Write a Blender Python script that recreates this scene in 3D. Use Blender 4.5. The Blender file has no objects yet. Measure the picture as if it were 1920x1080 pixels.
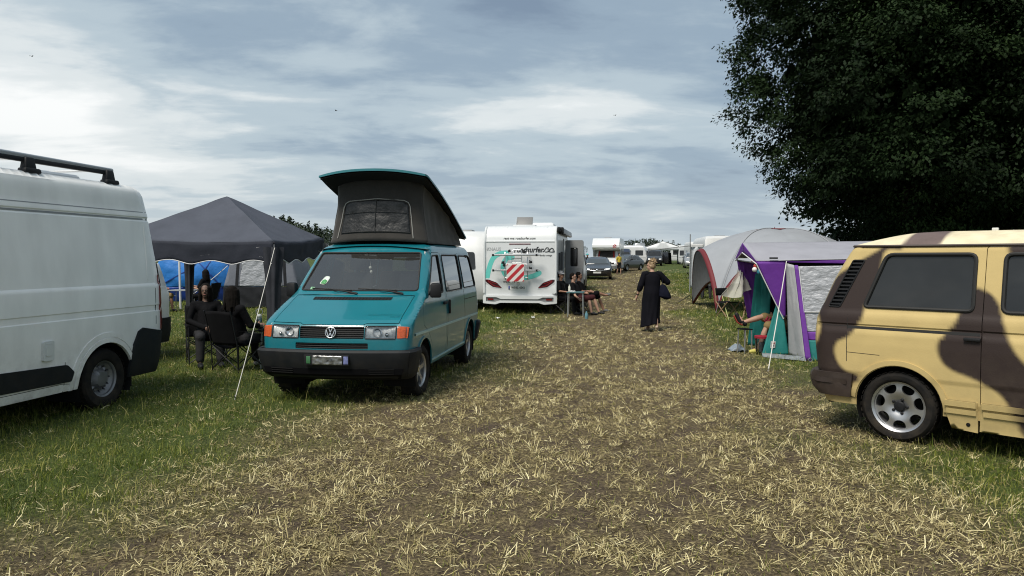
import bpy, bmesh, math, random
import numpy as np
from mathutils import Vector, Matrix, noise
from mathutils.geometry import delaunay_2d_cdt

random.seed(7)
rng = np.random.default_rng(11)
S = bpy.context.scene
COL = S.collection
R = math.radians
PI = math.pi

# ------------------------------------------------------------ camera
CAM_H = 1.72
cam_d = bpy.data.cameras.new('camera')
cam = bpy.data.objects.new('camera', cam_d)
COL.objects.link(cam)
cam.location = (0, 0, CAM_H)
cam.rotation_euler = (R(90 - 2.314), 0, 0)
cam_d.sensor_width = 36
cam_d.lens = 36 * 1386 / 1920
cam_d.clip_start = 0.1
cam_d.clip_end = 20000
S.camera = cam

# ------------------------------------------------------------ sun and sky
SUN_DIR = Vector((-0.34, -0.44, 0.83)).normalized()      # towards the sun
sun_d = bpy.data.lights.new('sun', 'SUN')
sun_d.energy = 2.7
sun_d.angle = R(24)
sun_d.color = (1.0, 0.94, 0.84)
sun = bpy.data.objects.new('sun', sun_d)
COL.objects.link(sun)
sun.rotation_euler = SUN_DIR.to_track_quat('Z', 'Y').to_euler()
sun_el = math.asin(SUN_DIR.z)
sun_az = math.atan2(SUN_DIR.x, SUN_DIR.y)

world = bpy.data.worlds.new('World')
S.world = world
world.use_nodes = True


def sky_nodes():
    nt = world.node_tree
    N, L = nt.nodes, nt.links
    N.clear()

    def node(t, **k):
        n = N.new(t)
        for a, b in k.items():
            setattr(n, a, b)
        return n

    def mth(op, a, b=None, c=None, clamp=False):
        n = node('ShaderNodeMath', operation=op, use_clamp=clamp)
        for i, q in enumerate((a, b, c)):
            if q is None:
                continue
            if isinstance(q, (int, float)):
                n.inputs[i].default_value = q
            else:
                L.new(q, n.inputs[i])
        return n.outputs[0]
    out = node('ShaderNodeOutputWorld')
    sky = node('ShaderNodeTexSky', sky_type='NISHITA', sun_disc=False)
    sky.sun_elevation = sun_el
    sky.sun_rotation = sun_az
    sky.air_density = 1.2
    sky.dust_density = 2.0
    bg1 = node('ShaderNodeBackground')
    bg1.inputs['Strength'].default_value = 0.06
    L.new(sky.outputs[0], bg1.inputs['Color'])
    tc = node('ShaderNodeTexCoord')
    sep = node('ShaderNodeSeparateXYZ')
    L.new(tc.outputs['Generated'], sep.inputs[0])
    x, y, z = sep.outputs
    zc = mth('ADD', mth('MAXIMUM', z, 0.0), 0.16)
    px = mth('DIVIDE', x, zc)
    py = mth('DIVIDE', y, zc)
    # cloud bands run from upper left to lower right: turn the plane a little
    u = mth('ADD', mth('MULTIPLY', px, 0.80), mth('MULTIPLY', py, 0.30))
    v = mth('ADD', mth('MULTIPLY', py, 1.25), mth('MULTIPLY', px, -0.25))
    comb = node('ShaderNodeCombineXYZ')
    L.new(u, comb.inputs[0])
    L.new(v, comb.inputs[1])
    comb.inputs[2].default_value = 3.7

    def noise_tex(scale, detail, rough, dist, off):
        mp = node('ShaderNodeMapping')
        mp.inputs['Location'].default_value = off
        L.new(comb.outputs[0], mp.inputs[0])
        n = node('ShaderNodeTexNoise')
        n.inputs['Scale'].default_value = scale
        n.inputs['Detail'].default_value = detail
        n.inputs['Roughness'].default_value = rough
        n.inputs['Distortion'].default_value = dist
        L.new(mp.outputs[0], n.inputs['Vector'])
        return n.outputs[0]
    n1 = noise_tex(0.62, 2.0, 0.5, 0.3, (2.3, 0.4, 0))
    n2 = noise_tex(1.7, 6.0, 0.52, 0.6, (0.0, 5.1, 1))
    n3 = noise_tex(5.0, 5.0, 0.6, 0.2, (7.0, 1.0, 2))
    s = mth('ADD', mth('MULTIPLY', n1, 0.62), mth('MULTIPLY', n2, 0.62))
    s = mth('SUBTRACT', mth('ADD', s, mth('MULTIPLY', n3, 0.26)), 0.155)

    def patch(dx, dy, dz, width, gain):
        """a lighter (or darker) bank of cloud around one direction of the sky"""
        d = Vector((dx, dy, dz)).normalized()
        vm = node('ShaderNodeVectorMath', operation='DISTANCE')
        sc = node('ShaderNodeVectorMath', operation='MULTIPLY')
        sc.inputs[1].default_value = (1.0, 1.0, 1.9)
        L.new(tc.outputs['Generated'], sc.inputs[0])
        L.new(sc.outputs[0], vm.inputs[0])
        vm.inputs[1].default_value = (d.x, d.y, d.z * 1.9)
        f = mth('SUBTRACT', 1.0, mth('DIVIDE', vm.outputs['Value'], width), clamp=True)
        f = mth('MULTIPLY', mth('MULTIPLY', f, f), gain)
        return f
    for a in ((-0.66, 1, 0.19, 0.50, 0.38), (0.10, 1, 0.17, 0.38, 0.15), (0.02, 1, 0.37, 0.30, -0.08), (-0.45, 1, 0.33, 0.30, -0.14),
              (-0.25, 1, 0.17, 0.22, -0.07), (0.25, 1, 0.36, 0.22, 0.06)):
        s = mth('ADD', s, patch(*a))
    for bx, by, bz, wd, gn in ((-0.34, -0.44, 0.83, 0.9, 0.4),):   # unseen bright cloud towards the sun, added for its light
        s = mth('ADD', s, patch(bx, by, bz, wd, gn))
    ramp = node('ShaderNodeValToRGB')
    cr = ramp.color_ramp
    cr.interpolation = 'EASE'
    stops = ((0.34, (0.195, 0.262, 0.350)), (0.50, (0.285, 0.370, 0.455)), (0.66, (0.44, 0.525, 0.58)), (0.82, (0.68, 0.725, 0.735)), (1.0, (0.90, 0.91, 0.90)))
    cr.elements[0].position, cr.elements[0].color = stops[0][0], (*stops[0][1], 1)
    cr.elements[1].position, cr.elements[1].color = stops[-1][0], (*stops[-1][1], 1)
    for p, c in stops[1:-1]:
        e = cr.elements.new(p)
        e.color = (*c, 1)
    L.new(s, ramp.inputs[0])
    # the low sky is a more even veil
    hz = mth('SUBTRACT', 1.0, mth('DIVIDE', mth('MAXIMUM', z, 0.0), 0.20), clamp=True)
    hz = mth('MULTIPLY', mth('MULTIPLY', hz, hz), 0.75)
    mix = node('ShaderNodeMix', data_type='RGBA')
    L.new(hz, mix.inputs[0])
    L.new(ramp.outputs[0], mix.inputs[6])
    mix.inputs[7].default_value = (0.50, 0.56, 0.60, 1)
    bg2 = node('ShaderNodeBackground')
    bg2.inputs['Strength'].default_value = 0.80
    L.new(mix.outputs[2], bg2.inputs['Color'])
    ms = node('ShaderNodeMixShader')
    ms.inputs[0].default_value = 0.90
    L.new(bg1.outputs[0], ms.inputs[1])
    L.new(bg2.outputs[0], ms.inputs[2])
    L.new(ms.outputs[0], out.inputs[0])


sky_nodes()
vs = S.view_settings
vs.view_transform = 'Standard'
vs.look = 'None'
vs.gamma = 1
vs.use_curve_mapping = False
vs.exposure = 0.55
S.render.engine = 'CYCLES'
S.cycles.max_bounces = 6
S.cycles.transparent_max_bounces = 12
S.cycles.use_denoising = True
S.cycles.filter_width = 1.1
# ------------------------------------------------------------ helpers
MATS = {}


def mat(name, col=(0.5, 0.5, 0.5), rough=0.6, metal=0.0, coat=0.0, var=0.0, vscale=6.0, bump=0.0, bscale=40.0, dust=0.0,
        emit=None, spec=0.5, trans=0.0, col2=None, sheen=0.0, attr=None, stretch=None):
    """Principled material; colour wanders by `var` (or towards col2) with a noise in object space; `dust` is dried mud low down"""
    if name in MATS:
        return MATS[name]
    if rough >= 0.8 and spec == 0.5:
        spec = 0.10                                      # cloth, rubber and the like hardly shine
    m = bpy.data.materials.new(name)
    m.use_nodes = True
    nt = m.node_tree
    N, L = nt.nodes, nt.links
    b = N['Principled BSDF']
    b.inputs['Base Color'].default_value = (*col, 1)
    b.inputs['Roughness'].default_value = rough
    b.inputs['Metallic'].default_value = metal
    b.inputs['Coat Weight'].default_value = coat
    b.inputs['Coat Roughness'].default_value = 0.06
    b.inputs['Specular IOR Level'].default_value = spec
    b.inputs['Sheen Weight'].default_value = sheen
    if emit:
        b.inputs['Emission Color'].default_value = (*emit[0], 1)
        b.inputs['Emission Strength'].default_value = emit[1]
    tc = N.new('ShaderNodeTexCoord')
    src = tc.outputs['Object']
    if stretch:
        mp = N.new('ShaderNodeMapping')
        mp.inputs['Scale'].default_value = stretch
        L.new(src, mp.inputs[0])
        src = mp.outputs[0]
    cur = None
    if attr:
        a = N.new('ShaderNodeAttribute')
        a.attribute_name = attr
        mx = N.new('ShaderNodeMix')
        mx.data_type = 'RGBA'
        L.new(a.outputs['Fac'], mx.inputs[0])
        mx.inputs[6].default_value = (*col, 1)
        mx.inputs[7].default_value = (*col2, 1)
        cur = mx.outputs[2]
    if var or (col2 and not attr):
        n = N.new('ShaderNodeTexNoise')
        n.inputs['Scale'].default_value = vscale
        n.inputs['Detail'].default_value = 5
        L.new(src, n.inputs['Vector'])
        r = N.new('ShaderNodeMapRange')
        r.inputs['From Min'].default_value = 0.3
        r.inputs['From Max'].default_value = 0.7
        L.new(n.outputs[0], r.inputs['Value'])
        if cur is None:
            mx = N.new('ShaderNodeMix')
            mx.data_type = 'RGBA'
            L.new(r.outputs[0], mx.inputs[0])
            c2 = col2 or tuple(min(1, c * (1 + var)) for c in col)
            c1 = col if col2 else tuple(c * (1 - var) for c in col)
            mx.inputs[6].default_value = (*c1, 1)
            mx.inputs[7].default_value = (*c2, 1)
            cur = mx.outputs[2]
        else:
            r.inputs['To Min'].default_value = 1 - var
            r.inputs['To Max'].default_value = 1 + var
            mm = N.new('ShaderNodeVectorMath')
            mm.operation = 'SCALE'
            L.new(cur, mm.inputs[0])
            L.new(r.outputs[0], mm.inputs['Scale'])
            cur = mm.outputs[0]
    if dust:
        n = N.new('ShaderNodeTexNoise')
        n.inputs['Scale'].default_value = 9
        n.inputs['Detail'].default_value = 7
        n.inputs['Roughness'].default_value = 0.65
        L.new(tc.outputs['Object'], n.inputs['Vector'])
        sp = N.new('ShaderNodeSeparateXYZ')
        L.new(tc.outputs['Object'], sp.inputs[0])
        r = N.new('ShaderNodeMapRange')
        r.inputs['From Min'].default_value = 0.95
        r.inputs['From Max'].default_value = 0.2
        L.new(sp.outputs[2], r.inputs['Value'])
        r2 = N.new('ShaderNodeMapRange')
        r2.inputs['From Min'].default_value = 0.35
        r2.inputs['From Max'].default_value = 0.75
        L.new(n.outputs[0], r2.inputs['Value'])
        mu = N.new('ShaderNodeMath')
        mu.operation = 'MULTIPLY'
        L.new(r.outputs[0], mu.inputs[0])
        L.new(r2.outputs[0], mu.inputs[1])
        mu2 = N.new('ShaderNodeMath')
        mu2.operation = 'MULTIPLY'
        L.new(mu.outputs[0], mu2.inputs[0])
        mu2.inputs[1].default_value = dust
        mx = N.new('ShaderNodeMix')
        mx.data_type = 'RGBA'
        L.new(mu2.outputs[0], mx.inputs[0])
        if cur is None:
            mx.inputs[6].default_value = (*col, 1)
        else:
            L.new(cur, mx.inputs[6])
        mx.inputs[7].default_value = (0.16, 0.125, 0.085, 1)
        cur = mx.outputs[2]
        r3 = N.new('ShaderNodeMath')
        r3.operation = 'MULTIPLY_ADD'
        L.new(mu2.outputs[0], r3.inputs[0])
        r3.inputs[1].default_value = 0.5
        r3.inputs[2].default_value = rough
        L.new(r3.outputs[0], b.inputs['Roughness'])
    if cur is not None:
        L.new(cur, b.inputs['Base Color'])
    if bump:
        n = N.new('ShaderNodeTexNoise')
        n.inputs['Scale'].default_value = bscale
        n.inputs['Detail'].default_value = 4
        L.new(src, n.inputs['Vector'])
        bp = N.new('ShaderNodeBump')
        bp.inputs['Strength'].default_value = 1.0
        bp.inputs['Distance'].default_value = bump
        L.new(n.outputs[0], bp.inputs['Height'])
        L.new(bp.outputs[0], b.inputs['Normal'])
    MATS[name] = m
    return m


def glass(name, tint=(0.6, 0.65, 0.65), refl=1.0, dust=0.0):
    """thin pane: fresnel mix of a tinted see-through part and a mirror part"""
    if name in MATS:
        return MATS[name]
    m = bpy.data.materials.new(name)
    m.use_nodes = True
    nt = m.node_tree
    N, L = nt.nodes, nt.links
    N.clear()
    out = N.new('ShaderNodeOutputMaterial')
    t = N.new('ShaderNodeBsdfTransparent')
    t.inputs[0].default_value = (*tint, 1)
    g = N.new('ShaderNodeBsdfGlossy')
    g.inputs['Roughness'].default_value = 0.02
    fr = N.new('ShaderNodeFresnel')
    fr.inputs[0].default_value = 1.5
    mu = N.new('ShaderNodeMath')
    mu.operation = 'MULTIPLY'
    mu.use_clamp = True
    mu.inputs[1].default_value = refl
    L.new(fr.outputs[0], mu.inputs[0])
    mx = N.new('ShaderNodeMixShader')
    L.new(mu.outputs[0], mx.inputs[0])
    L.new(t.outputs[0], mx.inputs[1])
    L.new(g.outputs[0], mx.inputs[2])
    res = mx.outputs[0]
    if dust:                                             # a film of dust on the pane
        d = N.new('ShaderNodeBsdfDiffuse')
        d.inputs[0].default_value = (0.62, 0.61, 0.58, 1)
        m2 = N.new('ShaderNodeMixShader')
        m2.inputs[0].default_value = dust
        L.new(res, m2.inputs[1])
        L.new(d.outputs[0], m2.inputs[2])
        res = m2.outputs[0]
    L.new(res, out.inputs[0])
    MATS[name] = m
    return m


def inside(poly, P):
    """points P (n,2) inside polygon"""
    poly = np.asarray(poly, float)
    P = np.asarray(P, float)
    x, y = P[:, 0], P[:, 1]
    res = np.zeros(len(P), bool)
    n = len(poly)
    j = n - 1
    for i in range(n):
        xi, yi = poly[i]
        xj, yj = poly[j]
        c = ((yi > y) != (yj > y)) & (x < (xj - xi) * (y - yi) / ((yj - yi) or 1e-12) + xi)
        res ^= c
        j = i
    return res


def edge_dist(poly, P):
    poly = np.asarray(poly, float)
    P = np.asarray(P, float)
    a = poly
    b = np.roll(poly, -1, 0)
    d = np.full(len(P), 1e9)
    for p, q in zip(a, b):
        v = q - p
        t = np.clip(((P - p) @ v) / max(v @ v, 1e-12), 0, 1)
        d = np.minimum(d, np.hypot(*(P - p - t[:, None] * v).T))
    return d


def resample(poly, sp):
    out = []
    n = len(poly)
    for i in range(n):
        a, b = np.array(poly[i], float), np.array(poly[(i + 1) % n], float)
        k = max(1, int(math.ceil(np.hypot(*(b - a)) / sp)))
        for j in range(k):
            out.append(tuple(a + (b - a) * j / k))
    return out


def rpoly(pts, r, n=4):
    """polygon with rounded corners; r a number or one per corner"""
    out = []
    m = len(pts)
    for i in range(m):
        p0, p, p1 = (np.array(pts[k % m], float) for k in (i - 1, i, i + 1))
        rr = r[i] if isinstance(r, (list, tuple)) else r
        a, b = p0 - p, p1 - p
        la, lb = np.hypot(*a), np.hypot(*b)
        q = min(rr, la * 0.49, lb * 0.49)
        if q <= 1e-6:
            out.append(tuple(p))
            continue
        A, B = p + a / la * q, p + b / lb * q
        for k in range(n + 1):
            t = k / n
            out.append(tuple((1 - t) ** 2 * A + 2 * t * (1 - t) * p + t * t * B))
    return out


def inset(poly, d):
    P = np.asarray(poly, float)
    area = 0.5 * np.sum(P[:, 0] * np.roll(P[:, 1], -1) - np.roll(P[:, 0], -1) * P[:, 1])
    s = 1 if area > 0 else -1
    a = P - np.roll(P, 1, 0)
    b = np.roll(P, -1, 0) - P

    def nrm(v):
        l = np.hypot(v[:, 0], v[:, 1])[:, None]
        return np.stack([-v[:, 1], v[:, 0]], 1) / np.maximum(l, 1e-9) * s
    n = nrm(a) + nrm(b)
    l = np.maximum((n * n).sum(1)[:, None], 0.4)
    return [tuple(q) for q in P + n * 2 / l * d]


def ellipse(cx, cy, rx, ry, n=24, rot=0, a0=0, a1=2 * PI):
    c, s = math.cos(rot), math.sin(rot)
    full = abs(a1 - a0 - 2 * PI) < 1e-6
    return [(cx + rx * math.cos(t) * c - ry * math.sin(t) * s, cy + rx * math.cos(t) * s + ry * math.sin(t) * c)
            for t in (a0 + (a1 - a0) * k / (n if full else n - 1) for k in range(n))]


class MB:
    """collects shapes for ONE mesh object"""

    def __init__(s):
        s.v, s.f, s.m = [], [], []

    def add(s, vs, fs, mi=0, M=None):
        o = len(s.v)
        for p in vs:
            s.v.append(tuple(M @ Vector(p)) if M is not None else tuple(p))
        for f in fs:
            s.f.append(tuple(i + o for i in f))
            s.m.append(mi)
        return s

    def box(s, c, size, mi=0, rot=None, taper=1.0, bev=0.0):
        hx, hy, hz = size[0] / 2, size[1] / 2, size[2] / 2
        bm = bmesh.new()
        vs = [bm.verts.new((x * hx * (taper if z > 0 else 1), y * hy * (taper if z > 0 else 1), z * hz)) for z in (-1, 1) for x, y in ((-1, -1), (1, -1), (1, 1), (-1, 1))]
        for f in ((3, 2, 1, 0), (4, 5, 6, 7), (0, 1, 5, 4), (1, 2, 6, 5), (2, 3, 7, 6), (3, 0, 4, 7)):
            bm.faces.new([vs[i] for i in f])
        if bev:
            bmesh.ops.bevel(bm, geom=bm.edges[:], offset=bev, segments=2, profile=0.5, affect='EDGES')
        M = Matrix.Translation(c)
        if rot is not None:
            M = M @ (rot if isinstance(rot, Matrix) else Matrix.Rotation(rot, 4, 'Z'))
        bm.verts.index_update()
        s.add([v.co for v in bm.verts], [[v.index for v in f.verts] for f in bm.faces], mi, M)
        bm.free()
        return s

    def tube(s, pts, r, n=8, mi=0, caps=True, closed=False, flat=1.0):
        pts = [Vector(p) for p in pts]
        m = len(pts)
        rs = r if isinstance(r, (list, tuple)) else [r] * m
        t0 = (pts[1] - pts[0]).normalized()
        up = Vector((0, 0, 1)) if abs(t0.z) < 0.9 else Vector((0, 1, 0))
        nx = t0.cross(up).normalized()
        V = []
        for i, p in enumerate(pts):
            if closed:
                t = (pts[(i + 1) % m] - pts[i - 1])
            else:
                t = pts[min(i + 1, m - 1)] - pts[max(i - 1, 0)]
            t = t.normalized() if t.length > 1e-9 else t0
            nx = (nx - t * nx.dot(t))
            nx = nx.normalized() if nx.length > 1e-6 else t.orthogonal().normalized()
            ny = t.cross(nx)
            for k in range(n):
                a = 2 * PI * k / n
                V.append(p + nx * math.cos(a) * rs[i] + ny * math.sin(a) * rs[i] * flat)
        F = []
        for i in range(m if closed else m - 1):
            j = (i + 1) % m
            for k in range(n):
                l = (k + 1) % n
                F.append((i * n + k, i * n + l, j * n + l, j * n + k))
        if caps and not closed:
            F.append(tuple(range(n - 1, -1, -1)))
            F.append(tuple((m - 1) * n + k for k in range(n)))
        return s.add(V, F, mi)

    def lathe(s, prof, n=24, M=None, mi=0, cap=False):
        """prof [(r, h)] turned about local z"""
        V = [(r * math.cos(2 * PI * k / n), r * math.sin(2 * PI * k / n), h) for r, h in prof for k in range(n)]
        F = []
        for i in range(len(prof) - 1):
            for k in range(n):
                l = (k + 1) % n
                F.append((i * n + k, i * n + l, (i + 1) * n + l, (i + 1) * n + k))
        if cap:
            F.append(tuple(range(n - 1, -1, -1)))
            F.append(tuple((len(prof) - 1) * n + k for k in range(n)))
        return s.add(V, F, mi, M)

    def ell(s, c, rad, n=16, mi=0, M=None):
        V, F = [], []
        h = n // 2
        for i in range(1, h):
            th = PI * i / h
            for k in range(n):
                a = 2 * PI * k / n
                V.append((rad[0] * math.sin(th) * math.cos(a), rad[1] * math.sin(th) * math.sin(a), rad[2] * math.cos(th)))
        for i in range(h - 2):
            for k in range(n):
                l = (k + 1) % n
                F.append((i * n + k, (i + 1) * n + k, (i + 1) * n + l, i * n + l))
        V += [(0, 0, rad[2]), (0, 0, -rad[2])]
        for k in range(n):
            l = (k + 1) % n
            F.append((len(V) - 2, k, l))
            F.append((len(V) - 1, (h - 2) * n + l, (h - 2) * n + k))
        Mx = Matrix.Translation(c)
        if M is not None:
            Mx = Mx @ M
        return s.add(V, F, mi, Mx)

    def prism(s, poly, h0, h1, M=None, mi=0):
        """polygon in local xy, from z=h0 to h1"""
        n = len(poly)
        V = [(x, y, h0) for x, y in poly] + [(x, y, h1) for x, y in poly]
        bm = bmesh.new()
        bv = [bm.verts.new(p) for p in V]
        for i in range(n):
            j = (i + 1) % n
            bm.faces.new((bv[i], bv[j], bv[n + j], bv[n + i]))
        f1 = bm.faces.new(bv[:n][::-1])
        f2 = bm.faces.new(bv[n:])
        bmesh.ops.triangulate(bm, faces=[f1, f2])
        bm.verts.index_update()
        s.add([v.co for v in bm.verts], [[v.index for v in f.verts] for f in bm.faces], mi, M)
        bm.free()
        return s

    def grid(s, nu, nv, fn, mi=0, closed_u=False):
        V = [fn(i / (nu if closed_u else nu - 1), j / (nv - 1)) for j in range(nv) for i in range(nu)]
        F = []
        for j in range(nv - 1):
            for i in range(nu if closed_u else nu - 1):
                k = (i + 1) % nu
                F.append((j * nu + i, j * nu + k, (j + 1) * nu + k, (j + 1) * nu + i))
        return s.add(V, F, mi)

    def panel(s, outline, fm, holes=(), sp=0.1, rows=None, rim=0.0, hrim=None, mi=0, esp=None):
        """sheet filling `outline` minus `holes` (2-D), put into space by fm(u, v, off); rim folds the edges inwards"""
        esp = esp or sp
        loops = [resample(outline, esp)] + [resample(h, min(esp, 0.06)) for h in holes]
        pts, edges = [], []
        for lp in loops:
            o = len(pts)
            pts += lp
            edges += [(o + i, o + (i + 1) % len(lp)) for i in range(len(lp))]
        A = np.array(loops[0])
        u0, v0 = A.min(0)
        u1, v1 = A.max(0)
        nu = max(1, int((u1 - u0) / sp))
        us = [u0 + (u1 - u0) * (i + 0.5) / nu for i in range(nu)]
        nv = max(1, int((v1 - v0) / sp))
        vv = rows if rows is not None else [v0 + (v1 - v0) * (i + 0.5) / nv for i in range(nv)]
        G = np.array([(a, b) for b in vv for a in us])
        if len(G):
            ok = inside(A, G)
            md = min(0.25 * sp, 0.02)
            ok &= edge_dist(A, G) > md
            for h in loops[1:]:
                ok &= ~inside(h, G)
                ok &= edge_dist(h, G) > md
            pts = pts + [tuple(q) for q in G[ok]]
        V2, E2, F2 = delaunay_2d_cdt([Vector(p) for p in pts], edges, [], 0, 1e-6)[:3]
        C = np.array([sum((V2[i] for i in f), Vector((0, 0))) / len(f) for f in F2])
        ok = inside(A, C)
        for h in loops[1:]:
            ok &= ~inside(h, C)
        fs = [f for f, k in zip(F2, ok) if k]
        s.add([fm(p.x, p.y, 0.0) for p in V2], fs, mi)
        for q, lp in enumerate(loops):
            d = rim if q == 0 else (hrim if hrim is not None else rim)
            if d:
                n = len(lp)
                V = [fm(p[0], p[1], 0.0) for p in lp] + [fm(p[0], p[1], -d) for p in lp]
                s.add(V, [(i, (i + 1) % n, n + (i + 1) % n, n + i) for i in range(n)], mi)
        return s

    def strip(s, path, w, fm, off=0.003, depth=0.006, mi=0):
        """thin raised bead along a 2-D path on a surface"""
        P = np.array(path, float)
        V = []
        for i in range(len(P)):
            t = P[min(i + 1, len(P) - 1)] - P[max(i - 1, 0)]
            t = t / max(np.hypot(*t), 1e-9)
            n = np.array([-t[1], t[0]]) * w / 2
            a, b = P[i] + n, P[i] - n
            V += [fm(a[0], a[1], -depth), fm(a[0], a[1], off), fm(b[0], b[1], off), fm(b[0], b[1], -depth)]
        F = [(4 * i + k, 4 * i + k + 1, 4 * i + 5 + k, 4 * i + 4 + k) for i in range(len(P) - 1) for k in range(3)]
        return s.add(V, F, mi)

    def text(s, body, size, fm_or_M, extrude=0.002, shear=0.0, align='CENTER', mi=0, space=1.0, bold=0.0, sx=1.0):
        c = bpy.data.curves.new('lettering', 'FONT')
        c.body = body
        c.size = size
        c.extrude = extrude
        c.shear = shear
        c.align_x = align
        c.space_character = space
        c.offset = bold
        c.resolution_u = 3
        o = bpy.data.objects.new('lettering', c)
        COL.objects.link(o)
        me = o.to_mesh()
        V = [tuple(v.co) for v in me.vertices]
        F = [tuple(p.vertices) for p in me.polygons]
        o.to_mesh_clear()
        bpy.data.objects.remove(o)
        bpy.data.curves.remove(c)
        if callable(fm_or_M):
            s.add([fm_or_M(v[0] * sx, v[1], v[2]) for v in V], F, mi)
        else:
            s.add([(v[0] * sx, v[1], v[2]) for v in V], F, mi, fm_or_M)
        return s

    def build(s, name, mats, parent=None, smooth=38, weld=0.0004, bevel=0.0, recalc=True, solid=0.0, attrs=None, sub=0):
        me = bpy.data.meshes.new(name)
        bm = bmesh.new()
        bv = [bm.verts.new(p) for p in s.v]
        for f, mi in zip(s.f, s.m):
            if len(set(f)) < 3:
                continue
            try:
                bf = bm.faces.new([bv[i] for i in f])
                bf.material_index = mi
            except ValueError:
                pass
        if weld:
            bmesh.ops.remove_doubles(bm, verts=bm.verts[:], dist=weld)
        if recalc:
            bmesh.ops.recalc_face_normals(bm, faces=bm.faces[:])
        bm.to_mesh(me)
        bm.free()
        if not isinstance(mats, (list, tuple)):
            mats = [mats]
        for m in mats:
            me.materials.append(m)
        if attrs:
            for an, fn in attrs.items():
                a = me.attributes.new(an, 'FLOAT', 'POINT')
                co = np.empty(len(me.vertices) * 3, np.float32)
                me.vertices.foreach_get('co', co)
                a.data.foreach_set('value', fn(co.reshape(-1, 3)).astype(np.float32))
        if smooth:
            me.polygons.foreach_set('use_smooth', [True] * len(me.polygons))
            me.set_sharp_from_angle(angle=R(smooth))
        o = bpy.data.objects.new(name, me)
        COL.objects.link(o)
        if parent is not None:
            o.parent = parent
        if solid:
            md = o.modifiers.new('thickness', 'SOLIDIFY')
            md.thickness = solid
            md.offset = 0
        if bevel:
            md = o.modifiers.new('bevel', 'BEVEL')
            md.width = bevel
            md.segments = 2
            md.limit_method = 'ANGLE'
            md.angle_limit = R(40)
        if sub:
            md = o.modifiers.new('sub', 'SUBSURF')
            md.levels = md.render_levels = sub
        return o


def tag(o, label=None, cat=None, group=None, kind=None):
    if label:
        o['label'] = label
    if cat:
        o['category'] = cat
    if group:
        o['group'] = group
    if kind:
        o['kind'] = kind
    return o


def thing(name, label, cat, loc=(0, 0, 0), head=0.0, group=None, tilt=None):
    o = bpy.data.objects.new(name, None)
    o.empty_display_size = 0.2
    COL.objects.link(o)
    o.location = loc
    o.rotation_euler = (0, 0, R(head)) if tilt is None else (R(tilt[0]), R(tilt[1]), R(head))
    return tag(o, label, cat, group)


def copy_tree(o, parent=None):
    c = o.copy()
    COL.objects.link(c)
    if parent is not None:
        c.parent = parent
    for ch in list(o.children):
        copy_tree(ch, c)
    return c


def catenary(a, b, sag, n=12):
    a, b = Vector(a), Vector(b)
    return [a.lerp(b, i / (n - 1)) + Vector((0, 0, -sag * 4 * (i / (n - 1)) * (1 - i / (n - 1)))) for i in range(n)]


_perm = rng.random((64, 64))


def vnoise(x, y, f=1.0, sx=0.0, sy=0.0):
    """smooth value noise 0..1 on arrays"""
    x = np.asarray(x, float) * f + sx
    y = np.asarray(y, float) * f + sy
    i, j = np.floor(x).astype(int), np.floor(y).astype(int)
    a, b = x - i, y - j
    a, b = a * a * (3 - 2 * a), b * b * (3 - 2 * b)
    g = lambda p, q: _perm[p % 64, q % 64]
    return (g(i, j) * (1 - a) + g(i + 1, j) * a) * (1 - b) + (g(i, j + 1) * (1 - a) + g(i + 1, j + 1) * a) * b


def ground_h(x, y):
    """height of the field: it climbs gently beyond 26 m and is a little uneven, with two shallow ruts along the track"""
    x, y = np.asarray(x, float), np.asarray(y, float)
    z = 0.0118 * np.clip(y - 26.0, 0, 124)
    k = 1.0 / (1.0 + np.hypot(x, y) / 30.0)
    z = z + k * (0.07 * (vnoise(x, y, 0.45, 3, 9) - 0.5) + 0.045 * (vnoise(x, y, 1.7, 13, 5) - 0.5) + 0.03 * (vnoise(x, y, 5.5, 31, 2) - 0.5))
    s = x - track_x(y)
    return z - k * 0.03 * (np.exp(-((s + 0.95) / 0.35) ** 2) + np.exp(-((s - 0.95) / 0.35) ** 2))


def ground_z(x, y):
    return float(ground_h(x, y))


def track_x(y):
    return 0.172 * (y - 4.6) + 0.12


K45 = 1 - math.cos(PI / 4)


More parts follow.
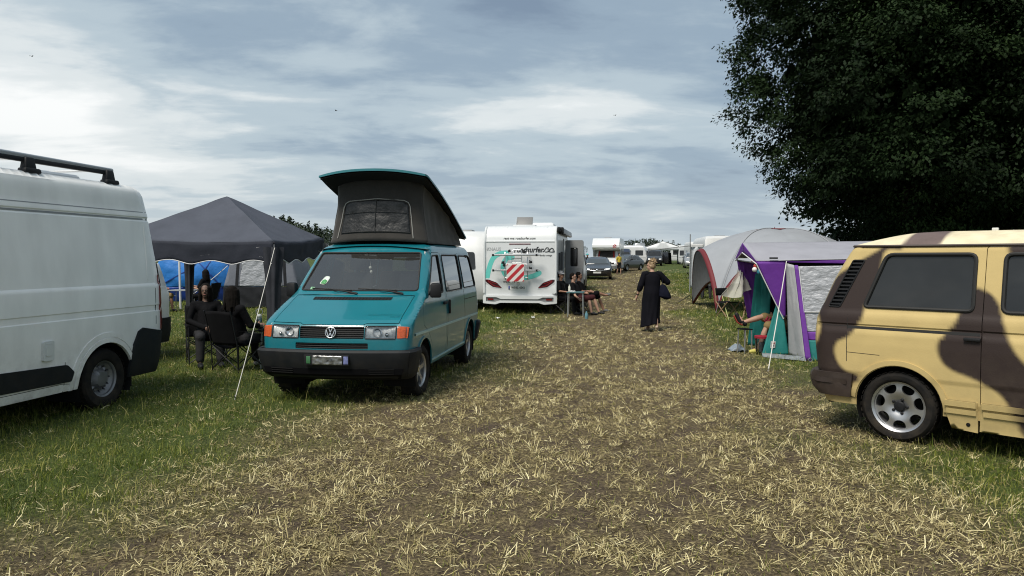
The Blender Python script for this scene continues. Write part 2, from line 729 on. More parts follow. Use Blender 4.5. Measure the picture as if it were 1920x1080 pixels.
class Shell:
    """vehicle skin: half-width W(z), nose X(z), tail T(z) as tables of height, rounded corners rf / rr, bowed ends cf / cr"""

    def __init__(s, W, X, T, rf=0.15, rr=0.12, cf=0.0, cr=0.0):
        s.Wt, s.Xt, s.Tt = (np.array(t, float).T for t in (W, X, T))
        s.rf, s.rr, s.cf, s.cr = rf, rr, cf, cr

    def W(s, z):
        return float(np.interp(z, *s.Wt))

    def X(s, z):
        return float(np.interp(z, *s.Xt))

    def T(s, z):
        return float(np.interp(z, *s.Tt))

    def xs(s, z):
        return s.X(z) - s.cf * ((s.W(z) - s.rf) / s.W(z)) ** 2

    def ts(s, z):
        return s.T(z) + s.cr * ((s.W(z) - s.rr) / s.W(z)) ** 2

    def side(s, sg):
        def fm(x, z, o):
            W, xf, xr = s.W(z), s.xs(z), s.ts(z)
            y = W
            if x > xf - s.rf:
                d = min(s.rf, x - xf + s.rf)
                y = W - s.rf + math.sqrt(max(0, s.rf ** 2 - d * d))
            elif x < xr + s.rr:
                d = min(s.rr, xr + s.rr - x)
                y = W - s.rr + math.sqrt(max(0, s.rr ** 2 - d * d))
            return (x, sg * (y + o), z)
        return fm

    def front(s, y, z, o):
        W = s.W(z)
        a = abs(y)
        x = s.X(z) - s.cf * (min(a, W - s.rf) / W) ** 2
        if a > W - s.rf:
            d = min(s.rf, a - W + s.rf)
            x -= s.rf - math.sqrt(max(0, s.rf ** 2 - d * d))
        return (x + o, y, z)

    def rear(s, y, z, o):
        W = s.W(z)
        a = abs(y)
        x = s.T(z) + s.cr * (min(a, W - s.rr) / W) ** 2
        if a > W - s.rr:
            d = min(s.rr, a - W + s.rr)
            x += s.rr - math.sqrt(max(0, s.rr ** 2 - d * d))
        return (x - o, y, z)

    def fx(s, z):
        return s.xs(z) - K45 * s.rf

    def rx(s, z):
        return s.ts(z) + K45 * s.rr

    def side_outline(s, zs, z_bot, arches=()):
        """polygon (x, z): nose edge up, tail edge down, bottom forward with wheel arches [(x, zc, r)]"""
        P = [(s.fx(z), z) for z in zs] + [(s.rx(z), z) for z in zs[::-1]]
        for ax, zc, r in sorted(arches):
            h = zc - z_bot
            a = math.asin(max(-1, min(1, -h / r)))
            P += [(ax + r * math.cos(t), zc + r * math.sin(t)) for t in (PI - a + (2 * a - PI) * k / 20 for k in range(21))]
        return P

    def front_outline(s, zs):
        return [(-(s.W(z) - K45 * s.rf), z) for z in zs[::-1]] + [(s.W(z) - K45 * s.rf, z) for z in zs]

    def rear_outline(s, zs):
        return [(-(s.W(z) - K45 * s.rr), z) for z in zs[::-1]] + [(s.W(z) - K45 * s.rr, z) for z in zs]

    def roof(s, mb, z, crown, nx=28, ny=14, mi=0):
        """closes the shell above height z"""
        fm = s.side(1)
        xa, xb = s.fx(z), s.rx(z)
        ye = s.W(z) - K45 * s.rf

        def pt(u, v):
            x = xb + (xa - xb) * u
            y = fm(x, z, 0)[1]
            q = v * 2 - 1
            if u in (0, 1):
                # straight across between the corner points, bowed like the end panels
                yy = q * (s.W(z) - K45 * (s.rf if u else s.rr))
                p = s.front(yy, z, 0) if u else s.rear(yy, z, 0)
                return (p[0], p[1], z)
            e = 1 - abs(2 * u - 1) ** 8
            return (x, q * y, z + crown * (1 - abs(q) ** 2.5) * e)
        mb.grid(nx, ny, pt, mi)
        return mb


def arch_liner(mb, x, zc, r, y0, y1, mi=0, n=16):
    V = []
    for k in range(n):
        a = -0.45 + (PI + 0.9) * k / (n - 1)
        for y in (y0, y1):
            V.append((x + r * math.cos(a), y, zc + r * math.sin(a)))
    mb.add(V, [(2 * k, 2 * k + 1, 2 * k + 3, 2 * k + 2) for k in range(n - 1)], mi)
    mb.add([(x + r * math.cos(-0.45 + (PI + 0.9) * k / (n - 1)), y0, zc + r * math.sin(-0.45 + (PI + 0.9) * k / (n - 1))) for k in range(n)], [tuple(range(n))], mi)


M_TYRE = mat('tyre_rubber', (0.012, 0.012, 0.0125), 0.85, dust=0.22, bump=0.002, bscale=60)
M_ALLOY = mat('alloy', (0.50, 0.50, 0.51), 0.38, 0.9, var=0.08)
M_STEEL = mat('steel_wheel', (0.20, 0.20, 0.21), 0.5, 0.6, var=0.2)
M_BLACK = mat('black_plastic', (0.010, 0.0105, 0.012), 0.6, spec=0.3, var=0.25, bump=0.0006, bscale=200)
M_UNDER = mat('underbody', (0.012, 0.012, 0.012), 0.9)
M_CHROME = mat('chrome', (0.75, 0.76, 0.78), 0.16, 1.0)
M_DARKGLASS = mat('tinted_glass', (0.024, 0.025, 0.026), 0.03, spec=0.5, var=0.25, vscale=2.2)
M_RUBBER = mat('window_rubber', (0.012, 0.012, 0.012), 0.7)


def wheel(parent, x, y, r, width, rim_r, style, side, steer=0.0):
    """one wheel with its tyre and rim; side +1 = outer face towards +y"""
    M = Matrix.Translation((x, y, r)) @ Matrix.Rotation(R(steer), 4, 'Z') @ Matrix.Rotation(R(-90 * side), 4, 'X')
    w = width / 2
    t = MB()
    prof = [(rim_r, -w * 0.85), (rim_r + 0.02, -w), (r - 0.035, -w), (r - 0.008, -w * 0.78), (r, -w * 0.5), (r, w * 0.5), (r - 0.008, w * 0.78), (r - 0.035, w), (rim_r + 0.03, w * 1.02), (rim_r + 0.005, w * 0.9), (rim_r, w * 0.8)]
    t.lathe(prof, 48, M)
    for k in range(36):                                  # tread blocks
        a = 2 * PI * k / 36
        for h in (-0.55, 0.55):
            B = M @ Matrix.Rotation(a + 0.05 * h, 4, 'Z') @ Matrix.Translation((r - 0.0005, 0, h * w))
            t.box((0, 0, 0), (0.0045, 2 * PI * r / 36 * 0.62, w * 0.7), 0, None)
            n8 = 8
            for q in range(len(t.v) - n8, len(t.v)):
                t.v[q] = tuple(B @ Vector(t.v[q]))
    tyre = t.build('wheel', M_TYRE, parent)
    m = MB()
    lip = w * 0.80
    m.lathe([(rim_r * 0.86, -w * 0.6), (rim_r * 0.9, lip - 0.05), (rim_r * 0.93, lip - 0.012), (rim_r * 0.98, lip), (rim_r + 0.004, lip + 0.004), (rim_r + 0.004, lip - 0.015)], 48, M)
    D = rim_r * 0.92

    def disc(fz, holes):
        m.panel(ellipse(0, 0, D, D, 48), lambda u, v, o: tuple(M @ Vector((u, v, fz(math.hypot(u, v) / D) + o))), holes, sp=0.03, rim=0.0, hrim=0.03, esp=0.03)
    if style == 'seven':
        holes = []
        for k in range(7):
            a = 2 * PI * k / 7 + 0.25
            c, s_ = math.cos(a), math.sin(a)
            pts = [(0.60, -0.10), (0.72, -0.25), (0.93, -0.27), (0.97, 0.0), (0.93, 0.27), (0.72, 0.25), (0.60, 0.10)]
            holes.append(rpoly([(D * (p * c - q * s_), D * (p * s_ + q * c)) for p, q in pts], 0.02, 3))
        disc(lambda q: lip - 0.035 - 0.045 * (1 - q) ** 2 + 0.012 * math.exp(-((q - 0.55) / 0.25) ** 2), holes)
        hub = 0.36
    elif style == 'five':
        holes = []
        for k in range(5):
            a = 2 * PI * k / 5 + 0.3
            c, s_ = math.cos(a), math.sin(a)
            pts = [(0.36, -0.13), (0.92, -0.44), (0.98, 0.0), (0.92, 0.44), (0.36, 0.13)]
            holes.append(rpoly([(D * (p * c - q * s_), D * (p * s_ + q * c)) for p, q in pts], 0.025, 3))
        disc(lambda q: lip - 0.02 - 0.03 * (1 - q) ** 2, holes)
        hub = 0.3
    else:
        holes = []
        for k in range(12):
            a = 2 * PI * k / 12
            holes.append(ellipse(D * 0.78 * math.cos(a), D * 0.78 * math.sin(a), 0.016, 0.012, 10, a))
        disc(lambda q: lip - 0.03 - 0.045 * math.exp(-((q - 0.72) / 0.16) ** 2) + (0.02 if q < 0.5 else 0), holes)
        hub = 0.5
    rim = m.build('rim', M_STEEL if style == 'steel' else M_ALLOY, tyre, smooth=30)
    h = MB()
    hz = lip - 0.045
    h.lathe([(D * hub * 0.62, hz - 0.03), (D * hub * 0.62, hz + 0.006), (D * hub * 0.5, hz + 0.016), (0.001, hz + 0.02)], 20, M)
    for k in range(5):
        a = 2 * PI * k / 5
        h.lathe([(0.014, hz - 0.03), (0.014, hz + 0.006), (0.008, hz + 0.012), (0.001, hz + 0.012)], 8, M @ Matrix.Translation((D * hub * 0.85 * math.cos(a), D * hub * 0.85 * math.sin(a), 0)))
    h.build('hub_cap', M_BLACK if style == 'seven' else M_CHROME if style == 'five' else M_STEEL, tyre)
    b = MB()                                             # dark brake drum seen through the openings
    b.lathe([(D * 0.8, -w * 0.3), (D * 0.8, lip - 0.13), (0.001, lip - 0.13)], 24, M)
    b.build('brake_drum', M_UNDER, tyre)
    return tyre
# ------------------------------------------------------------ the field: ground sheet, grass, straw
def green_h(x, y):
    """0 = trampled straw track, 1 = green meadow"""
    s = x - track_x(y)
    n = vnoise(x, y, 0.55, 7, 21) * 0.55 + vnoise(x, y, 1.6, 2, 40) * 0.3 + vnoise(x, y, 4.5, 20, 4) * 0.15
    wide = 1.5 * np.exp(-np.clip(y - 4.0, 0, 99) / 2.2)
    q = np.clip((y - 8.0) / 5.0, 0, 1)
    e = np.where(s < 0, -s - 2.05 + 0.6 * q, s - 2.1 + 0.4 * q) / 1.1 - wide + (n - 0.5) * 2.8
    return np.clip(e * 0.6 + 0.25, 0, 1)


def sheet_ground():
    def axis(a, fine, step, far):
        v = [0.0]
        while v[-1] < fine:
            v.append(v[-1] + step)
        while v[-1] < far:
            v.append(v[-1] + step * max(1, (v[-1] - fine) / fine * 9 + 1))
        return v
    px = axis(0, 9, 0.11, 4000)
    xs = np.array([-q for q in px[:0:-1]] + px)
    py = axis(0, 12, 0.09, 5000)
    ys = np.array([2.2 + q for q in py])
    back = axis(0, 3, 0.6, 120)
    ys = np.array([2.2 - q for q in back[:0:-1]] + list(ys))
    X, Y = np.meshgrid(xs, ys)
    Z = ground_h(X, Y)
    nx, ny = len(xs), len(ys)
    me = bpy.data.meshes.new('ground')
    co = np.stack([X, Y, Z], -1).reshape(-1, 3)
    i = np.arange(nx * ny).reshape(ny, nx)
    F = np.stack([i[:-1, :-1], i[:-1, 1:], i[1:, 1:], i[1:, :-1]], -1).reshape(-1, 4)
    raw_mesh(me, co, F)
    a = me.attributes.new('green', 'FLOAT', 'POINT')
    a.data.foreach_set('value', green_h(X, Y).ravel().astype(np.float32))
    o = bpy.data.objects.new('ground', me)
    COL.objects.link(o)
    me.polygons.foreach_set('use_smooth', [True] * len(me.polygons))
    return tag(o, kind='structure')


def raw_mesh(me, co, F):
    k = F.shape[1]
    me.vertices.add(len(co))
    me.vertices.foreach_set('co', np.ascontiguousarray(co, np.float32).ravel())
    me.loops.add(F.size)
    me.loops.foreach_set('vertex_index', np.ascontiguousarray(F, np.int32).ravel())
    me.polygons.add(len(F))
    me.polygons.foreach_set('loop_start', np.arange(0, F.size, k, dtype=np.int32))
    me.update(calc_edges=True)
    me.validate()


def ramp_mat(name, stops, attr, rough=0.75, trans=0.0, noise_scale=None, spec=0.25):
    m = bpy.data.materials.new(name)
    m.use_nodes = True
    nt = m.node_tree
    N, L = nt.nodes, nt.links
    b = N['Principled BSDF']
    b.inputs['Roughness'].default_value = rough
    b.inputs['Specular IOR Level'].default_value = spec
    a = N.new('ShaderNodeAttribute')
    a.attribute_name = attr
    r = N.new('ShaderNodeValToRGB')
    cr = r.color_ramp
    cr.elements[0].position, cr.elements[0].color = stops[0][0], (*stops[0][1], 1)
    cr.elements[1].position, cr.elements[1].color = stops[-1][0], (*stops[-1][1], 1)
    for p, c in stops[1:-1]:
        cr.elements.new(p).color = (*c, 1)
    L.new(a.outputs['Fac'], r.inputs[0])
    L.new(r.outputs[0], b.inputs['Base Color'])
    if trans:
        t = N.new('ShaderNodeBsdfTranslucent')
        L.new(r.outputs[0], t.inputs[0])
        mx = N.new('ShaderNodeMixShader')
        mx.inputs[0].default_value = trans
        L.new(b.outputs[0], mx.inputs[1])
        L.new(t.outputs[0], mx.inputs[2])
        L.new(mx.outputs[0], N['Material Output'].inputs[0])
    return m


def ground_material():
    m = bpy.data.materials.new('field_soil')
    m.use_nodes = True
    nt = m.node_tree
    N, L = nt.nodes, nt.links
    b = N['Principled BSDF']
    b.inputs['Roughness'].default_value = 0.95
    b.inputs['Specular IOR Level'].default_value = 0.15
    tc = N.new('ShaderNodeTexCoord')

    def nz(scale, detail, stretch=(1, 1, 1), rough=0.6):
        mp = N.new('ShaderNodeMapping')
        mp.inputs['Scale'].default_value = stretch
        L.new(tc.outputs['Object'], mp.inputs[0])
        n = N.new('ShaderNodeTexNoise')
        n.inputs['Scale'].default_value = scale
        n.inputs['Detail'].default_value = detail
        n.inputs['Roughness'].default_value = rough
        L.new(mp.outputs[0], n.inputs['Vector'])
        return n.outputs[0]

    def ramp(src, stops):
        r = N.new('ShaderNodeValToRGB')
        cr = r.color_ramp
        cr.elements[0].position, cr.elements[0].color = stops[0][0], (*stops[0][1], 1)
        cr.elements[1].position, cr.elements[1].color = stops[-1][0], (*stops[-1][1], 1)
        for p, c in stops[1:-1]:
            cr.elements.new(p).color = (*c, 1)
        L.new(src, r.inputs[0])
        return r.outputs[0]

    def mix(f, a, c):
        mx = N.new('ShaderNodeMix')
        mx.data_type = 'RGBA'
        L.new(f, mx.inputs[0])
        L.new(a, mx.inputs[6])
        L.new(c, mx.inputs[7])
        return mx.outputs[2]
    fine = nz(38, 8, (1, 1, 1), 0.7)
    mid = nz(2.6, 6)
    straw = ramp(fine, ((0.36, (0.038, 0.029, 0.018)), (0.50, (0.120, 0.094, 0.050)), (0.60, (0.27, 0.215, 0.108)), (0.70, (0.48, 0.405, 0.22))))
    soil = ramp(fine, ((0.3, (0.034, 0.025, 0.019)), (0.7, (0.125, 0.094, 0.068))))
    grass = ramp(fine, ((0.34, (0.018, 0.026, 0.008)), (0.5, (0.055, 0.080, 0.020)), (0.66, (0.12, 0.135, 0.040))))
    mr = N.new('ShaderNodeMapRange')
    mr.inputs['From Min'].default_value = 0.34
    mr.inputs['From Max'].default_value = 0.62
    L.new(mid, mr.inputs['Value'])
    dry = mix(mr.outputs[0], soil, straw)
    a = N.new('ShaderNodeAttribute')
    a.attribute_name = 'green'
    col = mix(a.outputs['Fac'], dry, grass)
    L.new(col, b.inputs['Base Color'])
    bp = N.new('ShaderNodeBump')
    bp.inputs['Strength'].default_value = 1
    bp.inputs['Distance'].default_value = 0.03
    L.new(nz(26, 9, (1, 1, 1), 0.7), bp.inputs['Height'])
    L.new(bp.outputs[0], b.inputs['Normal'])
    return m


ground = sheet_ground()
ground.data.materials.append(ground_material())


def blades(name, P, az, length, width, tilt, bend, tone, m, taper):
    """flat three-section blades; tilt is measured from upright"""
    n = len(P)
    d = np.stack([np.cos(az), np.sin(az), np.zeros(n)], 1)
    side = np.stack([-np.sin(az), np.cos(az), np.zeros(n)], 1)
    roll = rng.uniform(-0.9, 0.9, n)[:, None]
    up = np.array([0, 0, 1.0])
    pos = P.copy()
    out = []
    for k in range(3):
        t = tilt + bend * k / 2
        w = width * (1.0, 0.9, 0.0 if taper else 0.75)[k] / 2
        if taper and k == 2:
            w = width * 0.12
        ww = (side * np.cos(roll) + up * np.sin(roll)) * w[:, None]
        out += [pos - ww, pos + ww]
        dirn = d * np.sin(t)[:, None] + up * np.cos(t)[:, None]
        pos = pos + dirn * (length / 2)[:, None]
    co = np.stack(out, 1).reshape(-1, 3)
    b = np.arange(n)[:, None] * 6
    F = np.concatenate([b + np.array([[0, 1, 3, 2]]), b + np.array([[2, 3, 5, 4]])], 1).reshape(-1, 4)
    me = bpy.data.meshes.new(name)
    raw_mesh(me, co, F)
    a = me.attributes.new('tone', 'FLOAT', 'POINT')
    a.data.foreach_set('value', np.repeat(tone, 6).astype(np.float32))
    me.materials.append(m)
    o = bpy.data.objects.new(name, me)
    COL.objects.link(o)
    return tag(o, kind='stuff')


M_STRAW = ramp_mat('dry_straw', ((0.0, (0.064, 0.050, 0.024)), (0.3, (0.19, 0.152, 0.070)), (0.65, (0.43, 0.36, 0.17)), (1.0, (0.80, 0.72, 0.43))), 'tone', 0.6)
M_GRASS = ramp_mat('green_grass', ((0.0, (0.036, 0.056, 0.008)), (0.4, (0.105, 0.145, 0.018)), (0.8, (0.21, 0.225, 0.034)), (1.0, (0.46, 0.40, 0.15))), 'tone', 0.55, 0.25)


def scatter(n, y0, y1, power):
    """points in the wedge of field in front of the camera, thinning with distance"""
    u = rng.random(n)
    a, b = y0 ** power, y1 ** power
    y = (a + (b - a) * u) ** (1 / power)
    x = rng.uniform(-1, 1, n) * (0.76 * y + 0.9)
    return x, y


def tufted(x, y, frac, rad):
    """pull a share of the points together into tufts"""
    n = len(x)
    k = max(1, n // 14)
    c = rng.integers(0, n, k)
    pick = rng.random(n) < frac
    j = c[rng.integers(0, k, n)]
    x2 = np.where(pick, x[j] + rng.normal(0, rad, n), x)
    y2 = np.where(pick, y[j] + rng.normal(0, rad, n), y)
    return x2, y2


def field_cover():
    # straw: fine chaff and a few loose stalks pressed into the soil
    x, y = scatter(620000, 2.6, 75, 0.47)
    x, y = tufted(x, y, 0.55, 0.065)

    def dry(x, y):
        g = green_h(x, y)
        s = x - track_x(y)
        rut = np.exp(-((s + 0.95) / 0.28) ** 2) + np.exp(-((s - 0.95) / 0.28) ** 2)
        mud = np.exp(-((x + 2.5) / 0.8) ** 2 - ((y - 3.9) / 0.45) ** 2)
        bare = vnoise(x, y, 0.9, 50, 11) * 0.5 + vnoise(x, y, 2.8, 5, 33) * 0.35 + vnoise(x, y, 7.0, 15, 3) * 0.15 - 0.12 * rut - 0.30 * mud
        return g, np.clip((bare - 0.29) * 3.4, 0.16, 1)
    g, d = dry(x, y)
    keep = rng.random(len(x)) < np.clip((1.0 - 0.75 * g) * d, 0, 1)
    x, y, g = x[keep], y[keep], g[keep]
    n = len(x)
    k = np.maximum(1, y / 8.0)
    chaff = rng.random(n) < 0.80
    tilt = rng.normal(1.42, 0.15, n)
    # most loose straw is combed along the track by tyres
    az = np.where(rng.random(n) < 0.4, rng.normal(0.1, 0.55, n) + PI * rng.integers(0, 2, n), rng.uniform(0, 2 * PI, n))
    ln = np.where(chaff, rng.uniform(0.010, 0.036, n), np.clip(rng.lognormal(-3.0, 0.5, n), 0.02, 0.22)) * k ** 0.35
    wd = np.where(chaff, rng.uniform(0.0025, 0.0065, n), rng.uniform(0.0022, 0.0048, n)) * k ** 0.75
    tone = rng.beta(1.4, 2.2, n) * 0.85 + 0.20 * vnoise(x, y, 1.1, 9, 9) + 0.22 * (vnoise(x, y, 6.0, 3, 50) - 0.5)
    cols = [(np.stack([x, y, ground_h(x, y) + 0.003], 1), az, ln, wd, tilt, rng.normal(0.1, 0.25, n), tone)]
    # standing stubble: fans of short stalks, each fan leaning the way it was trodden
    tx, ty = scatter(74000, 2.6, 75, 0.42)
    g, d = dry(tx, ty)
    keep = rng.random(len(tx)) < np.clip((1.0 - 0.80 * g) * (0.15 + 0.85 * d) * np.clip(1.1 - 0.012 * ty, 0.45, 1), 0, 1)
    tx, ty = tx[keep], ty[keep]
    m = len(tx)
    cnt = rng.integers(4, 13, m)
    i = np.repeat(np.arange(m), cnt)
    n = len(i)
    lean = rng.uniform(0, 2 * PI, m)[i]
    sz = rng.uniform(0.6, 1.35, m)[i]
    k = np.maximum(1, ty[i] / 8.0)
    az = lean + rng.normal(0, 0.75, n)
    x, y = tx[i] + rng.normal(0, 0.022, n) * k ** 0.3, ty[i] + rng.normal(0, 0.022, n) * k ** 0.3
    tt = rng.beta(2.2, 1.7, m)[i] * 0.75 + rng.normal(0.14, 0.16, n)
    cols.append((np.stack([x, y, ground_h(x, y) - 0.002], 1), az, np.clip(rng.lognormal(-3.13, 0.40, n), 0.016, 0.13) * sz * k ** 0.25, rng.uniform(0.0030, 0.0062, n) * k ** 0.72,
                 np.clip(rng.normal(0.98, 0.34, n), 0.05, 1.5), rng.normal(0.35, 0.35, n), tt))
    P, az, ln, wd, tilt, bend, tone = (np.concatenate([c[q] for c in cols]) for q in range(7))
    blades('straw', P, az, ln, wd, tilt, bend, np.clip(tone, 0, 1), M_STRAW, False)
    # green blades
    x, y = scatter(600000, 2.6, 62, 0.55)
    x, y = tufted(x, y, 0.6, 0.06)
    g = green_h(x, y)
    keep = rng.random(len(x)) < g ** 1.2 * 0.95 + 0.10
    x, y, g = x[keep], y[keep], g[keep]
    n = len(x)
    k = np.maximum(1, y / 8.0)
    P = np.stack([x, y, ground_h(x, y) - 0.004], 1)
    lush = np.clip(vnoise(x, y, 0.7, 17, 3) * 1.3, 0, 1)
    ln = np.clip(rng.lognormal(-2.93, 0.42, n), 0.02, 0.19) * (0.5 + 0.75 * g * (0.5 + 0.5 * lush)) * k ** 0.22
    wd = rng.uniform(0.0028, 0.0055, n) * k ** 0.75
    tone = np.clip(rng.normal(0.42, 0.2, n) + 0.30 * (1 - g) + 0.35 * (vnoise(x, y, 0.8, 1, 70) - 0.5) + 0.55 * (vnoise(x, y, 5.0, 8, 30) - 0.5) + 0.9 * np.clip(vnoise(x, y, 2.3, 40, 8) - 0.72, 0, 1), 0, 1)
    tone = np.where(rng.random(n) < 0.09, rng.uniform(0.85, 1.0, n), tone)
    blades('grass', P, rng.uniform(0, 2 * PI, n), ln, wd, np.abs(rng.normal(0.5, 0.35, n)), rng.uniform(0.2, 1.1, n), tone, M_GRASS, True)


field_cover()
# ------------------------------------------------------------ white panel van at the left edge, and its twin behind
M_WHITE = mat('white_van_paint', (0.83, 0.82, 0.80), 0.40, coat=0.25, var=0.07, vscale=3.0, dust=0.55, stretch=(1.6, 1, 0.5))
M_DARKTRIM = mat('dark_trim', (0.0085, 0.0105, 0.0135), 0.62, spec=0.28, var=0.2, dust=0.12)
M_RED = mat('red_lens', (0.16, 0.010, 0.010), 0.12, coat=0.6)
M_ORANGE = mat('orange_lens', (0.46, 0.075, 0.010), 0.2, coat=0.6, var=0.25, vscale=60)
M_GREY = mat('grey_plastic', (0.25, 0.26, 0.27), 0.6)
M_ALU = mat('aluminium', (0.55, 0.56, 0.57), 0.38, 0.85)


def cargo_van(label, loc, head):
    root = thing('panel_van', label, 'van', loc, head)
    Wz = [(0.25, 0.93), (0.32, 0.97), (0.5, 0.995), (0.9, 1.01), (1.06, 1.013), (1.07, 1.002), (1.13, 1.002), (1.14, 1.012), (1.36, 1.008), (1.385, 1.004), (1.41, 0.985), (1.7, 0.965),
          (2.17, 0.91), (2.185, 0.897), (2.215, 0.895), (2.23, 0.905), (2.27, 0.898), (2.29, 0.890), (2.48, 0.868), (2.55, 0.845), (2.595, 0.80), (2.615, 0.75)]
    sh = Shell(Wz, [(0.3, 4.42), (0.7, 4.45), (1.1, 4.25), (1.35, 3.6), (2.2, 2.75), (2.615, 2.2)],
               [(0.25, -0.99), (0.5, -1.03), (0.9, -1.07), (1.5, -1.06), (1.9, -1.02), (2.3, -0.985), (2.48, -0.95), (2.57, -0.905), (2.60, -0.86), (2.615, -0.80)], 0.25, 0.13, 0.1, 0.03)
    zs = [0.30, 0.5, 0.9, 1.06, 1.07, 1.13, 1.14, 1.385, 1.41, 1.7, 1.95, 2.17, 2.185, 2.215, 2.23, 2.27, 2.29, 2.40, 2.48, 2.52, 2.55, 2.575, 2.595, 2.615]
    rows = [0.34, 0.42, 0.5, 0.58, 0.66, 0.74, 0.82, 0.9, 0.98, 1.06, 1.07, 1.13, 1.14, 1.24, 1.36, 1.385, 1.41, 1.5, 1.6, 1.7, 1.8, 1.9, 2.0, 2.1, 2.17, 2.185, 2.215, 2.23, 2.27, 2.29, 2.35, 2.42, 2.48, 2.52, 2.55, 2.575, 2.595]
    b = MB()
    # visible side: bumper corner and lamp are parts of their own, so cut them out of the skin
    bump_poly = [(sh.rx(0.30) - 0.001, 0.30), (-0.37, 0.30), (-0.37, 0.42), (-0.42, 0.66), (-0.52, 0.84), (-0.60, 0.875), (sh.rx(0.80) - 0.001, 0.80)]
    lamp_poly = rpoly([(-0.95, 0.82), (-0.935, 1.20), (-0.95, 1.52), (sh.rx(1.5), 1.47), (sh.rx(0.84), 0.84)], 0.02)
    for sg in (1, -1):
        fm = sh.side(sg)
        arch = rpoly  # noqa
        out = sh.side_outline(zs, 0.30, [(0.0, 0.33, 0.43), (3.45, 0.33, 0.43)])
        b.panel(out, fm, [], sp=0.11, rows=rows, rim=0.02, esp=0.11)
    b.panel(sh.rear_outline(zs), sh.rear, sp=0.12, rows=rows)
    b.panel(sh.front_outline(zs), sh.front, sp=0.14, rows=rows)
    sh.roof(b, 2.615, 0.03)
    # raised wheel-arch lip
    for sg in (1, -1):
        fm = sh.side(sg)
        for r0, o in ((0.455, 0.016), (0.52, 0.010)):
            b.strip([(r0 * math.cos(t), 0.33 + r0 * math.sin(t)) for t in (PI * (-0.02 + 1.0 * k / 24) for k in range(25))], 0.05, fm, o, 0.01)
    b.build('body', M_WHITE, root, smooth=32)
    u = MB()
    for sg in (1, -1):
        for ax in (0, 3.45):
            arch_liner(u, ax, 0.33, 0.425, sg * 0.55, sg * 0.985)
    u.box((1.7, 0, 0.40), (5.3, 1.06, 0.2))
    u.box((0, 0, 0.33), (0.14, 1.3, 0.14))
    u.build('underbody', M_UNDER, root)
    fm = sh.side(1)
    t = MB()                                             # rear bumper with its side wings
    for sg in (1, -1):
        f2 = sh.side(sg)
        t.panel(bump_poly, lambda x, z, o, f2=f2: f2(x, z, o + 0.022), sp=0.08, rim=0.03)
    t.panel([(-sh.W(0.3) + K45 * 0.13, 0.30), (sh.W(0.3) - K45 * 0.13, 0.30), (sh.W(0.8) - K45 * 0.13, 0.80), (0.6, 0.62), (-0.6, 0.62), (-sh.W(0.8) + K45 * 0.13, 0.80)], lambda y, z, o: sh.rear(y, z, o + 0.022), sp=0.08, rim=0.03)
    t.build('bumper', M_DARKTRIM, root, smooth=30)
    for sg in (1, -1):
        f2 = sh.side(sg)
        l = MB()
        l.panel(lamp_poly, lambda x, z, o: f2(x, z, o + 0.012), sp=0.05, rim=0.03)
        l.build('tail_light', M_RED, root)
        ml = MB()                                        # black rubbing strip low on the flank
        ml.panel(rpoly([(0.50, 0.50), (0.60, 0.59), (2.98, 0.68), (3.0, 0.44), (0.53, 0.40)], [0.02, 0.03, 0.05, 0.05, 0.02]), lambda x, z, o: f2(x, z, o + 0.014), sp=0.12, rim=0.025)
        ml.build('side_moulding', M_DARKTRIM, root)
    for z, w in ((2.20, 0.02), (2.287, 0.010)):
        g = MB()
        g.strip([(sh.rx(z) + 0.06 + (3.0 - sh.rx(z)) * k / 20, z - 0.0) for k in range(21)], w, fm, 0.0025, 0.01)
        g.build('roof_seam', M_GREY, root)
    for path, wd, o, m_ in (([(-0.80 if z > 1.5 else -0.86, z) for z in np.linspace(0.9, 1.35, 6)], 0.008, 0.001, M_RUBBER),
                            ([(-0.78 + 0.05 * (2.1 - z), z) for z in np.linspace(1.45, 2.12, 12)], 0.012, 0.006, M_WHITE),
                            ([(0.62, z) for z in np.linspace(0.62, 0.30, 5)], 0.008, 0.001, M_RUBBER),
                            ([(x, 0.36 + 0.03 * (x > 0.5)) for x in np.linspace(0.45, 3.0, 14)], 0.006, 0.001, M_RUBBER)):
        d = MB()
        d.strip(path, wd, fm, o, 0.01)
        d.build('panel_edge' if m_ is M_WHITE else 'panel_gap', m_, root)
    s = MB()                                             # hinged mains socket cover
    s.panel(rpoly([(0.80, 0.67), (0.80, 0.87), (0.935, 0.87), (0.935, 0.67)], 0.02), lambda x, z, o: fm(x, z, o + 0.03), sp=0.05, rim=0.03)
    s.strip([(0.825, 0.845), (0.91, 0.845)], 0.008, fm, 0.034, 0.0)
    s.panel(rpoly([(0.825, 0.72), (0.825, 0.83), (0.91, 0.83), (0.91, 0.72)], 0.01), lambda x, z, o: fm(x, z, o + 0.036), sp=0.05, rim=0.006)
    s.build('socket_cover', mat('socket_white', (0.62, 0.63, 0.62), 0.5), root)
    w = MB()
    w.panel(rpoly([(-0.62, 1.45), (-0.62, 2.05), (0.62, 2.05), (0.62, 1.45)], 0.06), lambda y, z, o: sh.rear(y, z, o + 0.004), sp=0.1, rim=0.02)
    w.build('rear_window', M_DARKGLASS, root)
    # roof rails on black feet, a cross bar and a crank rod, as on a roof rack
    rr = MB()
    for sg in (1, -1):
        y = sg * 0.72
        rr.tube([(-0.50, y, 2.765), (3.0, y, 2.785)], 0.02, 8, flat=1.5)
        rr.box((1.30, y, 2.735), (3.4, 0.045, 0.05), 1, None, 1, 0.01)
    rr.tube([(0.75, 0.72, 2.755), (0.75, -0.72, 2.755)], 0.016, 8)
    rr.tube([(-0.42, 0.72, 2.765), (-0.42, -0.72, 2.765)], 0.016, 8)
    rail = rr.build('roof_rail', [M_ALU, M_BLACK], root)
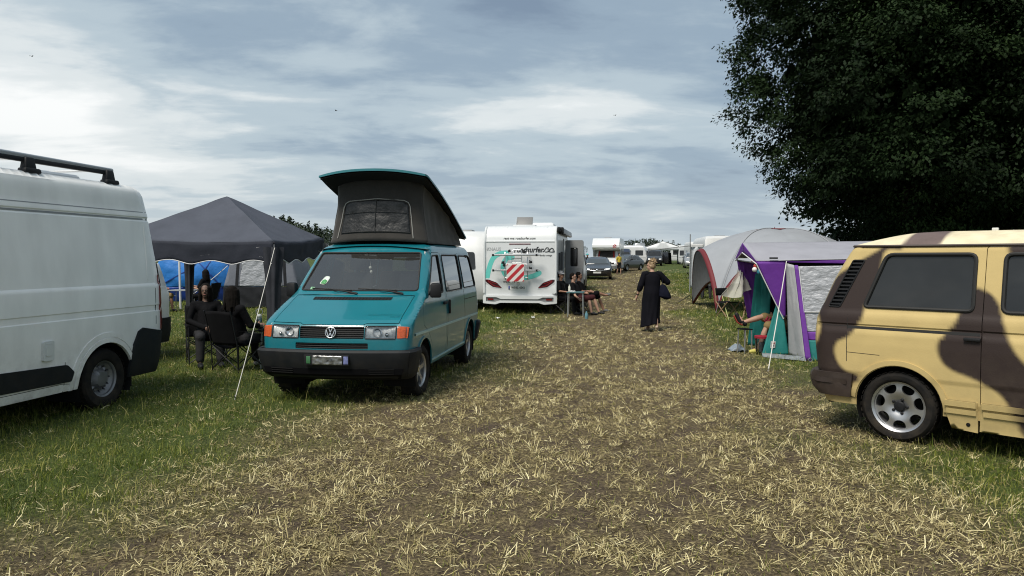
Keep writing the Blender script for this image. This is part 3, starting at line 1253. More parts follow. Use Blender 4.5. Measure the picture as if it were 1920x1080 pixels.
    for sg in (1, -1):
        for x in (-0.42, 0.75, 1.9):
            ft = MB()
            ft.box((x, sg * 0.735, 2.69), (0.16, 0.09, 0.15), 0, None, 0.7, 0.02)
            ft.box((x - 0.0, sg * 0.75, 2.625), (0.22, 0.11, 0.05), 0, None, 0.9, 0.015)
            ft.build('rail_foot', M_BLACK, root)
    bx = MB()
    bx.box((0.05, 0.30, 2.665), (0.62, 0.42, 0.05), 0, None, 0.9, 0.02)
    bx.build('roof_hatch', M_ALU, root)
    for sg in (1, -1):
        wheel(root, 0.0, sg * 0.86, 0.345, 0.225, 0.205, 'steel', sg)
        wheel(root, 3.45, sg * 0.86, 0.345, 0.225, 0.205, 'steel', sg)
        mf = MB()
        mf.box((-0.42, sg * 0.86, 0.34), (0.015, 0.24, 0.3))
        mf.build('mudflap', M_BLACK, root)
    return root


van_a = cargo_van('white high-roof panel van with roof rails, cut off by the left picture edge', (-5.60, 8.56, 0.0), -100)
# ------------------------------------------------------------ teal camper with its pop-top raised
M_TEAL = mat('teal_paint', (0.005, 0.150, 0.190), 0.30, coat=0.6, var=0.04, vscale=3, dust=0.22)
M_CANVAS = mat('pop_top_canvas', (0.046, 0.043, 0.040), 0.9, var=0.12, vscale=5, bump=0.003, bscale=30, sheen=0.2)
M_LAMP = mat('lamp_reflector', (0.90, 0.91, 0.91), 0.25, 0.15, var=0.25, vscale=30, bump=0.006, bscale=45)
M_LENS = glass('lamp_lens', (0.93, 0.94, 0.94), 1.3)
M_SCREEN = glass('windscreen_glass', (0.74, 0.77, 0.76), 3.2, 0.035)
M_SIDEGLASS = glass('side_glass', (0.16, 0.17, 0.17), 2.0)
M_SEAT = mat('seat_cloth', (0.17, 0.17, 0.175), 0.9, var=0.2, bump=0.002, bscale=80)
M_DASH = mat('dashboard_grey', (0.27, 0.27, 0.27), 0.7)
M_TEALTRIM = mat('teal_trim_light', (0.26, 0.46, 0.48), 0.35, coat=0.3)


def emblem(parent, M, r):
    """round badge: a ring with a V above a W"""
    m = MB()
    ring = [(r * math.cos(t), r * math.sin(t), 0) for t in (2 * PI * k / 32 for k in range(32))]
    m.tube([M @ Vector(p) for p in ring], r * 0.078, 8, closed=True)

    def bar(a, b):
        a, b = Vector(a) * r, Vector(b) * r
        d = (b - a).normalized()
        n = Vector((-d.y, d.x)) * r * 0.066
        m.prism([(a + n)[:], (a - n)[:], (b - n)[:], (b + n)[:]][::1], -0.004, 0.006, M)
    bar(Vector((-0.36, 0.86)), Vector((0.0, 0.06)))
    bar(Vector((0.36, 0.86)), Vector((0.0, 0.06)))
    bar(Vector((-0.80, 0.46)), Vector((-0.36, -0.84)))
    bar(Vector((0.80, 0.46)), Vector((0.36, -0.84)))
    bar(Vector((-0.36, -0.84)), Vector((0.0, -0.06)))
    bar(Vector((0.36, -0.84)), Vector((0.0, -0.06)))
    return m.build('emblem', mat('badge_chrome', (0.80, 0.81, 0.82), 0.25, 0.8), parent)


def seat(parent, x, y, z, w=0.5, m=None):
    s = MB()
    s.box((x, y, z), (0.5, w, 0.16), 0, None, 0.92, 0.05)
    Mt = Matrix.Rotation(R(-14), 4, 'Y')
    s.box((x - 0.30, y, z + 0.38), (0.14, w, 0.68), 0, Mt, 0.86, 0.05)
    s.box((x - 0.40, y, z + 0.84), (0.10, 0.27, 0.18), 0, Mt, 0.9, 0.04)
    s.box((x - 0.0, y, z - 0.2), (0.4, w * 0.8, 0.3))
    return s.build('seat', m or M_SEAT, parent, smooth=50)


def teal_camper():
    root = thing('camper_van', 'teal camper van facing the track, grey pop-top roof raised', 'camper van', (-2.0, 9.31, 0.0), -98)
    Wz = [(0.28, 0.86), (0.36, 0.895), (0.6, 0.915), (0.84, 0.92), (0.875, 0.92), (1.0, 0.915), (1.15, 0.905), (1.21, 0.893), (1.5, 0.845), (1.80, 0.785), (1.85, 0.765), (1.89, 0.735), (1.915, 0.69)]
    Xz = [(0.28, 0.66), (0.36, 0.745), (0.62, 0.775), (0.78, 0.77), (0.90, 0.745), (0.945, 0.715), (0.985, 0.645), (1.05, 0.50), (1.13, 0.30), (1.20, 0.13), (1.25, 0.0), (1.285, -0.085), (1.50, -0.31), (1.70, -0.52), (1.81, -0.645), (1.85, -0.71), (1.885, -0.80), (1.915, -0.92)]
    Tz = [(0.28, -3.66), (0.4, -3.72), (0.9, -3.74), (1.2, -3.72), (1.8, -3.56), (1.87, -3.50), (1.915, -3.38)]
    sh = Shell(Wz, Xz, Tz, 0.16, 0.14, 0.13, 0.05)
    zs = [0.34, 0.42, 0.5, 0.56, 0.62, 0.7, 0.78, 0.83, 0.87, 0.90] + [0.92 + 0.0125 * k for k in range(30)] + [1.31, 1.35, 1.40, 1.45, 1.5, 1.55, 1.6, 1.65, 1.70, 1.75, 1.79, 1.81, 1.825, 1.84, 1.853, 1.865, 1.878, 1.89, 1.90, 1.915]
    L = sh.side(1)
    Rr = sh.side(-1)
    belt = 1.215
    # side openings (x, z): front door glass, sliding door glass, rear quarter glass
    def apx(z):                                          # A-pillar line
        return sh.fx(z) - 0.10
    g1 = rpoly([(apx(1.26) - 0.06, 1.245), (apx(1.76) - 0.05, 1.755), (-1.20, 1.765), (-1.14, 1.245)], 0.04)
    g2 = rpoly([(-1.34, 1.245), (-1.40, 1.765), (-2.44, 1.765), (-2.42, 1.245)], 0.05)
    g3 = rpoly([(-2.56, 1.25), (-2.56, 1.76), (-3.38, 1.755), (-3.52, 1.25)], [0.04, 0.04, 0.10, 0.06])
    door = rpoly([(-0.40, 0.44), (-0.02, 0.90), (apx(1.20) + 0.0, 1.20), (apx(1.80), 1.80), (-1.27, 1.805), (-1.22, 1.2), (-1.22, 0.40)][::-1], [0.03, 0.03, 0.06, 0.03, 0.03, 0.10, 0.05])
    door = rpoly([(-1.22, 0.40), (-0.46, 0.40), (-0.40, 0.62), (-0.20, 0.80), (0.02, 0.88), (0.02, 1.15), (apx(1.225), 1.225), (apx(1.80), 1.80), (-1.27, 1.805), (-1.24, 1.2)], [0.05, 0.05, 0.1, 0.1, 0.03, 0.03, 0.02, 0.03, 0.04, 0.1])
    b = MB()
    rows = [0.36, 0.42, 0.5, 0.56, 0.62, 0.7, 0.78, 0.84, 0.87, 0.9] + [0.92 + 0.0125 * k for k in range(30)] + [1.3, 1.4, 1.5, 1.6, 1.7, 1.8, 1.85, 1.87, 1.89, 1.905]
    arches = [(0.0, 0.34, 0.385), (-2.92, 0.34, 0.385)]
    for sg, fm in ((1, L), (-1, Rr)):
        b.panel(sh.side_outline(zs, 0.34, arches), fm, [door, inset(g2, -0.015), inset(g3, -0.015)], sp=0.05, rows=rows, rim=0.0, hrim=0.025, esp=0.6)
    lamps = []
    for sg in (1, -1):
        lamps.append((sg, rpoly([(sg * 0.405, 0.79), (sg * 0.755, 0.785), (sg * 0.755, 0.93), (sg * 0.405, 0.93)], 0.012)))
    zt = 1.90
    W = lambda z: sh.W(z) - K45 * 0.16
    screen = rpoly([(-W(1.30) + 0.045, 1.300), (W(1.30) - 0.045, 1.300), (W(1.8) - 0.045, 1.800), (-W(1.8) + 0.045, 1.800)], [0.05, 0.05, 0.04, 0.04])
    hood = [(-0.775, 1.250), (-0.775, 0.955), (-0.40, 0.952), (-0.37, 0.938), (0.37, 0.938), (0.40, 0.952), (0.775, 0.955), (0.775, 1.250), (0.5, 1.262), (0, 1.266), (-0.5, 1.262)]
    grille = rpoly([(-0.392, 0.785), (0.392, 0.785), (0.392, 0.925), (-0.392, 0.925)], 0.015)
    low = rpoly([(-0.44, 0.665), (0.44, 0.665), (0.44, 0.735), (-0.44, 0.735)], 0.012)
    ind = [rpoly([(sg * 0.77, 0.79), (sg * (W(0.8) - 0.004), 0.795), (sg * (W(0.9) - 0.004), 0.92), (sg * 0.77, 0.928)], 0.008) for sg in (1, -1)]
    frows = [0.36, 0.5, 0.58, 0.62, 0.7, 0.76, 0.78, 0.84, 0.9] + [0.92 + 0.0125 * k for k in range(30)] + [1.31, 1.35, 1.45, 1.55, 1.65, 1.75, 1.81, 1.84, 1.865, 1.89]
    b.panel(sh.front_outline(zs), sh.front, [screen, hood, grille, low, lamps[0][1], lamps[1][1]], sp=0.05, rows=frows, hrim=0.03, esp=0.6)
    rg = rpoly([(-0.62, 1.25), (0.62, 1.25), (0.58, 1.74), (-0.58, 1.74)], 0.06)
    b.panel(sh.rear_outline(zs), sh.rear, [rg], sp=0.12, rows=frows[::2], hrim=0.02)
    sh.roof(b, 1.915, 0.045)
    body = b.build('body', M_TEAL, root, smooth=32)
    h = MB()
    h.panel(inset(hood, 0.007), lambda y, z, o: sh.front(y, z, o), sp=0.05, rows=[q for q in frows if 0.93 < q < 1.27], rim=0.02)
    h.build('hood', M_TEAL, root, smooth=30)
    ws = MB()
    ws.panel(inset(screen, -0.004), lambda y, z, o: sh.front(y, z, o - 0.012), sp=0.08)
    ws.build('windscreen', M_SCREEN, root)
    wr = MB()
    loop = [sh.front(y, z, 0.002) for y, z in resample(inset(screen, 0.006), 0.08)]
    wr.tube(loop, 0.011, 6, closed=True)
    wr.build('windscreen_seal', M_RUBBER, root)
    # teal-tinted rear and side panes
    for sg, fm in ((1, L), (-1, Rr)):
        for g in (g2, g3):
            p = MB()
            p.panel(inset(g, -0.012), lambda x, z, o: fm(x, z, o - 0.008), sp=0.12)
            pw = p.build('side_window', M_SIDEGLASS, root)
            q = MB()
            q.tube([fm(x, z, 0.0) for x, z in resample(inset(g, 0.004), 0.08)], 0.011, 6, closed=True)
            q.build('window_seal', M_RUBBER, pw)
        dd = MB()
        dp = inset(door, 0.006)
        dd.panel(dp, fm, [g1], sp=0.09, rows=rows, rim=0.025, hrim=0.025, esp=0.05)
        dr = dd.build('door', M_TEAL, root, smooth=32)
        p = MB()
        p.panel(inset(g1, -0.012), lambda x, z, o: fm(x, z, o - 0.01), sp=0.1)
        p.build('window', M_SIDEGLASS, dr)
        q = MB()
        q.tube([fm(x, z, 0.0) for x, z in resample(inset(g1, 0.004), 0.08)], 0.012, 6, closed=True)
        q.build('window_seal', M_RUBBER, dr)
        hd = MB()
        y = fm(-1.12, 1.08, 0)[1]
        hd.box((-1.12, y + sg * 0.018, 1.10), (0.16, 0.03, 0.045), 0, None, 1, 0.01)
        hd.build('handle', M_BLACK, dr)
        # sliding-door seams and its handle
        for x in (-1.30, -2.49):
            sm = MB()
            sm.strip([(x - 0.04 * max(0, z - 1.2), z) for z in np.linspace(0.42, 1.80, 24)], 0.009, fm, 0.0015, 0.01)
            sm.build('door_seam', M_RUBBER, root)
        sm = MB()
        sm.strip([(x, 1.075) for x in np.linspace(-2.5, -3.6, 10)], 0.012, fm, 0.0015, 0.01)
        sm.build('door_rail', M_RUBBER, root)
        hs = MB()
        y = fm(-1.40, 1.05, 0)[1]
        hs.box((-1.37, y + sg * 0.018, 1.03), (0.035, 0.035, 0.20), 0, None, 1, 0.01)
        hs.build('slide_handle', M_BLACK, root)
        tr = MB()                                        # light rubbing strip along the flank
        tr.strip([(x, 0.80 + 0.008 * (x + 0.5)) for x in np.linspace(0.44, -3.62, 40)], 0.030, fm, 0.010, 0.004)
        tr.strip([(x, 0.395) for x in np.linspace(-0.42, -2.50, 24)], 0.018, fm, 0.012, 0.004)
        tr.build('side_trim', M_TEALTRIM, root)
        for ax in (0.0, -2.92):                          # flared wheel-arch lips
            lip = MB()
            lip.strip([(ax + 0.40 * math.cos(t), 0.34 + 0.40 * math.sin(t)) for t in (PI * (0.02 + 0.96 * k / 20) for k in range(21))], 0.03, fm, 0.014, 0.004)
            lip.build('arch_lip', M_TEAL, root)
        mi = MB()                                        # door mirror on its arm
        mi.tube([fm(-0.38, 1.27, 0.0), (-0.36, sg * 0.93, 1.28)], 0.02, 8)
        mi.box((-0.36, sg * 0.975, 1.305), (0.10, 0.15, 0.19), 0, R(sg * 12), 0.9, 0.03)
        mi.build('mirror', M_BLACK, dr)
    rw = MB()
    rw.panel(inset(rg, -0.01), lambda y, z, o: sh.rear(y, z, o - 0.01), sp=0.15)
    rw.build('rear_window', M_SIDEGLASS, root)
    # grilles: dark wells with slats
    for poly, n, (z0, z1), wd in ((grille, 6, (0.785, 0.925), 0.392), (low, 3, (0.665, 0.735), 0.44)):
        gr = MB()
        gr.panel(inset(poly, -0.004), lambda y, z, o: sh.front(y, z, o - 0.045), sp=0.1)
        for k in range(n):
            z = z0 + (z1 - z0) * (k + 0.5) / n
            gr.tube([sh.front(y, z, -0.012) for y in np.linspace(-wd + 0.005, wd - 0.005, 11)], 0.006, 6)
        gr.build('grille', M_BLACK, root)
    p = sh.front(0, 0.858, 0.014)
    tilt = Matrix.Rotation(R(-10), 4, 'Y')
    emblem(root, Matrix.Translation(p) @ tilt @ Matrix(((0, 0, 1, 0), (1, 0, 0, 0), (0, 1, 0, 0), (0, 0, 0, 1))), 0.062)
    for sg, lp in lamps:
        rf = MB()
        rf.panel(inset(lp, -0.003), lambda y, z, o: sh.front(y, z, o - 0.05 * (1 - ((y - sg * 0.57) / 0.17) ** 2 * 0.8)), sp=0.03)
        lampo = rf.build('headlight', M_LAMP, root)
        bl = MB()
        bl.lathe([(0.055, 0.0), (0.045, -0.03), (0.02, -0.045), (0.001, -0.046)], 20, Matrix.Translation(sh.front(sg * 0.54, 0.86, -0.008)) @ Matrix.Rotation(R(90), 4, 'Y'))
        bl.ell(sh.front(sg * 0.65, 0.83, -0.015), (0.02, 0.025, 0.025), 10)
        bl.build('bulb_cup', M_CHROME, lampo)
        ln = MB()
        ln.panel(inset(lp, 0.002), lambda y, z, o: sh.front(y, z, o + 0.006), sp=0.06, rim=0.02)
        ln.build('lens', M_LENS, lampo)
        fr = MB()
        fr.tube([sh.front(y, z, 0.004) for y, z in resample(lp, 0.05)], 0.006, 6, closed=True)
        fr.build('frame', M_BLACK, lampo)
    for sg, ip in zip((1, -1), ind):
        im = MB()
        im.panel(ip, lambda y, z, o: sh.front(y, z, o + 0.008), sp=0.03, rim=0.02)
        fm = L if sg > 0 else Rr
        im.panel([(sh.fx(0.79), 0.79), (sh.fx(0.92), 0.92), (sh.fx(0.92) - 0.015, 0.915), (sh.fx(0.79) - 0.015, 0.80)][::-1], lambda x, z, o: (fm(x, z, 0)[0] + 0.006, fm(x, z, o + 0.006)[1], z), sp=0.03, rim=0.015)
        im.build('turn_signal', M_ORANGE, root, smooth=60)
    # black bumper, wrapping round to the wheel arches
    bp = MB()
    zb = [0.30, 0.34, 0.40, 0.50, 0.58, 0.63, 0.655]
    prof = lambda z: float(np.interp(z, [0.30, 0.36, 0.42, 0.57, 0.62, 0.655], [0.02, 0.05, 0.055, 0.075, 0.085, 0.055]))
    bp.panel(sh.front_outline(zb), lambda y, z, o: (sh.front(y, z, o + prof(z))[0], y * (1 + prof(z) * 0.9 * abs(y)), z), sp=0.08, rows=zb[1:-1], rim=0.06)
    for sg, fm in ((1, L), (-1, Rr)):
        out = [(sh.fx(z), z) for z in zb] + [(0.33, 0.655), (0.385, 0.50), (0.36, 0.34), (0.34, 0.30)]
        bp.panel(out, lambda x, z, o: (fm(x, z, 0)[0] + prof(z) * max(0, (x - 0.34) / 0.35), fm(x, z, o + prof(z) * 0.8)[1], z), sp=0.06, rows=zb[1:-1], rim=0.06)
    bp.build('bumper', M_DARKTRIM, root, smooth=30, weld=0.012)
    va = MB()                                            # black apron below the bumper
    va.panel([(-0.78, 0.305), (0.78, 0.305), (0.82, 0.44), (-0.82, 0.44)], lambda y, z, o: (sh.front(y, z, o + prof(z) + 0.004)[0], y * (1 + prof(z) * 0.9 * abs(y)), z), sp=0.08, rim=0.01)
    va.build('bumper_apron', mat('apron_black', (0.004, 0.004, 0.005), 0.8), root, smooth=30)
    rbp = MB()
    rbp.panel(sh.rear_outline(zb), lambda y, z, o: sh.rear(y, z, o + prof(z)), sp=0.1, rim=0.05)
    for sg, fm in ((1, L), (-1, Rr)):
        rbp.panel([(sh.rx(z), z) for z in zb][::-1] + [(-3.33, 0.32), (-3.38, 0.62), (-3.45, 0.655)], lambda x, z, o: (fm(x, z, 0)[0] - prof(z) * 0.6, fm(x, z, o + prof(z) * 0.7)[1], z), sp=0.08, rim=0.05)
    rbp.build('bumper', M_DARKTRIM, root, smooth=30)
    # slots in the lower bumper
    for sg in (1, -1):
        sl = MB()
        for k in range(3):
            z = 0.43 - 0.025 * k
            sl.tube([(sh.front(yy, z, prof(z) + 0.006)[0], yy * (1 + prof(z) * 0.9 * abs(yy)), z) for yy in np.linspace(sg * 0.45, sg * 0.72, 6)], 0.006, 5)
        sl.build('bumper_slot', M_UNDER, root)
    # plate holder with a wrinkled, mirror-like blank sheet over the plate
    pl = MB()
    px = sh.front(0, 0.53, prof(0.55) + 0.006)[0]
    pl.box((px + 0.006, -0.02, 0.545), (0.012, 0.54, 0.125), 0, None, 1, 0.004)
    plate = pl.build('licence_plate', M_BLACK, root)
    pm = MB()
    pm.grid(30, 10, lambda u, v: (px + 0.016 + 0.008 * noise.noise(Vector((u * 7, v * 2.5, 3.1))), -0.19 + 0.36 * u, 0.492 + 0.105 * v))
    pm.build('plate_sheet', mat('wrinkled_plate', (0.30, 0.30, 0.30), 0.3, 0.7, var=0.8, vscale=14, stretch=(1, 1, 1.5)), plate, solid=0.002)
    pe = MB()
    pe.box((px + 0.014, -0.235, 0.547), (0.01, 0.05, 0.085), 0, None, 1, 0.003)
    pe.build('plate_band', mat('plate_green', (0.05, 0.16, 0.07), 0.4), plate)
    pe = MB()
    pe.box((px + 0.014, 0.215, 0.547), (0.01, 0.055, 0.09), 0, None, 1, 0.003)
    pe.build('plate_band', mat('plate_blue', (0.16, 0.18, 0.36), 0.3, var=0.5, vscale=20), plate)
    # raised lettering in body colour on the hood's corner
    lt = MB()
    lt.text('CALIFORNIA', 0.06, lambda a, b_, c: sh.front(0.56 + a, 1.04 + b_ * 0.42, 0.005 + c), 0.002, 0.25, space=1.25)
    lt.text('COACH', 0.036, lambda a, b_, c: sh.front(0.69 + a, 1.022 + b_ * 0.42, 0.005 + c), 0.002, 0.25)
    lt.build('lettering', mat('teal_letter', (0.006, 0.14, 0.165), 0.45), root)
    # cowl vent and wipers
    cv = MB()
    cvp = rpoly([(-0.50, 1.20), (0.52, 1.20), (0.52, 1.232), (-0.50, 1.232)], 0.008)
    cv.panel(cvp, lambda y, z, o: sh.front(y, z, o + 0.006), sp=0.1, rim=0.01)
    for k in range(24):
        y = -0.48 + 0.98 * k / 23
        cv.tube([sh.front(y, 1.203, 0.010), sh.front(y, 1.229, 0.010)], 0.004, 5)
    cv.build('cowl_vent', M_BLACK, root)
    for y0, y1, z1 in ((-0.62, 0.02, 1.335), (0.02, 0.60, 1.335)):
        wp = MB()
        a = Vector(sh.front(y1 + 0.02, 1.27, 0.02))
        m_ = Vector(sh.front((y0 + y1) / 2, 1.312, 0.035))
        wp.tube([a, a.lerp(m_, 0.5) + Vector((0.02, 0, 0.01)), m_], [0.016, 0.011, 0.008], 8)
        pts = [Vector(sh.front(y0 + (y1 - y0 - 0.08) * k / 8, 1.312 + 0.02 * (1 - k / 8), 0.018)) for k in range(9)]
        wp.tube(pts, 0.009, 6)
        wp.build('wiper', M_BLACK, root)
    # interior
    fl = MB()
    fl.box((-1.5, 0, 0.52), (3.9, 1.66, 0.06))
    fl.box((-2.6, 0, 0.75), (1.6, 1.3, 0.4), 0, None, 1, 0.05)
    fl.build('cabin_floor', M_UNDER, root)
    ds = MB()
    ds.grid(24, 8, lambda u, v: (-0.10 - 0.42 * v, (-0.80 + 1.6 * u), 1.215 + 0.05 * math.sin(v * PI) - 0.25 * max(0, v - 0.85) * 6 * 0.3))
    ds.box((-0.50, 0, 1.02), (0.12, 1.6, 0.36))
    ds.build('dashboard', M_DASH, root)
    seat(root, -0.98, 0.42, 0.80)
    seat(root, -0.98, -0.42, 0.80)
    seat(root, -2.35, 0.0, 0.80, 1.2)
    sw = MB()
    Ms = Matrix.Translation((-0.58, 0.42, 1.22)) @ Matrix.Rotation(R(-28), 4, 'Y')
    Mz = Ms @ Matrix.Rotation(R(0), 4, 'Z')
    ring = [Ms @ Vector((0.195 * math.cos(t), 0.195 * math.sin(t), 0)) for t in (2 * PI * k / 24 for k in range(24))]
    sw.tube(ring, 0.014, 8, closed=True)
    sw.ell(Ms @ Vector((0, 0, -0.02)), (0.06, 0.06, 0.03), 12)
    for t in (0.2, PI - 0.2, -PI / 2):
        sw.tube([Ms @ Vector((0, 0, -0.02)), Ms @ Vector((0.19 * math.cos(t + PI / 2), 0.19 * math.sin(t + PI / 2), 0))], 0.012, 6)
    sw.build('steering_wheel', M_BLACK, root)
    rv = MB()
    rv.box((-0.66, -0.02, 1.72), (0.03, 0.26, 0.07), 0, None, 1, 0.012)
    rv.tube([(-0.66, -0.02, 1.74), (-0.62, -0.02, 1.80)], 0.01, 6)
    rv.build('rear_view_mirror', M_BLACK, root)
    hang = MB()
    hang.tube([(-0.67, 0.0, 1.69), (-0.66, 0.0, 1.60)], 0.002, 4)
    hang.ell((-0.66, 0.0, 1.59), (0.022, 0.022, 0.022), 10)
    hang.ell((-0.66, 0.012, 1.535), (0.020, 0.020, 0.024), 10)
    hang.build('hanging_charm', mat('charm_white', (0.6, 0.6, 0.55), 0.5), root)
    for sg in (1, -1):
        sv = MB()
        sv.box((-0.74, sg * 0.36, 1.765), (0.03, 0.50, 0.085), 0, Matrix.Rotation(R(48), 4, 'Y'), 1, 0.01)
        sv.build('sun_visor', mat('visor_grey', (0.05, 0.05, 0.05), 0.9), root)
        ap = MB()                                        # pale pillar trims inside
        ap.tube([sh.front(sg * (W(1.3) - 0.02), 1.30, -0.05), sh.front(sg * (W(1.8) - 0.02), 1.79, -0.05)], 0.03, 8)
        ap.build('pillar_trim', mat('pillar_grey', (0.42, 0.42, 0.41), 0.7), root)
    hl = MB()
    hl.grid(14, 12, lambda u, v: (-0.75 - 2.7 * u, (-0.76 + 1.52 * v), 1.84 + 0.05 * (1 - (2 * v - 1) ** 2)))
    hl.build('headliner', mat('headliner_grey', (0.20, 0.20, 0.19), 0.95), root)
    st = MB()
    fms = lambda y, z, o: sh.front(y, z, o - 0.006)
    st.panel(rpoly([(-0.56, 1.385), (-0.46, 1.375), (-0.42, 1.475), (-0.50, 1.49)], 0.035), fms, sp=0.04)
    st.build('sticker', mat('sticker_white', (0.62, 0.68, 0.62), 0.5), root, solid=0.001)
    st = MB()
    st.panel(rpoly([(-0.535, 1.39), (-0.465, 1.383), (-0.450, 1.425), (-0.49, 1.445), (-0.525, 1.432)], 0.012), lambda y, z, o: sh.front(y, z, o - 0.0045), sp=0.04)
    st.build('sticker_print', mat('sticker_green', (0.07, 0.30, 0.10), 0.5), root, solid=0.001)
    st = MB()
    st.panel(rpoly([(-0.66, 1.315), (-0.60, 1.312), (-0.595, 1.345), (-0.655, 1.348)], 0.008), fms, sp=0.04)
    st.build('sticker', mat('sticker_pale_green', (0.25, 0.5, 0.3), 0.5), root, solid=0.001)
    un = MB()
    for sg in (1, -1):
        for ax in (0, -2.92):
            arch_liner(un, ax, 0.34, 0.38, sg * 0.5, sg * 0.90)
    un.box((-1.5, 0, 0.40), (4.3, 1.0, 0.2))
    un.box((-1.46, 0, 0.40), (2.0, 1.7, 0.12))
    un.build('underbody', M_UNDER, root)
    for sg in (1, -1):
        wheel(root, 0.0, sg * 0.79, 0.325, 0.205, 0.205, 'five', sg, -3)
        wheel(root, -2.92, sg * 0.79, 0.325, 0.205, 0.205, 'five', sg)
    # tail lamps
    for sg, fm in ((1, L), (-1, Rr)):
        tl = MB()
        tl.panel(rpoly([(sg * 0.74, 0.86), (sg * 0.86, 0.86), (sg * 0.86, 1.16), (sg * 0.76, 1.16)], 0.01), lambda y, z, o: sh.rear(y, z, o + 0.008), sp=0.06, rim=0.02)
        tl.build('tail_light', M_RED, root)

    # raised roof: a moulded lid hinged at the back, canvas walls under it
    y_sag = lambda q: 0.075 * (1 - abs(q) ** 2.2)
    hinge = Vector((-3.42, 0, 2.07))
    nose = Vector((-0.63, 0, 2.87))
    lid = MB()

    def top(u, v, dz=0.0):
        q = v * 2 - 1
        wid = 0.755 + 0.03 * u - 0.04 * (u ** 8)
        base = hinge.lerp(nose, u)
        bow = 0.05 * math.sin(u * PI)
        end = 0.10 * (abs(q) ** 2.5) * (u ** 10)
        drop = 0.045 * max(0, (u - 0.93) / 0.07) ** 2 * 0.6
        return (base.x - end, q * wid, base.z + y_sag(q) + bow + dz - drop)
    lid.grid(30, 22, lambda u, v: top(u, v))
    lid.grid(30, 22, lambda u, v: top(u, v, -0.026 - 0.006 * (1 - abs(v * 2 - 1) ** 6)), 1)
    for e in (0, 1):
        lid.grid(30, 2, lambda u, v: top(u, e, -0.026 * v))
        lid.grid(2, 22, lambda u, v: top(e, v, -0.026 * u - 0.006 * u * (1 - abs(v * 2 - 1) ** 6)))
    lid.build('roof_lid', [mat('lid_paint', (0.030, 0.175, 0.205), 0.4, coat=0.3, var=0.1), mat('lid_dark', (0.020, 0.020, 0.021), 0.9)], root, smooth=40)
    un2 = MB()
    un2.grid(30, 22, lambda u, v: top(u * 0.985 + 0.008, 0.012 + v * 0.976, -0.050))
    un2.build('lid_lining', mat('lid_dark', (0.020, 0.020, 0.021), 0.9), root, solid=0.006)

    def canvas_front(u, v):
        """front wall: bellies in the middle of its height, wider at the foot"""
        q = u * 2 - 1
        w = 0.705 - 0.10 * math.sin(min(1, v * 1.15) * PI / 2) + 0.02 * v ** 6
        x = -0.93 - 0.05 * (1 - v) * 0 + 0.04 * (1 - q * q) * (1 - v) - 0.10 * abs(q) ** 4 - 0.09 * v
        z = 1.925 + 0.035 * (1 - q * q) + v * (top(0.91, u)[2] - 0.06 - 1.925 - 0.035 * (1 - q * q))
        x += 0.012 * noise.noise(Vector((u * 5, v * 4, 2.2)))
        return Vector((x, q * w, z))
    cn = MB()
    cn.grid(34, 18, canvas_front)
    for sg in (1, -1):
        def canvas_side(u, v):
            a = canvas_front(1.0 if sg > 0 else 0.0, v)
            ub = 0.91 * (1 - u) + 0.05 * u
            zt = top(ub, 0.5 + sg * 0.45)[2] - 0.06
            zb = 1.925
            x = a.x + (-3.20 - a.x) * u
            w = abs(a.y) + (0.71 - 0.04 * math.sin(v * PI / 2) - abs(a.y)) * min(1, u * 1.6)
            w -= 0.05 * math.sin(v * PI) * math.sin(u * PI)
            w += 0.018 * noise.noise(Vector((u * 9, v * 3, 7 + sg)))
            return (x, sg * w, zb + (zt - zb) * v)
        cn.grid(34, 18, canvas_side)
    cn.grid(12, 6, lambda u, v: (-3.20, (u * 2 - 1) * (0.71 - 0.04 * v), 1.925 + v * (top(0.05, u)[2] - 0.06 - 1.925)))
    canvas = cn.build('canvas', M_CANVAS, root, smooth=40, solid=0.004)
    # gauze window with its piping, cross straps
    def cf(u, v, o=0.006):
        p = canvas_front(u, v)
        return (p.x + o, p.y, p.z)
    wn = MB()
    wn.panel(rpoly([(0.115, 0.13), (0.855, 0.13), (0.855, 0.645), (0.115, 0.645)], [0.01, 0.01, 0.09, 0.09]), lambda u, v, o: cf(u, v, 0.005 + o + 0.006 * noise.noise(Vector((u * 9, v * 5, 1)))), sp=0.04)
    wn.build('gauze_window', mat('gauze_dark', (0.010, 0.0105, 0.011), 0.45, var=0.7, vscale=9, bump=0.02, bscale=9), canvas, solid=0.003)
    pp = MB()
    path = [(0.085, 0.075), (0.095, 0.35), (0.105, 0.58), (0.125, 0.64), (0.17, 0.665), (0.5, 0.672), (0.81, 0.665), (0.855, 0.64), (0.873, 0.58), (0.877, 0.35), (0.873, 0.06)]
    pp.tube([cf(u, v, 0.010) for u, v in path], 0.0065, 6)
    pp.build('piping', mat('piping_grey', (0.30, 0.29, 0.27), 0.7), canvas)
    sp_ = MB()
    sp_.tube([cf(0.49, v, 0.012) for v in np.linspace(0.14, 0.645, 8)], 0.010, 6, flat=0.4)
    sp_.tube([cf(u, 0.46, 0.012) for u in np.linspace(0.12, 0.85, 10)], 0.006, 6, flat=0.4)
    sp_.tube([cf(u, 0.15, 0.012) for u in np.linspace(0.12, 0.85, 10)], 0.006, 6, flat=0.4)
    sp_.build('strap', mat('strap_grey', (0.075, 0.075, 0.075), 0.8), canvas)
    return root


camper = teal_camper()
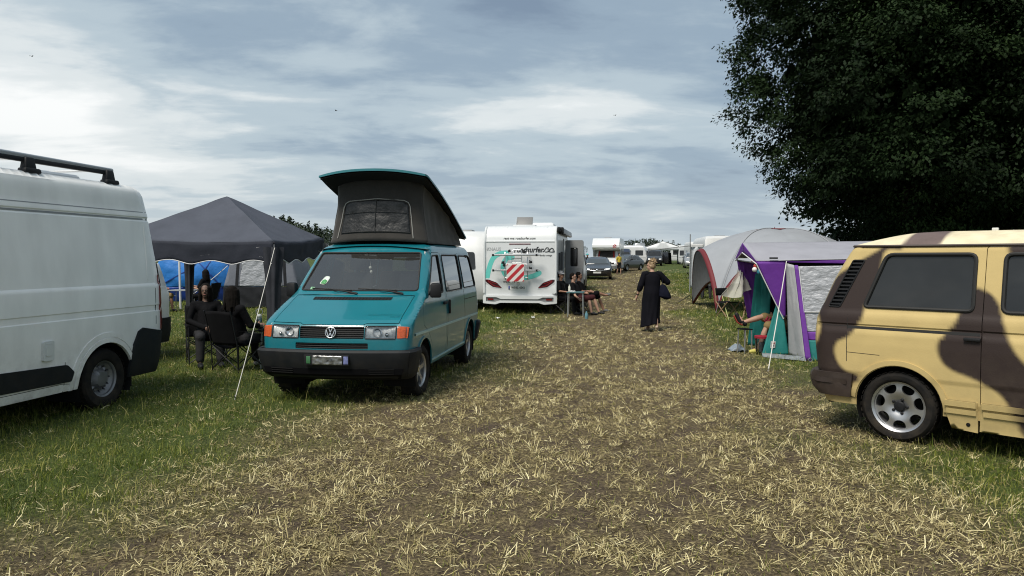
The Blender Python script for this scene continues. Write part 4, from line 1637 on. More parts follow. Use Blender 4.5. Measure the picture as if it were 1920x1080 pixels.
# ------------------------------------------------------------ camouflage-painted minibus on the right
CAMO_BROWN = [[(-0.03,1.79),(-0.05,1.86),(-0.20,1.86),(-0.22,1.79),(-0.30,1.74),(-0.41,1.68),(-0.61,1.57),(-0.69,1.45),(-0.85,1.15),(-0.84,0.46),(-0.62,0.49),(-0.35,0.52),(-0.37,0.59),(-0.48,0.63),(-0.54,0.70),(-0.56,0.78),(-0.56,0.86),(-0.53,0.93),(-0.42,0.97),(-0.37,1.08),(-0.34,1.13),(-0.33,1.30),(-0.15,1.34),(-0.19,1.79)],
    [(0.57,1.46),(0.72,1.41),(0.77,1.33),(0.79,1.21),(0.85,1.08),(0.84,1.09),(0.94,0.93),(1.15,0.70),(1.17,0.01),(0.99,0.25),(0.88,0.44),(0.80,0.56),(0.65,0.63),(0.47,0.70),(0.39,0.77),(0.35,0.88),(0.34,0.98),(0.39,1.05),(0.45,1.14),(0.47,1.24),(0.47,1.35)],
    [(0.80,1.84),(0.80,2.00),(1.50,1.98),(1.52,1.39),(1.04,1.37),(0.90,1.58),(0.81,1.81)],
    [(1.85, 1.95), (2.45, 1.95), (2.35, 1.45), (2.15, 1.15), (1.80, 1.05), (1.70, 1.35), (1.90, 1.6)],
    [(2.55, 0.95), (3.6, 1.25), (3.6, 0.2), (2.95, 0.2), (2.75, 0.62)]]
CAMO_CREAM = [[(-0.85,1.16),(-0.77,1.14),(-0.73,1.07),(-0.72,0.99),(-0.74,0.90),(-0.77,0.88),(-0.84,0.90)]]


def camo_fac(co):
    """1 = brown paint, 0 = sand paint, soft sprayed edge; (x, z) on the flank decides"""
    P = np.stack([co[:, 0], co[:, 2]], 1).astype(float)
    P = P + 0.02 * np.stack([np.sin(P[:, 1] * 9), np.sin(P[:, 0] * 8)], 1)
    d = np.full(len(P), -1.0)
    for poly in (rpoly(q, 0.12, 5) for q in CAMO_BROWN):
        e = edge_dist(poly, P)
        d = np.maximum(d, np.where(inside(poly, P), e, -e))
    for poly in CAMO_CREAM:
        e = edge_dist(poly, P)
        d = np.minimum(d, np.where(inside(poly, P), -e, e))
    return np.clip(0.5 + d / 0.035, 0, 1)


M_CAMO = mat('camouflage_paint', (0.54, 0.41, 0.178), 0.62, spec=0.3, col2=(0.030, 0.0195, 0.0175), attr='camo', var=0.06, vscale=4, dust=0.35, bump=0.0008, bscale=120)
M_CAMOROOF = mat('pale_roof_paint', (0.66, 0.58, 0.40), 0.7, col2=(0.12, 0.085, 0.078), attr='camo', var=0.14, vscale=7, bump=0.001, bscale=90)  # roof copy of the camouflage paint, both colours paler


def camo_bus():
    root = thing('minibus', 'sand and brown camouflage-painted minibus with silver alloy wheel, at the right edge', 'van', (4.23, 7.48, 0.0), -45)
    Wz = [(0.22, 0.86), (0.40, 0.885), (0.415, 0.895), (0.60, 0.905), (0.61, 0.915), (0.90, 0.922), (1.02, 0.918), (1.035, 0.910), (1.075, 0.905), (1.09, 0.915), (1.17, 0.912), (1.20, 0.900), (1.22, 0.892), (1.5, 0.845), (1.80, 0.790), (1.835, 0.775)]
    Tz = [(0.22, -0.72), (0.40, -0.80), (0.9, -0.85), (1.08, -0.85), (1.2, -0.82), (1.5, -0.70), (1.8, -0.555), (1.835, -0.53)]
    Xz = [(0.22, 3.35), (0.5, 3.45), (1.1, 3.40), (1.2, 3.30), (1.8, 2.85), (1.835, 2.80)]
    sh = Shell(Wz, Xz, Tz, 0.2, 0.17, 0.08, 0.04)
    zs = [0.30, 0.415, 0.60, 0.61, 0.75, 0.90, 1.02, 1.035, 1.075, 1.09, 1.17, 1.20, 1.22, 1.35, 1.5, 1.65, 1.75, 1.80, 1.835]
    fine = list(np.arange(0.24, 1.0, 0.02)) + [1.02, 1.035, 1.075, 1.09, 1.13, 1.17, 1.20, 1.22] + list(np.arange(1.24, 1.83, 0.02))
    win = rpoly([(-0.335, 1.245), (-0.155, 1.765), (0.60, 1.765), (0.60, 1.245)], [0.06, 0.07, 0.07, 0.06])
    win2 = rpoly([(0.80, 1.245), (0.80, 1.765), (1.66, 1.765), (1.66, 1.245)], 0.07)
    vent = rpoly([(-0.655, 1.245), (-0.545, 1.245), (-0.345, 1.70), (-0.455, 1.70)], 0.015)
    door = rpoly([(0.665, 0.42), (0.665, 1.825), (1.74, 1.825), (1.74, 0.42)][::-1], 0.03)
    b = MB()
    for sg in (-1, 1):
        fm = sh.side(sg)
        o = sh.side_outline(zs, 0.42, [(0.0, 0.34, 0.375)]) if False else sh.side_outline(zs, 0.30, [(0.0, 0.34, 0.375), (2.46, 0.34, 0.375)])
        b.panel(o, fm, [win, vent, door], sp=0.02 if sg < 0 else 0.15, rows=fine if sg < 0 else fine[::5], rim=0.02, hrim=0.02, esp=0.035)
        # soft lip round the arch
        b.strip([(0.405 * math.cos(t), 0.34 + 0.405 * math.sin(t)) for t in (PI * (0.0 + 0.97 * k / 30) for k in range(31))], 0.045, fm, 0.015, 0.004)
    b.panel(sh.rear_outline(zs), sh.rear, sp=0.1, rows=fine[::3])
    b.panel(sh.front_outline(zs), sh.front, sp=0.15, rows=fine[::3])
    b.build('body', M_CAMO, root, smooth=30, attrs={'camo': camo_fac}, weld=0.0002)
    for sg in (-1, 1):
        fm = sh.side(sg)
        d = MB()
        d.panel(inset(door, 0.006), fm, [win2], sp=0.022 if sg < 0 else 0.15, rows=fine if sg < 0 else fine[::5], rim=0.02, hrim=0.02, esp=0.04)
        dr = d.build('sliding_door', M_CAMO, root, smooth=30, attrs={'camo': camo_fac})
        for wpoly, par, nm in ((win, root, 'side_window'), (win2, dr, 'window')):
            p = MB()
            p.panel(inset(wpoly, -0.01), lambda x, z, o: fm(x, z, o - 0.012), sp=0.1)
            po = p.build(nm, M_DARKGLASS, par)
            q = MB()
            q.tube([fm(x, z, -0.002) for x, z in resample(inset(wpoly, 0.010), 0.05)], 0.018, 8, closed=True)
            q.build('window_seal', M_RUBBER, po)
        # slatted air intake
        v = MB()
        v.panel(inset(vent, -0.005), lambda x, z, o: fm(x, z, o - 0.035), sp=0.06)
        for k in range(12):
            t = (k + 0.6) / 12.3
            xa, xb, z = -0.655 + 0.20 * t, -0.545 + 0.20 * t, 1.25 + 0.445 * t
            v.strip([(xa + 0.006, z), ((xa + xb) / 2, z), (xb - 0.006, z)], 0.014, lambda x, zz, o: fm(x, zz, o), 0.002, 0.02)
        v.tube([fm(x, z, 0.002) for x, z in resample(vent, 0.05)], 0.007, 6, closed=True)
        v.build('air_intake', M_BLACK, root)
        # body creases and seams
        for path, wd, dp in (([(x, 1.055) for x in np.linspace(-0.46, 0.655, 12)], 0.026, 0.02), ([(-0.463, z) for z in np.linspace(0.72, 1.175, 8)], 0.006, 0.01),
                             ([(x, 1.062) for x in np.linspace(-0.80, -0.463, 8)], 0.006, 0.01), ([(x, 0.81 - 0.02 * (x + 0.46)) for x in np.linspace(-0.46, -0.16, 5)], 0.005, 0.01)):
            sm = MB()
            sm.strip(path, wd, fm, 0.001, dp)
            sm.build('body_seam', M_RUBBER, root)
        for xa, xb in ((0.375, 0.648), (0.662, 2.05)):   # rocker panels with moulded ridges
            rk = MB()
            rk.panel([(xa + 0.01 if xa > 0.5 else 0.36, 0.46), (xb, 0.46), (xb, 0.20 if xa > 0.5 else 0.19), (xa + 0.07 if xa < 0.5 else xa, 0.205)], lambda x, z, o: fm(x, z, o + 0.012), sp=0.04, rim=0.02)
            rk.strip([(xa + 0.02 + (xb - xa - 0.03) * k / 8, 0.435) for k in range(9)], 0.05, lambda x, z, o: fm(x, z, o), 0.028, 0.0)
            rk.strip([(xa + 0.03 + (xb - xa - 0.04) * k / 8, 0.365) for k in range(9)], 0.045, lambda x, z, o: fm(x, z, o), 0.026, 0.0)
            rk.build('rocker_panel', M_CAMO, root, smooth=30, attrs={'camo': camo_fac})
        hl = MB()
        hl.ell(fm(0.575, 0.255, 0.012), (0.018, 0.006, 0.018), 14)
        hl.build('jack_point', M_UNDER, root)
        hn = MB()
        y = fm(0.6, 1.0, 0)[1]
        hn.box((0.60, y + sg * 0.014, 1.012), (0.13, 0.028, 0.03), 0, None, 1, 0.008)
        hn.build('handle', M_BLACK, root)
    # gutter and roof skin
    g = MB()
    sd, so = sh.side(1), sh.side(-1)
    g.tube([sd(x, 1.835, 0.010) for x in np.linspace(2.85, sh.rx(1.835), 40)] + [sh.rear(y, 1.835, 0.010) for y in np.linspace(0.70, -0.70, 12)] + [so(x, 1.835, 0.010) for x in np.linspace(sh.rx(1.835), 2.85, 40)], 0.013, 6)
    g.build('gutter', mat('gutter_brown', (0.05, 0.035, 0.03), 0.6), root)
    rf = MB()

    def roof(u, v):
        q = v * 2 - 1
        x = -0.53 + 3.3 * u
        w = sh.side(1)(x, 1.835, 0)[1]
        e = 1 - (1 - min(1, u / 0.22)) ** 2.2
        return (x, q * w, 1.845 + 0.115 * (1 - abs(q) ** 5) * e + 0.02 * (1 - q * q) * e + 0.002 * noise.noise(Vector((x * 6, q * 5, 0))))
    rf.grid(110, 40, roof)
    rf.build('roof', M_CAMOROOF, root, smooth=60, attrs={'camo': roof_camo})
    kn = MB()
    kn.box((0.62, -0.30, 1.985), (0.05, 0.04, 0.03), 0, None, 1, 0.005)
    kn.build('roof_cap', mat('cap_pale', (0.6, 0.6, 0.58), 0.5), root)
    # rear bumper: deep brown box-section with end caps
    bp = MB()
    zb = [0.37, 0.43, 0.50, 0.56, 0.60]
    pr = lambda z: float(np.interp(z, [0.37, 0.44, 0.50, 0.58, 0.60], [0.05, 0.085, 0.095, 0.085, 0.06]))
    bp.panel(sh.rear_outline(zb), lambda y, z, o: sh.rear(y, z, o + pr(z)), sp=0.1, rows=zb[1:-1], rim=0.08)
    for sg in (-1, 1):
        fm = sh.side(sg)
        bp.panel([(sh.rx(z), z) for z in zb][::-1] + [(-0.42, 0.37), (-0.40, 0.60)], lambda x, z, o: (fm(x, z, 0)[0] - pr(z) * max(0, (-0.45 - x) / 0.4), fm(x, z, o + 0.035)[1], z), sp=0.05, rows=zb[1:-1], rim=0.04)
        bp.strip([(x, 0.52) for x in np.linspace(-0.78, -0.45, 8)], 0.05, lambda x, z, o: (fm(x, z, 0)[0] - pr(z) * max(0, (-0.45 - x) / 0.4), fm(x, z, o + 0.035)[1], z), 0.010, 0.0)
    bp.build('bumper', mat('bumper_brown', (0.035, 0.024, 0.021), 0.5, var=0.2, dust=0.2), root, smooth=30, weld=0.012)
    un = MB()
    for sg in (1, -1):
        for ax in (0, 2.46):
            arch_liner(un, ax, 0.34, 0.37, sg * 0.5, sg * 0.9)
    un.box((1.2, 0, 0.40), (4.0, 1.0, 0.22))
    un.box((1.2, 0, 0.40), (1.5, 1.66, 0.14))
    un.tube([(-0.30, -0.55, 0.33), (-0.60, -0.60, 0.30), (-0.74, -0.62, 0.27)], 0.03, 10)
    un.build('underbody', M_UNDER, root)
    for sg in (-1, 1):
        wheel(root, 0.0, sg * 0.79, 0.33, 0.225, 0.235, 'seven', sg)
        wheel(root, 2.46, sg * 0.79, 0.33, 0.225, 0.235, 'seven', sg)
    return root


def roof_camo(co):
    x = co[:, 0] + 0.12 * np.sin(co[:, 1] * 3) + co[:, 1] * 0.06
    f = np.zeros(len(x))
    for a, b in ((-0.16, 0.16), (0.83, 1.22), (1.9, 2.4)):
        f = np.maximum(f, np.clip(0.5 + np.minimum(x - a, b - x) / 0.03, 0, 1))
    return f


minibus = camo_bus()
# ------------------------------------------------------------ white hire motorhome seen from behind
M_MH = mat('motorhome_white', (0.63, 0.645, 0.655), 0.35, coat=0.3, var=0.03, vscale=1.5)
M_MHGREY = mat('motorhome_grey', (0.20, 0.205, 0.21), 0.5, var=0.1)
M_LOGO = mat('logo_turquoise', (0.12, 0.52, 0.47), 0.45)
M_INK = mat('black_lettering', (0.015, 0.015, 0.017), 0.5)


def hire_motorhome():
    root = thing('motorhome', 'white motorhome seen from behind, bike rack and red striped board on its back', 'motorhome', (0.24, 22.8, ground_z(0.24, 22.8)), 82)
    Wz = [(0.3, 1.12), (0.45, 1.15), (2.3, 1.15), (2.5, 1.15), (2.70, 1.14), (2.74, 1.10)]
    sh = Shell(Wz, [(0.3, 6.8), (0.9, 6.9), (1.2, 6.4), (2.0, 5.6), (2.74, 5.0)],
               [(0.3, 0.04), (0.62, 0.0), (1.2, 0.02), (2.225, 0.06), (2.24, 0.045), (2.26, 0.045), (2.275, 0.062), (2.42, 0.10), (2.56, 0.17), (2.66, 0.27), (2.72, 0.40), (2.74, 0.50)], 0.2, 0.05, 0.1, 0.015)
    zs = [0.42, 0.62, 1.2, 2.225, 2.24, 2.26, 2.275, 2.42, 2.5, 2.56, 2.62, 2.66, 2.70, 2.72, 2.74]
    rows = [0.5, 0.7, 0.9, 1.2, 1.5, 1.8, 2.1, 2.225, 2.24, 2.26, 2.275, 2.35, 2.42, 2.5, 2.56, 2.62, 2.66, 2.70, 2.72]
    b = MB()
    for sg in (1, -1):
        holes = [rpoly([(2.55, 0.55), (3.2, 0.55), (3.2, 2.4), (2.55, 2.4)], 0.06)] if sg < 0 else []
        b.panel(sh.side_outline(zs, 0.42, [(1.75, 0.36, 0.42), (5.6, 0.36, 0.42)]), sh.side(sg), holes, sp=0.2, rows=rows, hrim=0.04, esp=0.15)
    b.panel(sh.rear_outline(zs), sh.rear, sp=0.12, rows=rows)
    b.panel(sh.front_outline(zs), sh.front, sp=0.2, rows=rows)
    sh.roof(b, 2.74, 0.02)
    b.build('body', M_MH, root, smooth=30)
    R_ = sh.rear
    tr = MB()                                            # white edge mouldings down both rear corners
    for sg in (1, -1):
        tr = MB()
        tr.tube([R_(sg * 1.11, z, 0.012) for z in np.linspace(0.66, 2.2, 10)] + [R_(sg * 1.10, z, 0.012) for z in (2.3, 2.42, 2.5, 2.56, 2.62, 2.66, 2.70)], 0.035, 8)
        tr.build('edge_moulding', M_MH, root)
    bp = MB()                                            # stepped bumper with reflectors in its ends
    out = rpoly([(-1.15, 0.34), (-0.75, 0.31), (-0.6, 0.36), (0.6, 0.36), (0.75, 0.31), (1.15, 0.34), (1.15, 0.585), (-1.15, 0.585)], 0.03)
    inn = rpoly([(-1.05, 0.40), (-0.78, 0.38), (-0.62, 0.43), (0.62, 0.43), (0.78, 0.38), (1.05, 0.40), (1.05, 0.53), (0.72, 0.53), (0.58, 0.475), (-0.58, 0.475), (-0.72, 0.53), (-1.05, 0.53)], 0.015)
    bpf = lambda y, z, o: (0.02 + 0.06 * (abs(y) / 1.15) ** 6 - 0.10 - o, y, z)
    bp.panel(out, bpf, [inn], sp=0.1, rim=0.14, hrim=0.05)
    bump = bp.build('bumper', M_MH, root)
    bi = MB()
    bi.panel(inset(inn, -0.01), lambda y, z, o: bpf(y, z, o - 0.04), sp=0.1)
    bi.build('bumper_recess', M_MHGREY, bump)
    for sg in (1, -1):
        rf = MB()
        rf.panel(rpoly([(sg * 0.82, 0.44), (sg * 1.0, 0.44), (sg * 1.0, 0.49), (sg * 0.82, 0.49)], 0.01), lambda y, z, o: bpf(y, z, o - 0.02), sp=0.1, rim=0.02)
        rf.build('reflector', M_RED, bump)
        lp = rpoly([(sg * 0.55, 0.81), (sg * 0.85, 0.85), (sg * 1.06, 1.00), (sg * 1.09, 1.075), (sg * 0.98, 1.075), (sg * 0.72, 0.98)], 0.04)
        rm = MB()
        rm.panel(inset(lp, -0.035), lambda y, z, o: R_(y, z, o + 0.006), sp=0.08, rim=0.03)
        rmo = rm.build('tail_light', M_MH, root)
        l = MB()
        l.panel(lp, lambda y, z, o: R_(y, z, o + 0.016), sp=0.06, rim=0.02)
        l.build('lens', mat('dark_red_lens', (0.045, 0.006, 0.008), 0.12, coat=0.6), rmo)
        g = MB()
        g.strip([(sg * 0.60, 0.83), (sg * 0.82, 0.885), (sg * 1.0, 1.02)], 0.022, lambda y, z, o: R_(y, z, o + 0.02), 0.004, 0.002)
        g.strip([(sg * 0.72, 0.945), (sg * 0.86, 0.985), (sg * 1.0, 1.05)], 0.02, lambda y, z, o: R_(y, z, o + 0.02), 0.004, 0.002)
        g.build('light_bar', mat('bright_red_lens', (0.22, 0.015, 0.018), 0.2, coat=0.5), rmo)
    tl = MB()
    tl.panel(rpoly([(-0.33, 2.16), (0.34, 2.16), (0.34, 2.185), (-0.33, 2.185)], 0.008), lambda y, z, o: R_(y, z, o + 0.012), sp=0.1, rim=0.02)
    tl.build('brake_light', M_RED, root)
    # the back faces -x; lettering runs from +y (left in view) to -y
    def rt(cx, cz, o=0.006):
        return lambda a, b_, c: R_(cx - a, cz + b_, o + c)

    def text(body, size, cx, cz, m, shear=0.0, sx=1.0, bold=0.0, name='lettering'):
        t = MB()
        t.text(body, size, rt(cx, cz), 0.0015, shear, 'CENTER', space=1.0, bold=bold, sx=sx)
        return t.build(name, m, root, smooth=0)
    text('rent me: roadsurfer.com', 0.105, 0.02, 2.315, M_INK, 0.15, 0.95, 0.001)
    text('roadsurfer', 0.235, -0.26, 1.92, M_INK, 0.25, 0.90, 0.006)
    text('family cottage', 0.075, -0.80, 1.80, M_INK, 0.2, 0.9)
    text('KNAUS', 0.13, 0.82, 1.98, mat('grey_lettering', (0.42, 0.43, 0.44), 0.5), 0.0, 1.05, 0.003)
    text('S U N   T I', 0.062, 0.33, 0.985, M_INK, 0, 1.3, 0.004)
    wv = MB()                                            # breaking-wave mark after the name
    wp = [(0, 0), (0.05, 0.02), (0.085, 0.085), (0.13, 0.13), (0.18, 0.12), (0.20, 0.08), (0.175, 0.055), (0.15, 0.07)]
    wp2 = [(0.08, -0.005), (0.14, 0.0), (0.20, 0.02), (0.235, 0.08), (0.275, 0.115), (0.32, 0.10), (0.335, 0.065), (0.31, 0.045)]
    wp3 = [(0.18, 0.01), (0.25, -0.005), (0.33, 0.0), (0.38, 0.03)]
    for p in (wp, wp2, wp3):
        wv = MB()
        wv.strip([(-0.70 - a, 1.93 + b_) for a, b_ in p], 0.026, R_, 0.008, 0.002)
        wv.build('wave_mark', M_INK, root)
    stroke_r = [(1.02, 1.16), (0.97, 1.40), (0.90, 1.62), (0.80, 1.78), (0.62, 1.88), (0.42, 1.90)]
    stroke_c = [(0.24, 1.76), (0.40, 1.74), (0.51, 1.58), (0.53, 1.40), (0.46, 1.24), (0.32, 1.15), (0.10, 1.12), (-0.20, 1.14), (-0.45, 1.20), (-0.60, 1.28)]
    stroke_n = [(0.46, 1.62), (0.36, 1.74), (0.22, 1.78), (0.08, 1.74)]
    for st, w in ((stroke_r, 0.15), (stroke_c, 0.15)):
        lg = MB()
        # smooth the stroke
        P = [Vector(p) for p in st]
        Q = []
        for i in range(len(P) - 1):
            p0, p1, p2, p3 = P[max(i - 1, 0)], P[i], P[i + 1], P[min(i + 2, len(P) - 1)]
            for k in range(6):
                t = k / 6
                Q.append(0.5 * ((2 * p1) + (p2 - p0) * t + (2 * p0 - 5 * p1 + 4 * p2 - p3) * t * t + (3 * p1 - p0 - 3 * p2 + p3) * t ** 3))
        Q.append(P[-1])
        lg.strip([tuple(q) for q in Q], w, R_, 0.0035, 0.001)
        for e in (Q[0], Q[-1]):
            lg.panel(ellipse(e.x, e.y, w / 2, w / 2, 20), lambda y, z, o: R_(y, z, o + 0.0035), sp=0.1)
        lg.build('logo_stroke', M_LOGO, root)
    # number plate
    pl = MB()
    pl.panel(rpoly([(-0.20, 0.765), (0.36, 0.765), (0.36, 0.885), (-0.20, 0.885)], 0.012), lambda y, z, o: R_(y, z, o + 0.014), sp=0.2, rim=0.012)
    plate = pl.build('licence_plate', mat('plate_white', (0.72, 0.72, 0.70), 0.4), root)
    pb = MB()
    pb.panel([(0.31, 0.770), (0.353, 0.770), (0.353, 0.880), (0.31, 0.880)], lambda y, z, o: R_(y, z, o + 0.0155), sp=0.2)
    pb.build('plate_band', mat('plate_euro_blue', (0.01, 0.04, 0.30), 0.4), plate, solid=0.001)
    t = MB()
    t.text('WI·RS 4543', 0.108, rt(0.055, 0.787, 0.016), 0.001, 0, 'CENTER', bold=0.002, sx=0.80)
    t.build('plate_number', M_INK, plate, smooth=0)
    em = MB()
    em.tube([R_(0.05 + 0.05 * math.cos(a), 0.955 + 0.05 * math.sin(a), 0.01) for a in (2 * PI * k / 20 for k in range(20))], 0.008, 6, closed=True)
    em.tube([R_(0.05 + q, 0.955, 0.012) for q in (-0.045, 0, 0.045)], 0.006, 6)
    em.build('badge', M_CHROME, root)
    # bike rack: U-shaped tubes, two bike channels, clamps
    rk = MB()
    for y in (0.44, -0.26):
        rk.tube([(-0.03, y, 1.90), (-0.12, y, 1.91), (-0.15, y, 1.86), (-0.15, y, 1.16), (-0.13, y, 1.10), (-0.02, y, 1.08)], 0.021, 8)
    for z in (1.86, 1.14, 1.55):
        rk.tube([(-0.15, 0.44, z), (-0.15, -0.26, z)], 0.018, 8)
    for z in (1.73, 1.60):
        rk.tube([(-0.17, 0.22, z), (-0.17, -0.08, z)], 0.012, 8)
    rk.tube([(-0.17, 0.22, 1.60), (-0.17, 0.22, 1.95), (-0.15, 0.18, 1.99), (-0.15, -0.04, 1.99), (-0.17, -0.08, 1.95), (-0.17, -0.08, 1.60)], 0.012, 8)
    rack = rk.build('bike_rack', M_ALU, root)
    for z, xo in ((1.83, -0.26), (1.36, -0.22)):
        ch = MB()
        ch.box((xo, -0.06 if False else 0.06, z), (0.075, 1.40, 0.05), 0, None, 1, 0.01)
        ch.box((xo, 0.06, z + 0.028), (0.045, 1.34, 0.02), 1)
        cho = ch.build('bike_channel', [M_ALU, M_MHGREY], rack)
        for y in (0.73, -0.61):
            cp = MB()
            cp.box((xo, y + 0.06, z), (0.085, 0.06, 0.07), 0, None, 1, 0.01)
            cp.build('end_cap', M_BLACK, cho)
    for y, z in ((0.50, 1.60), (-0.36, 1.62), (0.46, 1.52), (-0.36, 1.42), (0.3, 1.95), (-0.16, 1.93)):
        cl = MB()
        cl.box((-0.19, y, z), (0.10, 0.09, 0.08), 0, 0.4, 0.8, 0.02)
        cl.tube([(-0.19, y, z), (-0.24, y * 0.9, z + 0.05)], 0.014, 6)
        cl.build('clamp', M_BLACK, rack)
    bd = MB()
    M_B = Matrix(((0, 0, -1, 0), (-1, 0, 0, 0), (0, 1, 0, 0), (0, 0, 0, 1)))
    bd.prism(rpoly([(-0.27, -0.265), (0.27, -0.265), (0.27, 0.265), (-0.27, 0.265)], 0.03), 0.0, 0.012, Matrix.Translation((-0.285, 0.10, 1.29)) @ M_B)
    board = bd.build('warning_board', mat('board_white', (0.66, 0.63, 0.61), 0.5), rack)
    for k in range(-2, 3):
        # red bars across the board, rising to the right
        c = k * 0.27
        poly = [(-0.268, c - 0.268 - 0.068), (0.268, c + 0.268 - 0.068), (0.268, c + 0.268 + 0.068), (-0.268, c - 0.268 + 0.068)]
        cl = clip_box(poly, -0.268, 0.268, -0.262, 0.262)
        if len(cl) >= 3:
            rd = MB()
            rd.prism(cl, 0.012, 0.0145, Matrix.Translation((-0.285, 0.10, 1.29)) @ M_B)
            rd.build('red_bar', mat('board_red', (0.42, 0.018, 0.028), 0.5), board)
    # roof: raised hatch, air conditioner
    ht = MB()
    ht.box((0.0, 0.0, 0.0), (0.46, 0.52, 0.03), 0, None, 1, 0.015)
    hatch = ht.build('roof_hatch', mat('smoked_acrylic', (0.16, 0.16, 0.16), 0.5), root)
    hatch.location = (1.05, -0.02, 2.87)
    hatch.rotation_euler = (0, R(-55), 0)
    hf = MB()
    hf.box((1.25, -0.02, 2.775), (0.70, 0.72, 0.06), 0, None, 1, 0.02)
    hf.tube([(1.0, 0.25, 2.8), (1.02, 0.25, 3.0)], 0.01, 6)
    hf.build('hatch_frame', M_MH, root)
    ac = MB()
    ac.box((2.6, -0.50, 2.84), (1.0, 0.80, 0.18), 0, None, 0.88, 0.06)
    ac.build('air_conditioner', M_MH, root)
    # door side (right): awning cassette, windows, locker, the open door
    fs = sh.side(-1)
    aw = MB()
    aw.box((2.9, -1.23, 2.60), (4.6, 0.15, 0.19), 0, None, 0.9, 0.04)
    awn = aw.build('awning_cassette', mat('cassette_dark', (0.07, 0.07, 0.075), 0.4, coat=0.2), root)
    ae = MB()
    ae.box((0.56, -1.23, 2.60), (0.08, 0.17, 0.21), 0, None, 1, 0.03)
    ae.box((0.30, -1.19, 2.62), (0.4, 0.09, 0.15), 0, None, 1, 0.03)
    ae.build('end_cap', M_BLACK, awn)
    for x0, x1, z0, z1 in ((0.55, 1.15, 1.35, 1.90), (1.45, 2.35, 1.35, 1.95), (3.5, 4.3, 1.4, 1.95)):
        w = MB()
        w.panel(rpoly([(x0, z0), (x1, z0), (x1, z1), (x0, z1)], 0.07), lambda x, z, o: fs(x, z, o + 0.03), sp=0.2, rim=0.035)
        w.build('side_window', M_DARKGLASS, root)
    lk = MB()
    lk.tube([fs(x, z, 0.004) for x, z in rpoly([(0.35, 0.55), (1.15, 0.55), (1.15, 1.25), (0.35, 1.25)], 0.05)], 0.012, 6, closed=True)
    lk.build('locker_frame', M_MHGREY, root)
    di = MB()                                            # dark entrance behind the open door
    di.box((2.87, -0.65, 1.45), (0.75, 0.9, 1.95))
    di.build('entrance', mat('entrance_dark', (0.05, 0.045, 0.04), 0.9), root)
    dm = Matrix.Translation((3.22, -1.17, 0)) @ Matrix.Rotation(R(-97), 4, 'Z')
    dr = MB()
    F_ = lambda x, z, o: tuple(dm @ Vector((x, o, z)))
    wh = rpoly([(0.20, 1.45), (0.46, 1.45), (0.46, 2.10), (0.20, 2.10)], 0.05)
    dor = rpoly([(0.02, 0.50), (0.66, 0.50), (0.66, 2.36), (0.02, 2.36)], 0.08)
    dr.panel(dor, F_, [wh], sp=0.2, rim=0.05)
    dr.panel(dor, lambda x, z, o: F_(x, z, o - 0.05), [wh], sp=0.2)
    door = dr.build('door', mat('door_grey', (0.22, 0.225, 0.23), 0.5), root)
    dw = MB()
    dw.panel(inset(wh, -0.02), lambda x, z, o: F_(x, z, o - 0.02), sp=0.2)
    dw.build('window', M_DARKGLASS, door, solid=0.01)
    dn = MB()
    dn.panel(rpoly([(0.06, 1.05), (0.62, 1.05), (0.64, 1.40), (0.04, 1.40)], 0.08), lambda x, z, o: F_(x, z, o + 0.04), sp=0.2, rim=0.04)
    dn.panel(rpoly([(0.06, 1.05), (0.62, 1.05), (0.64, 1.40), (0.04, 1.40)], 0.08), lambda x, z, o: F_(x, z, o - 0.09), sp=0.2, rim=-0.04)
    dn.build('door_bin', M_MHGREY, door)
    un = MB()
    un.box((3.2, 0, 0.45), (6.0, 1.8, 0.2))
    for sg in (1, -1):
        for ax in (1.75, 5.6):
            arch_liner(un, ax, 0.36, 0.42, sg * 0.7, sg * 1.14)
    un.build('underbody', M_UNDER, root)
    for sg in (1, -1):
        for ax in (1.75, 5.6):
            wheel(root, ax, sg * 1.0, 0.34, 0.22, 0.20, 'steel', sg)
    return root


def clip_box(poly, x0, x1, y0, y1):
    for ax, lim, sg in ((0, x0, 1), (0, x1, -1), (1, y0, 1), (1, y1, -1)):
        out = []
        for i in range(len(poly)):
            p, q = poly[i - 1], poly[i]
            a, b = (p[ax] - lim) * sg, (q[ax] - lim) * sg
            if a >= 0:
                out.append(p)
            if (a < 0) != (b < 0) and a != b:
                t = a / (a - b)
                out.append((p[0] + (q[0] - p[0]) * t, p[1] + (q[1] - p[1]) * t))
        poly = out
        if not poly:
            break
    return poly


motorhome = hire_motorhome()


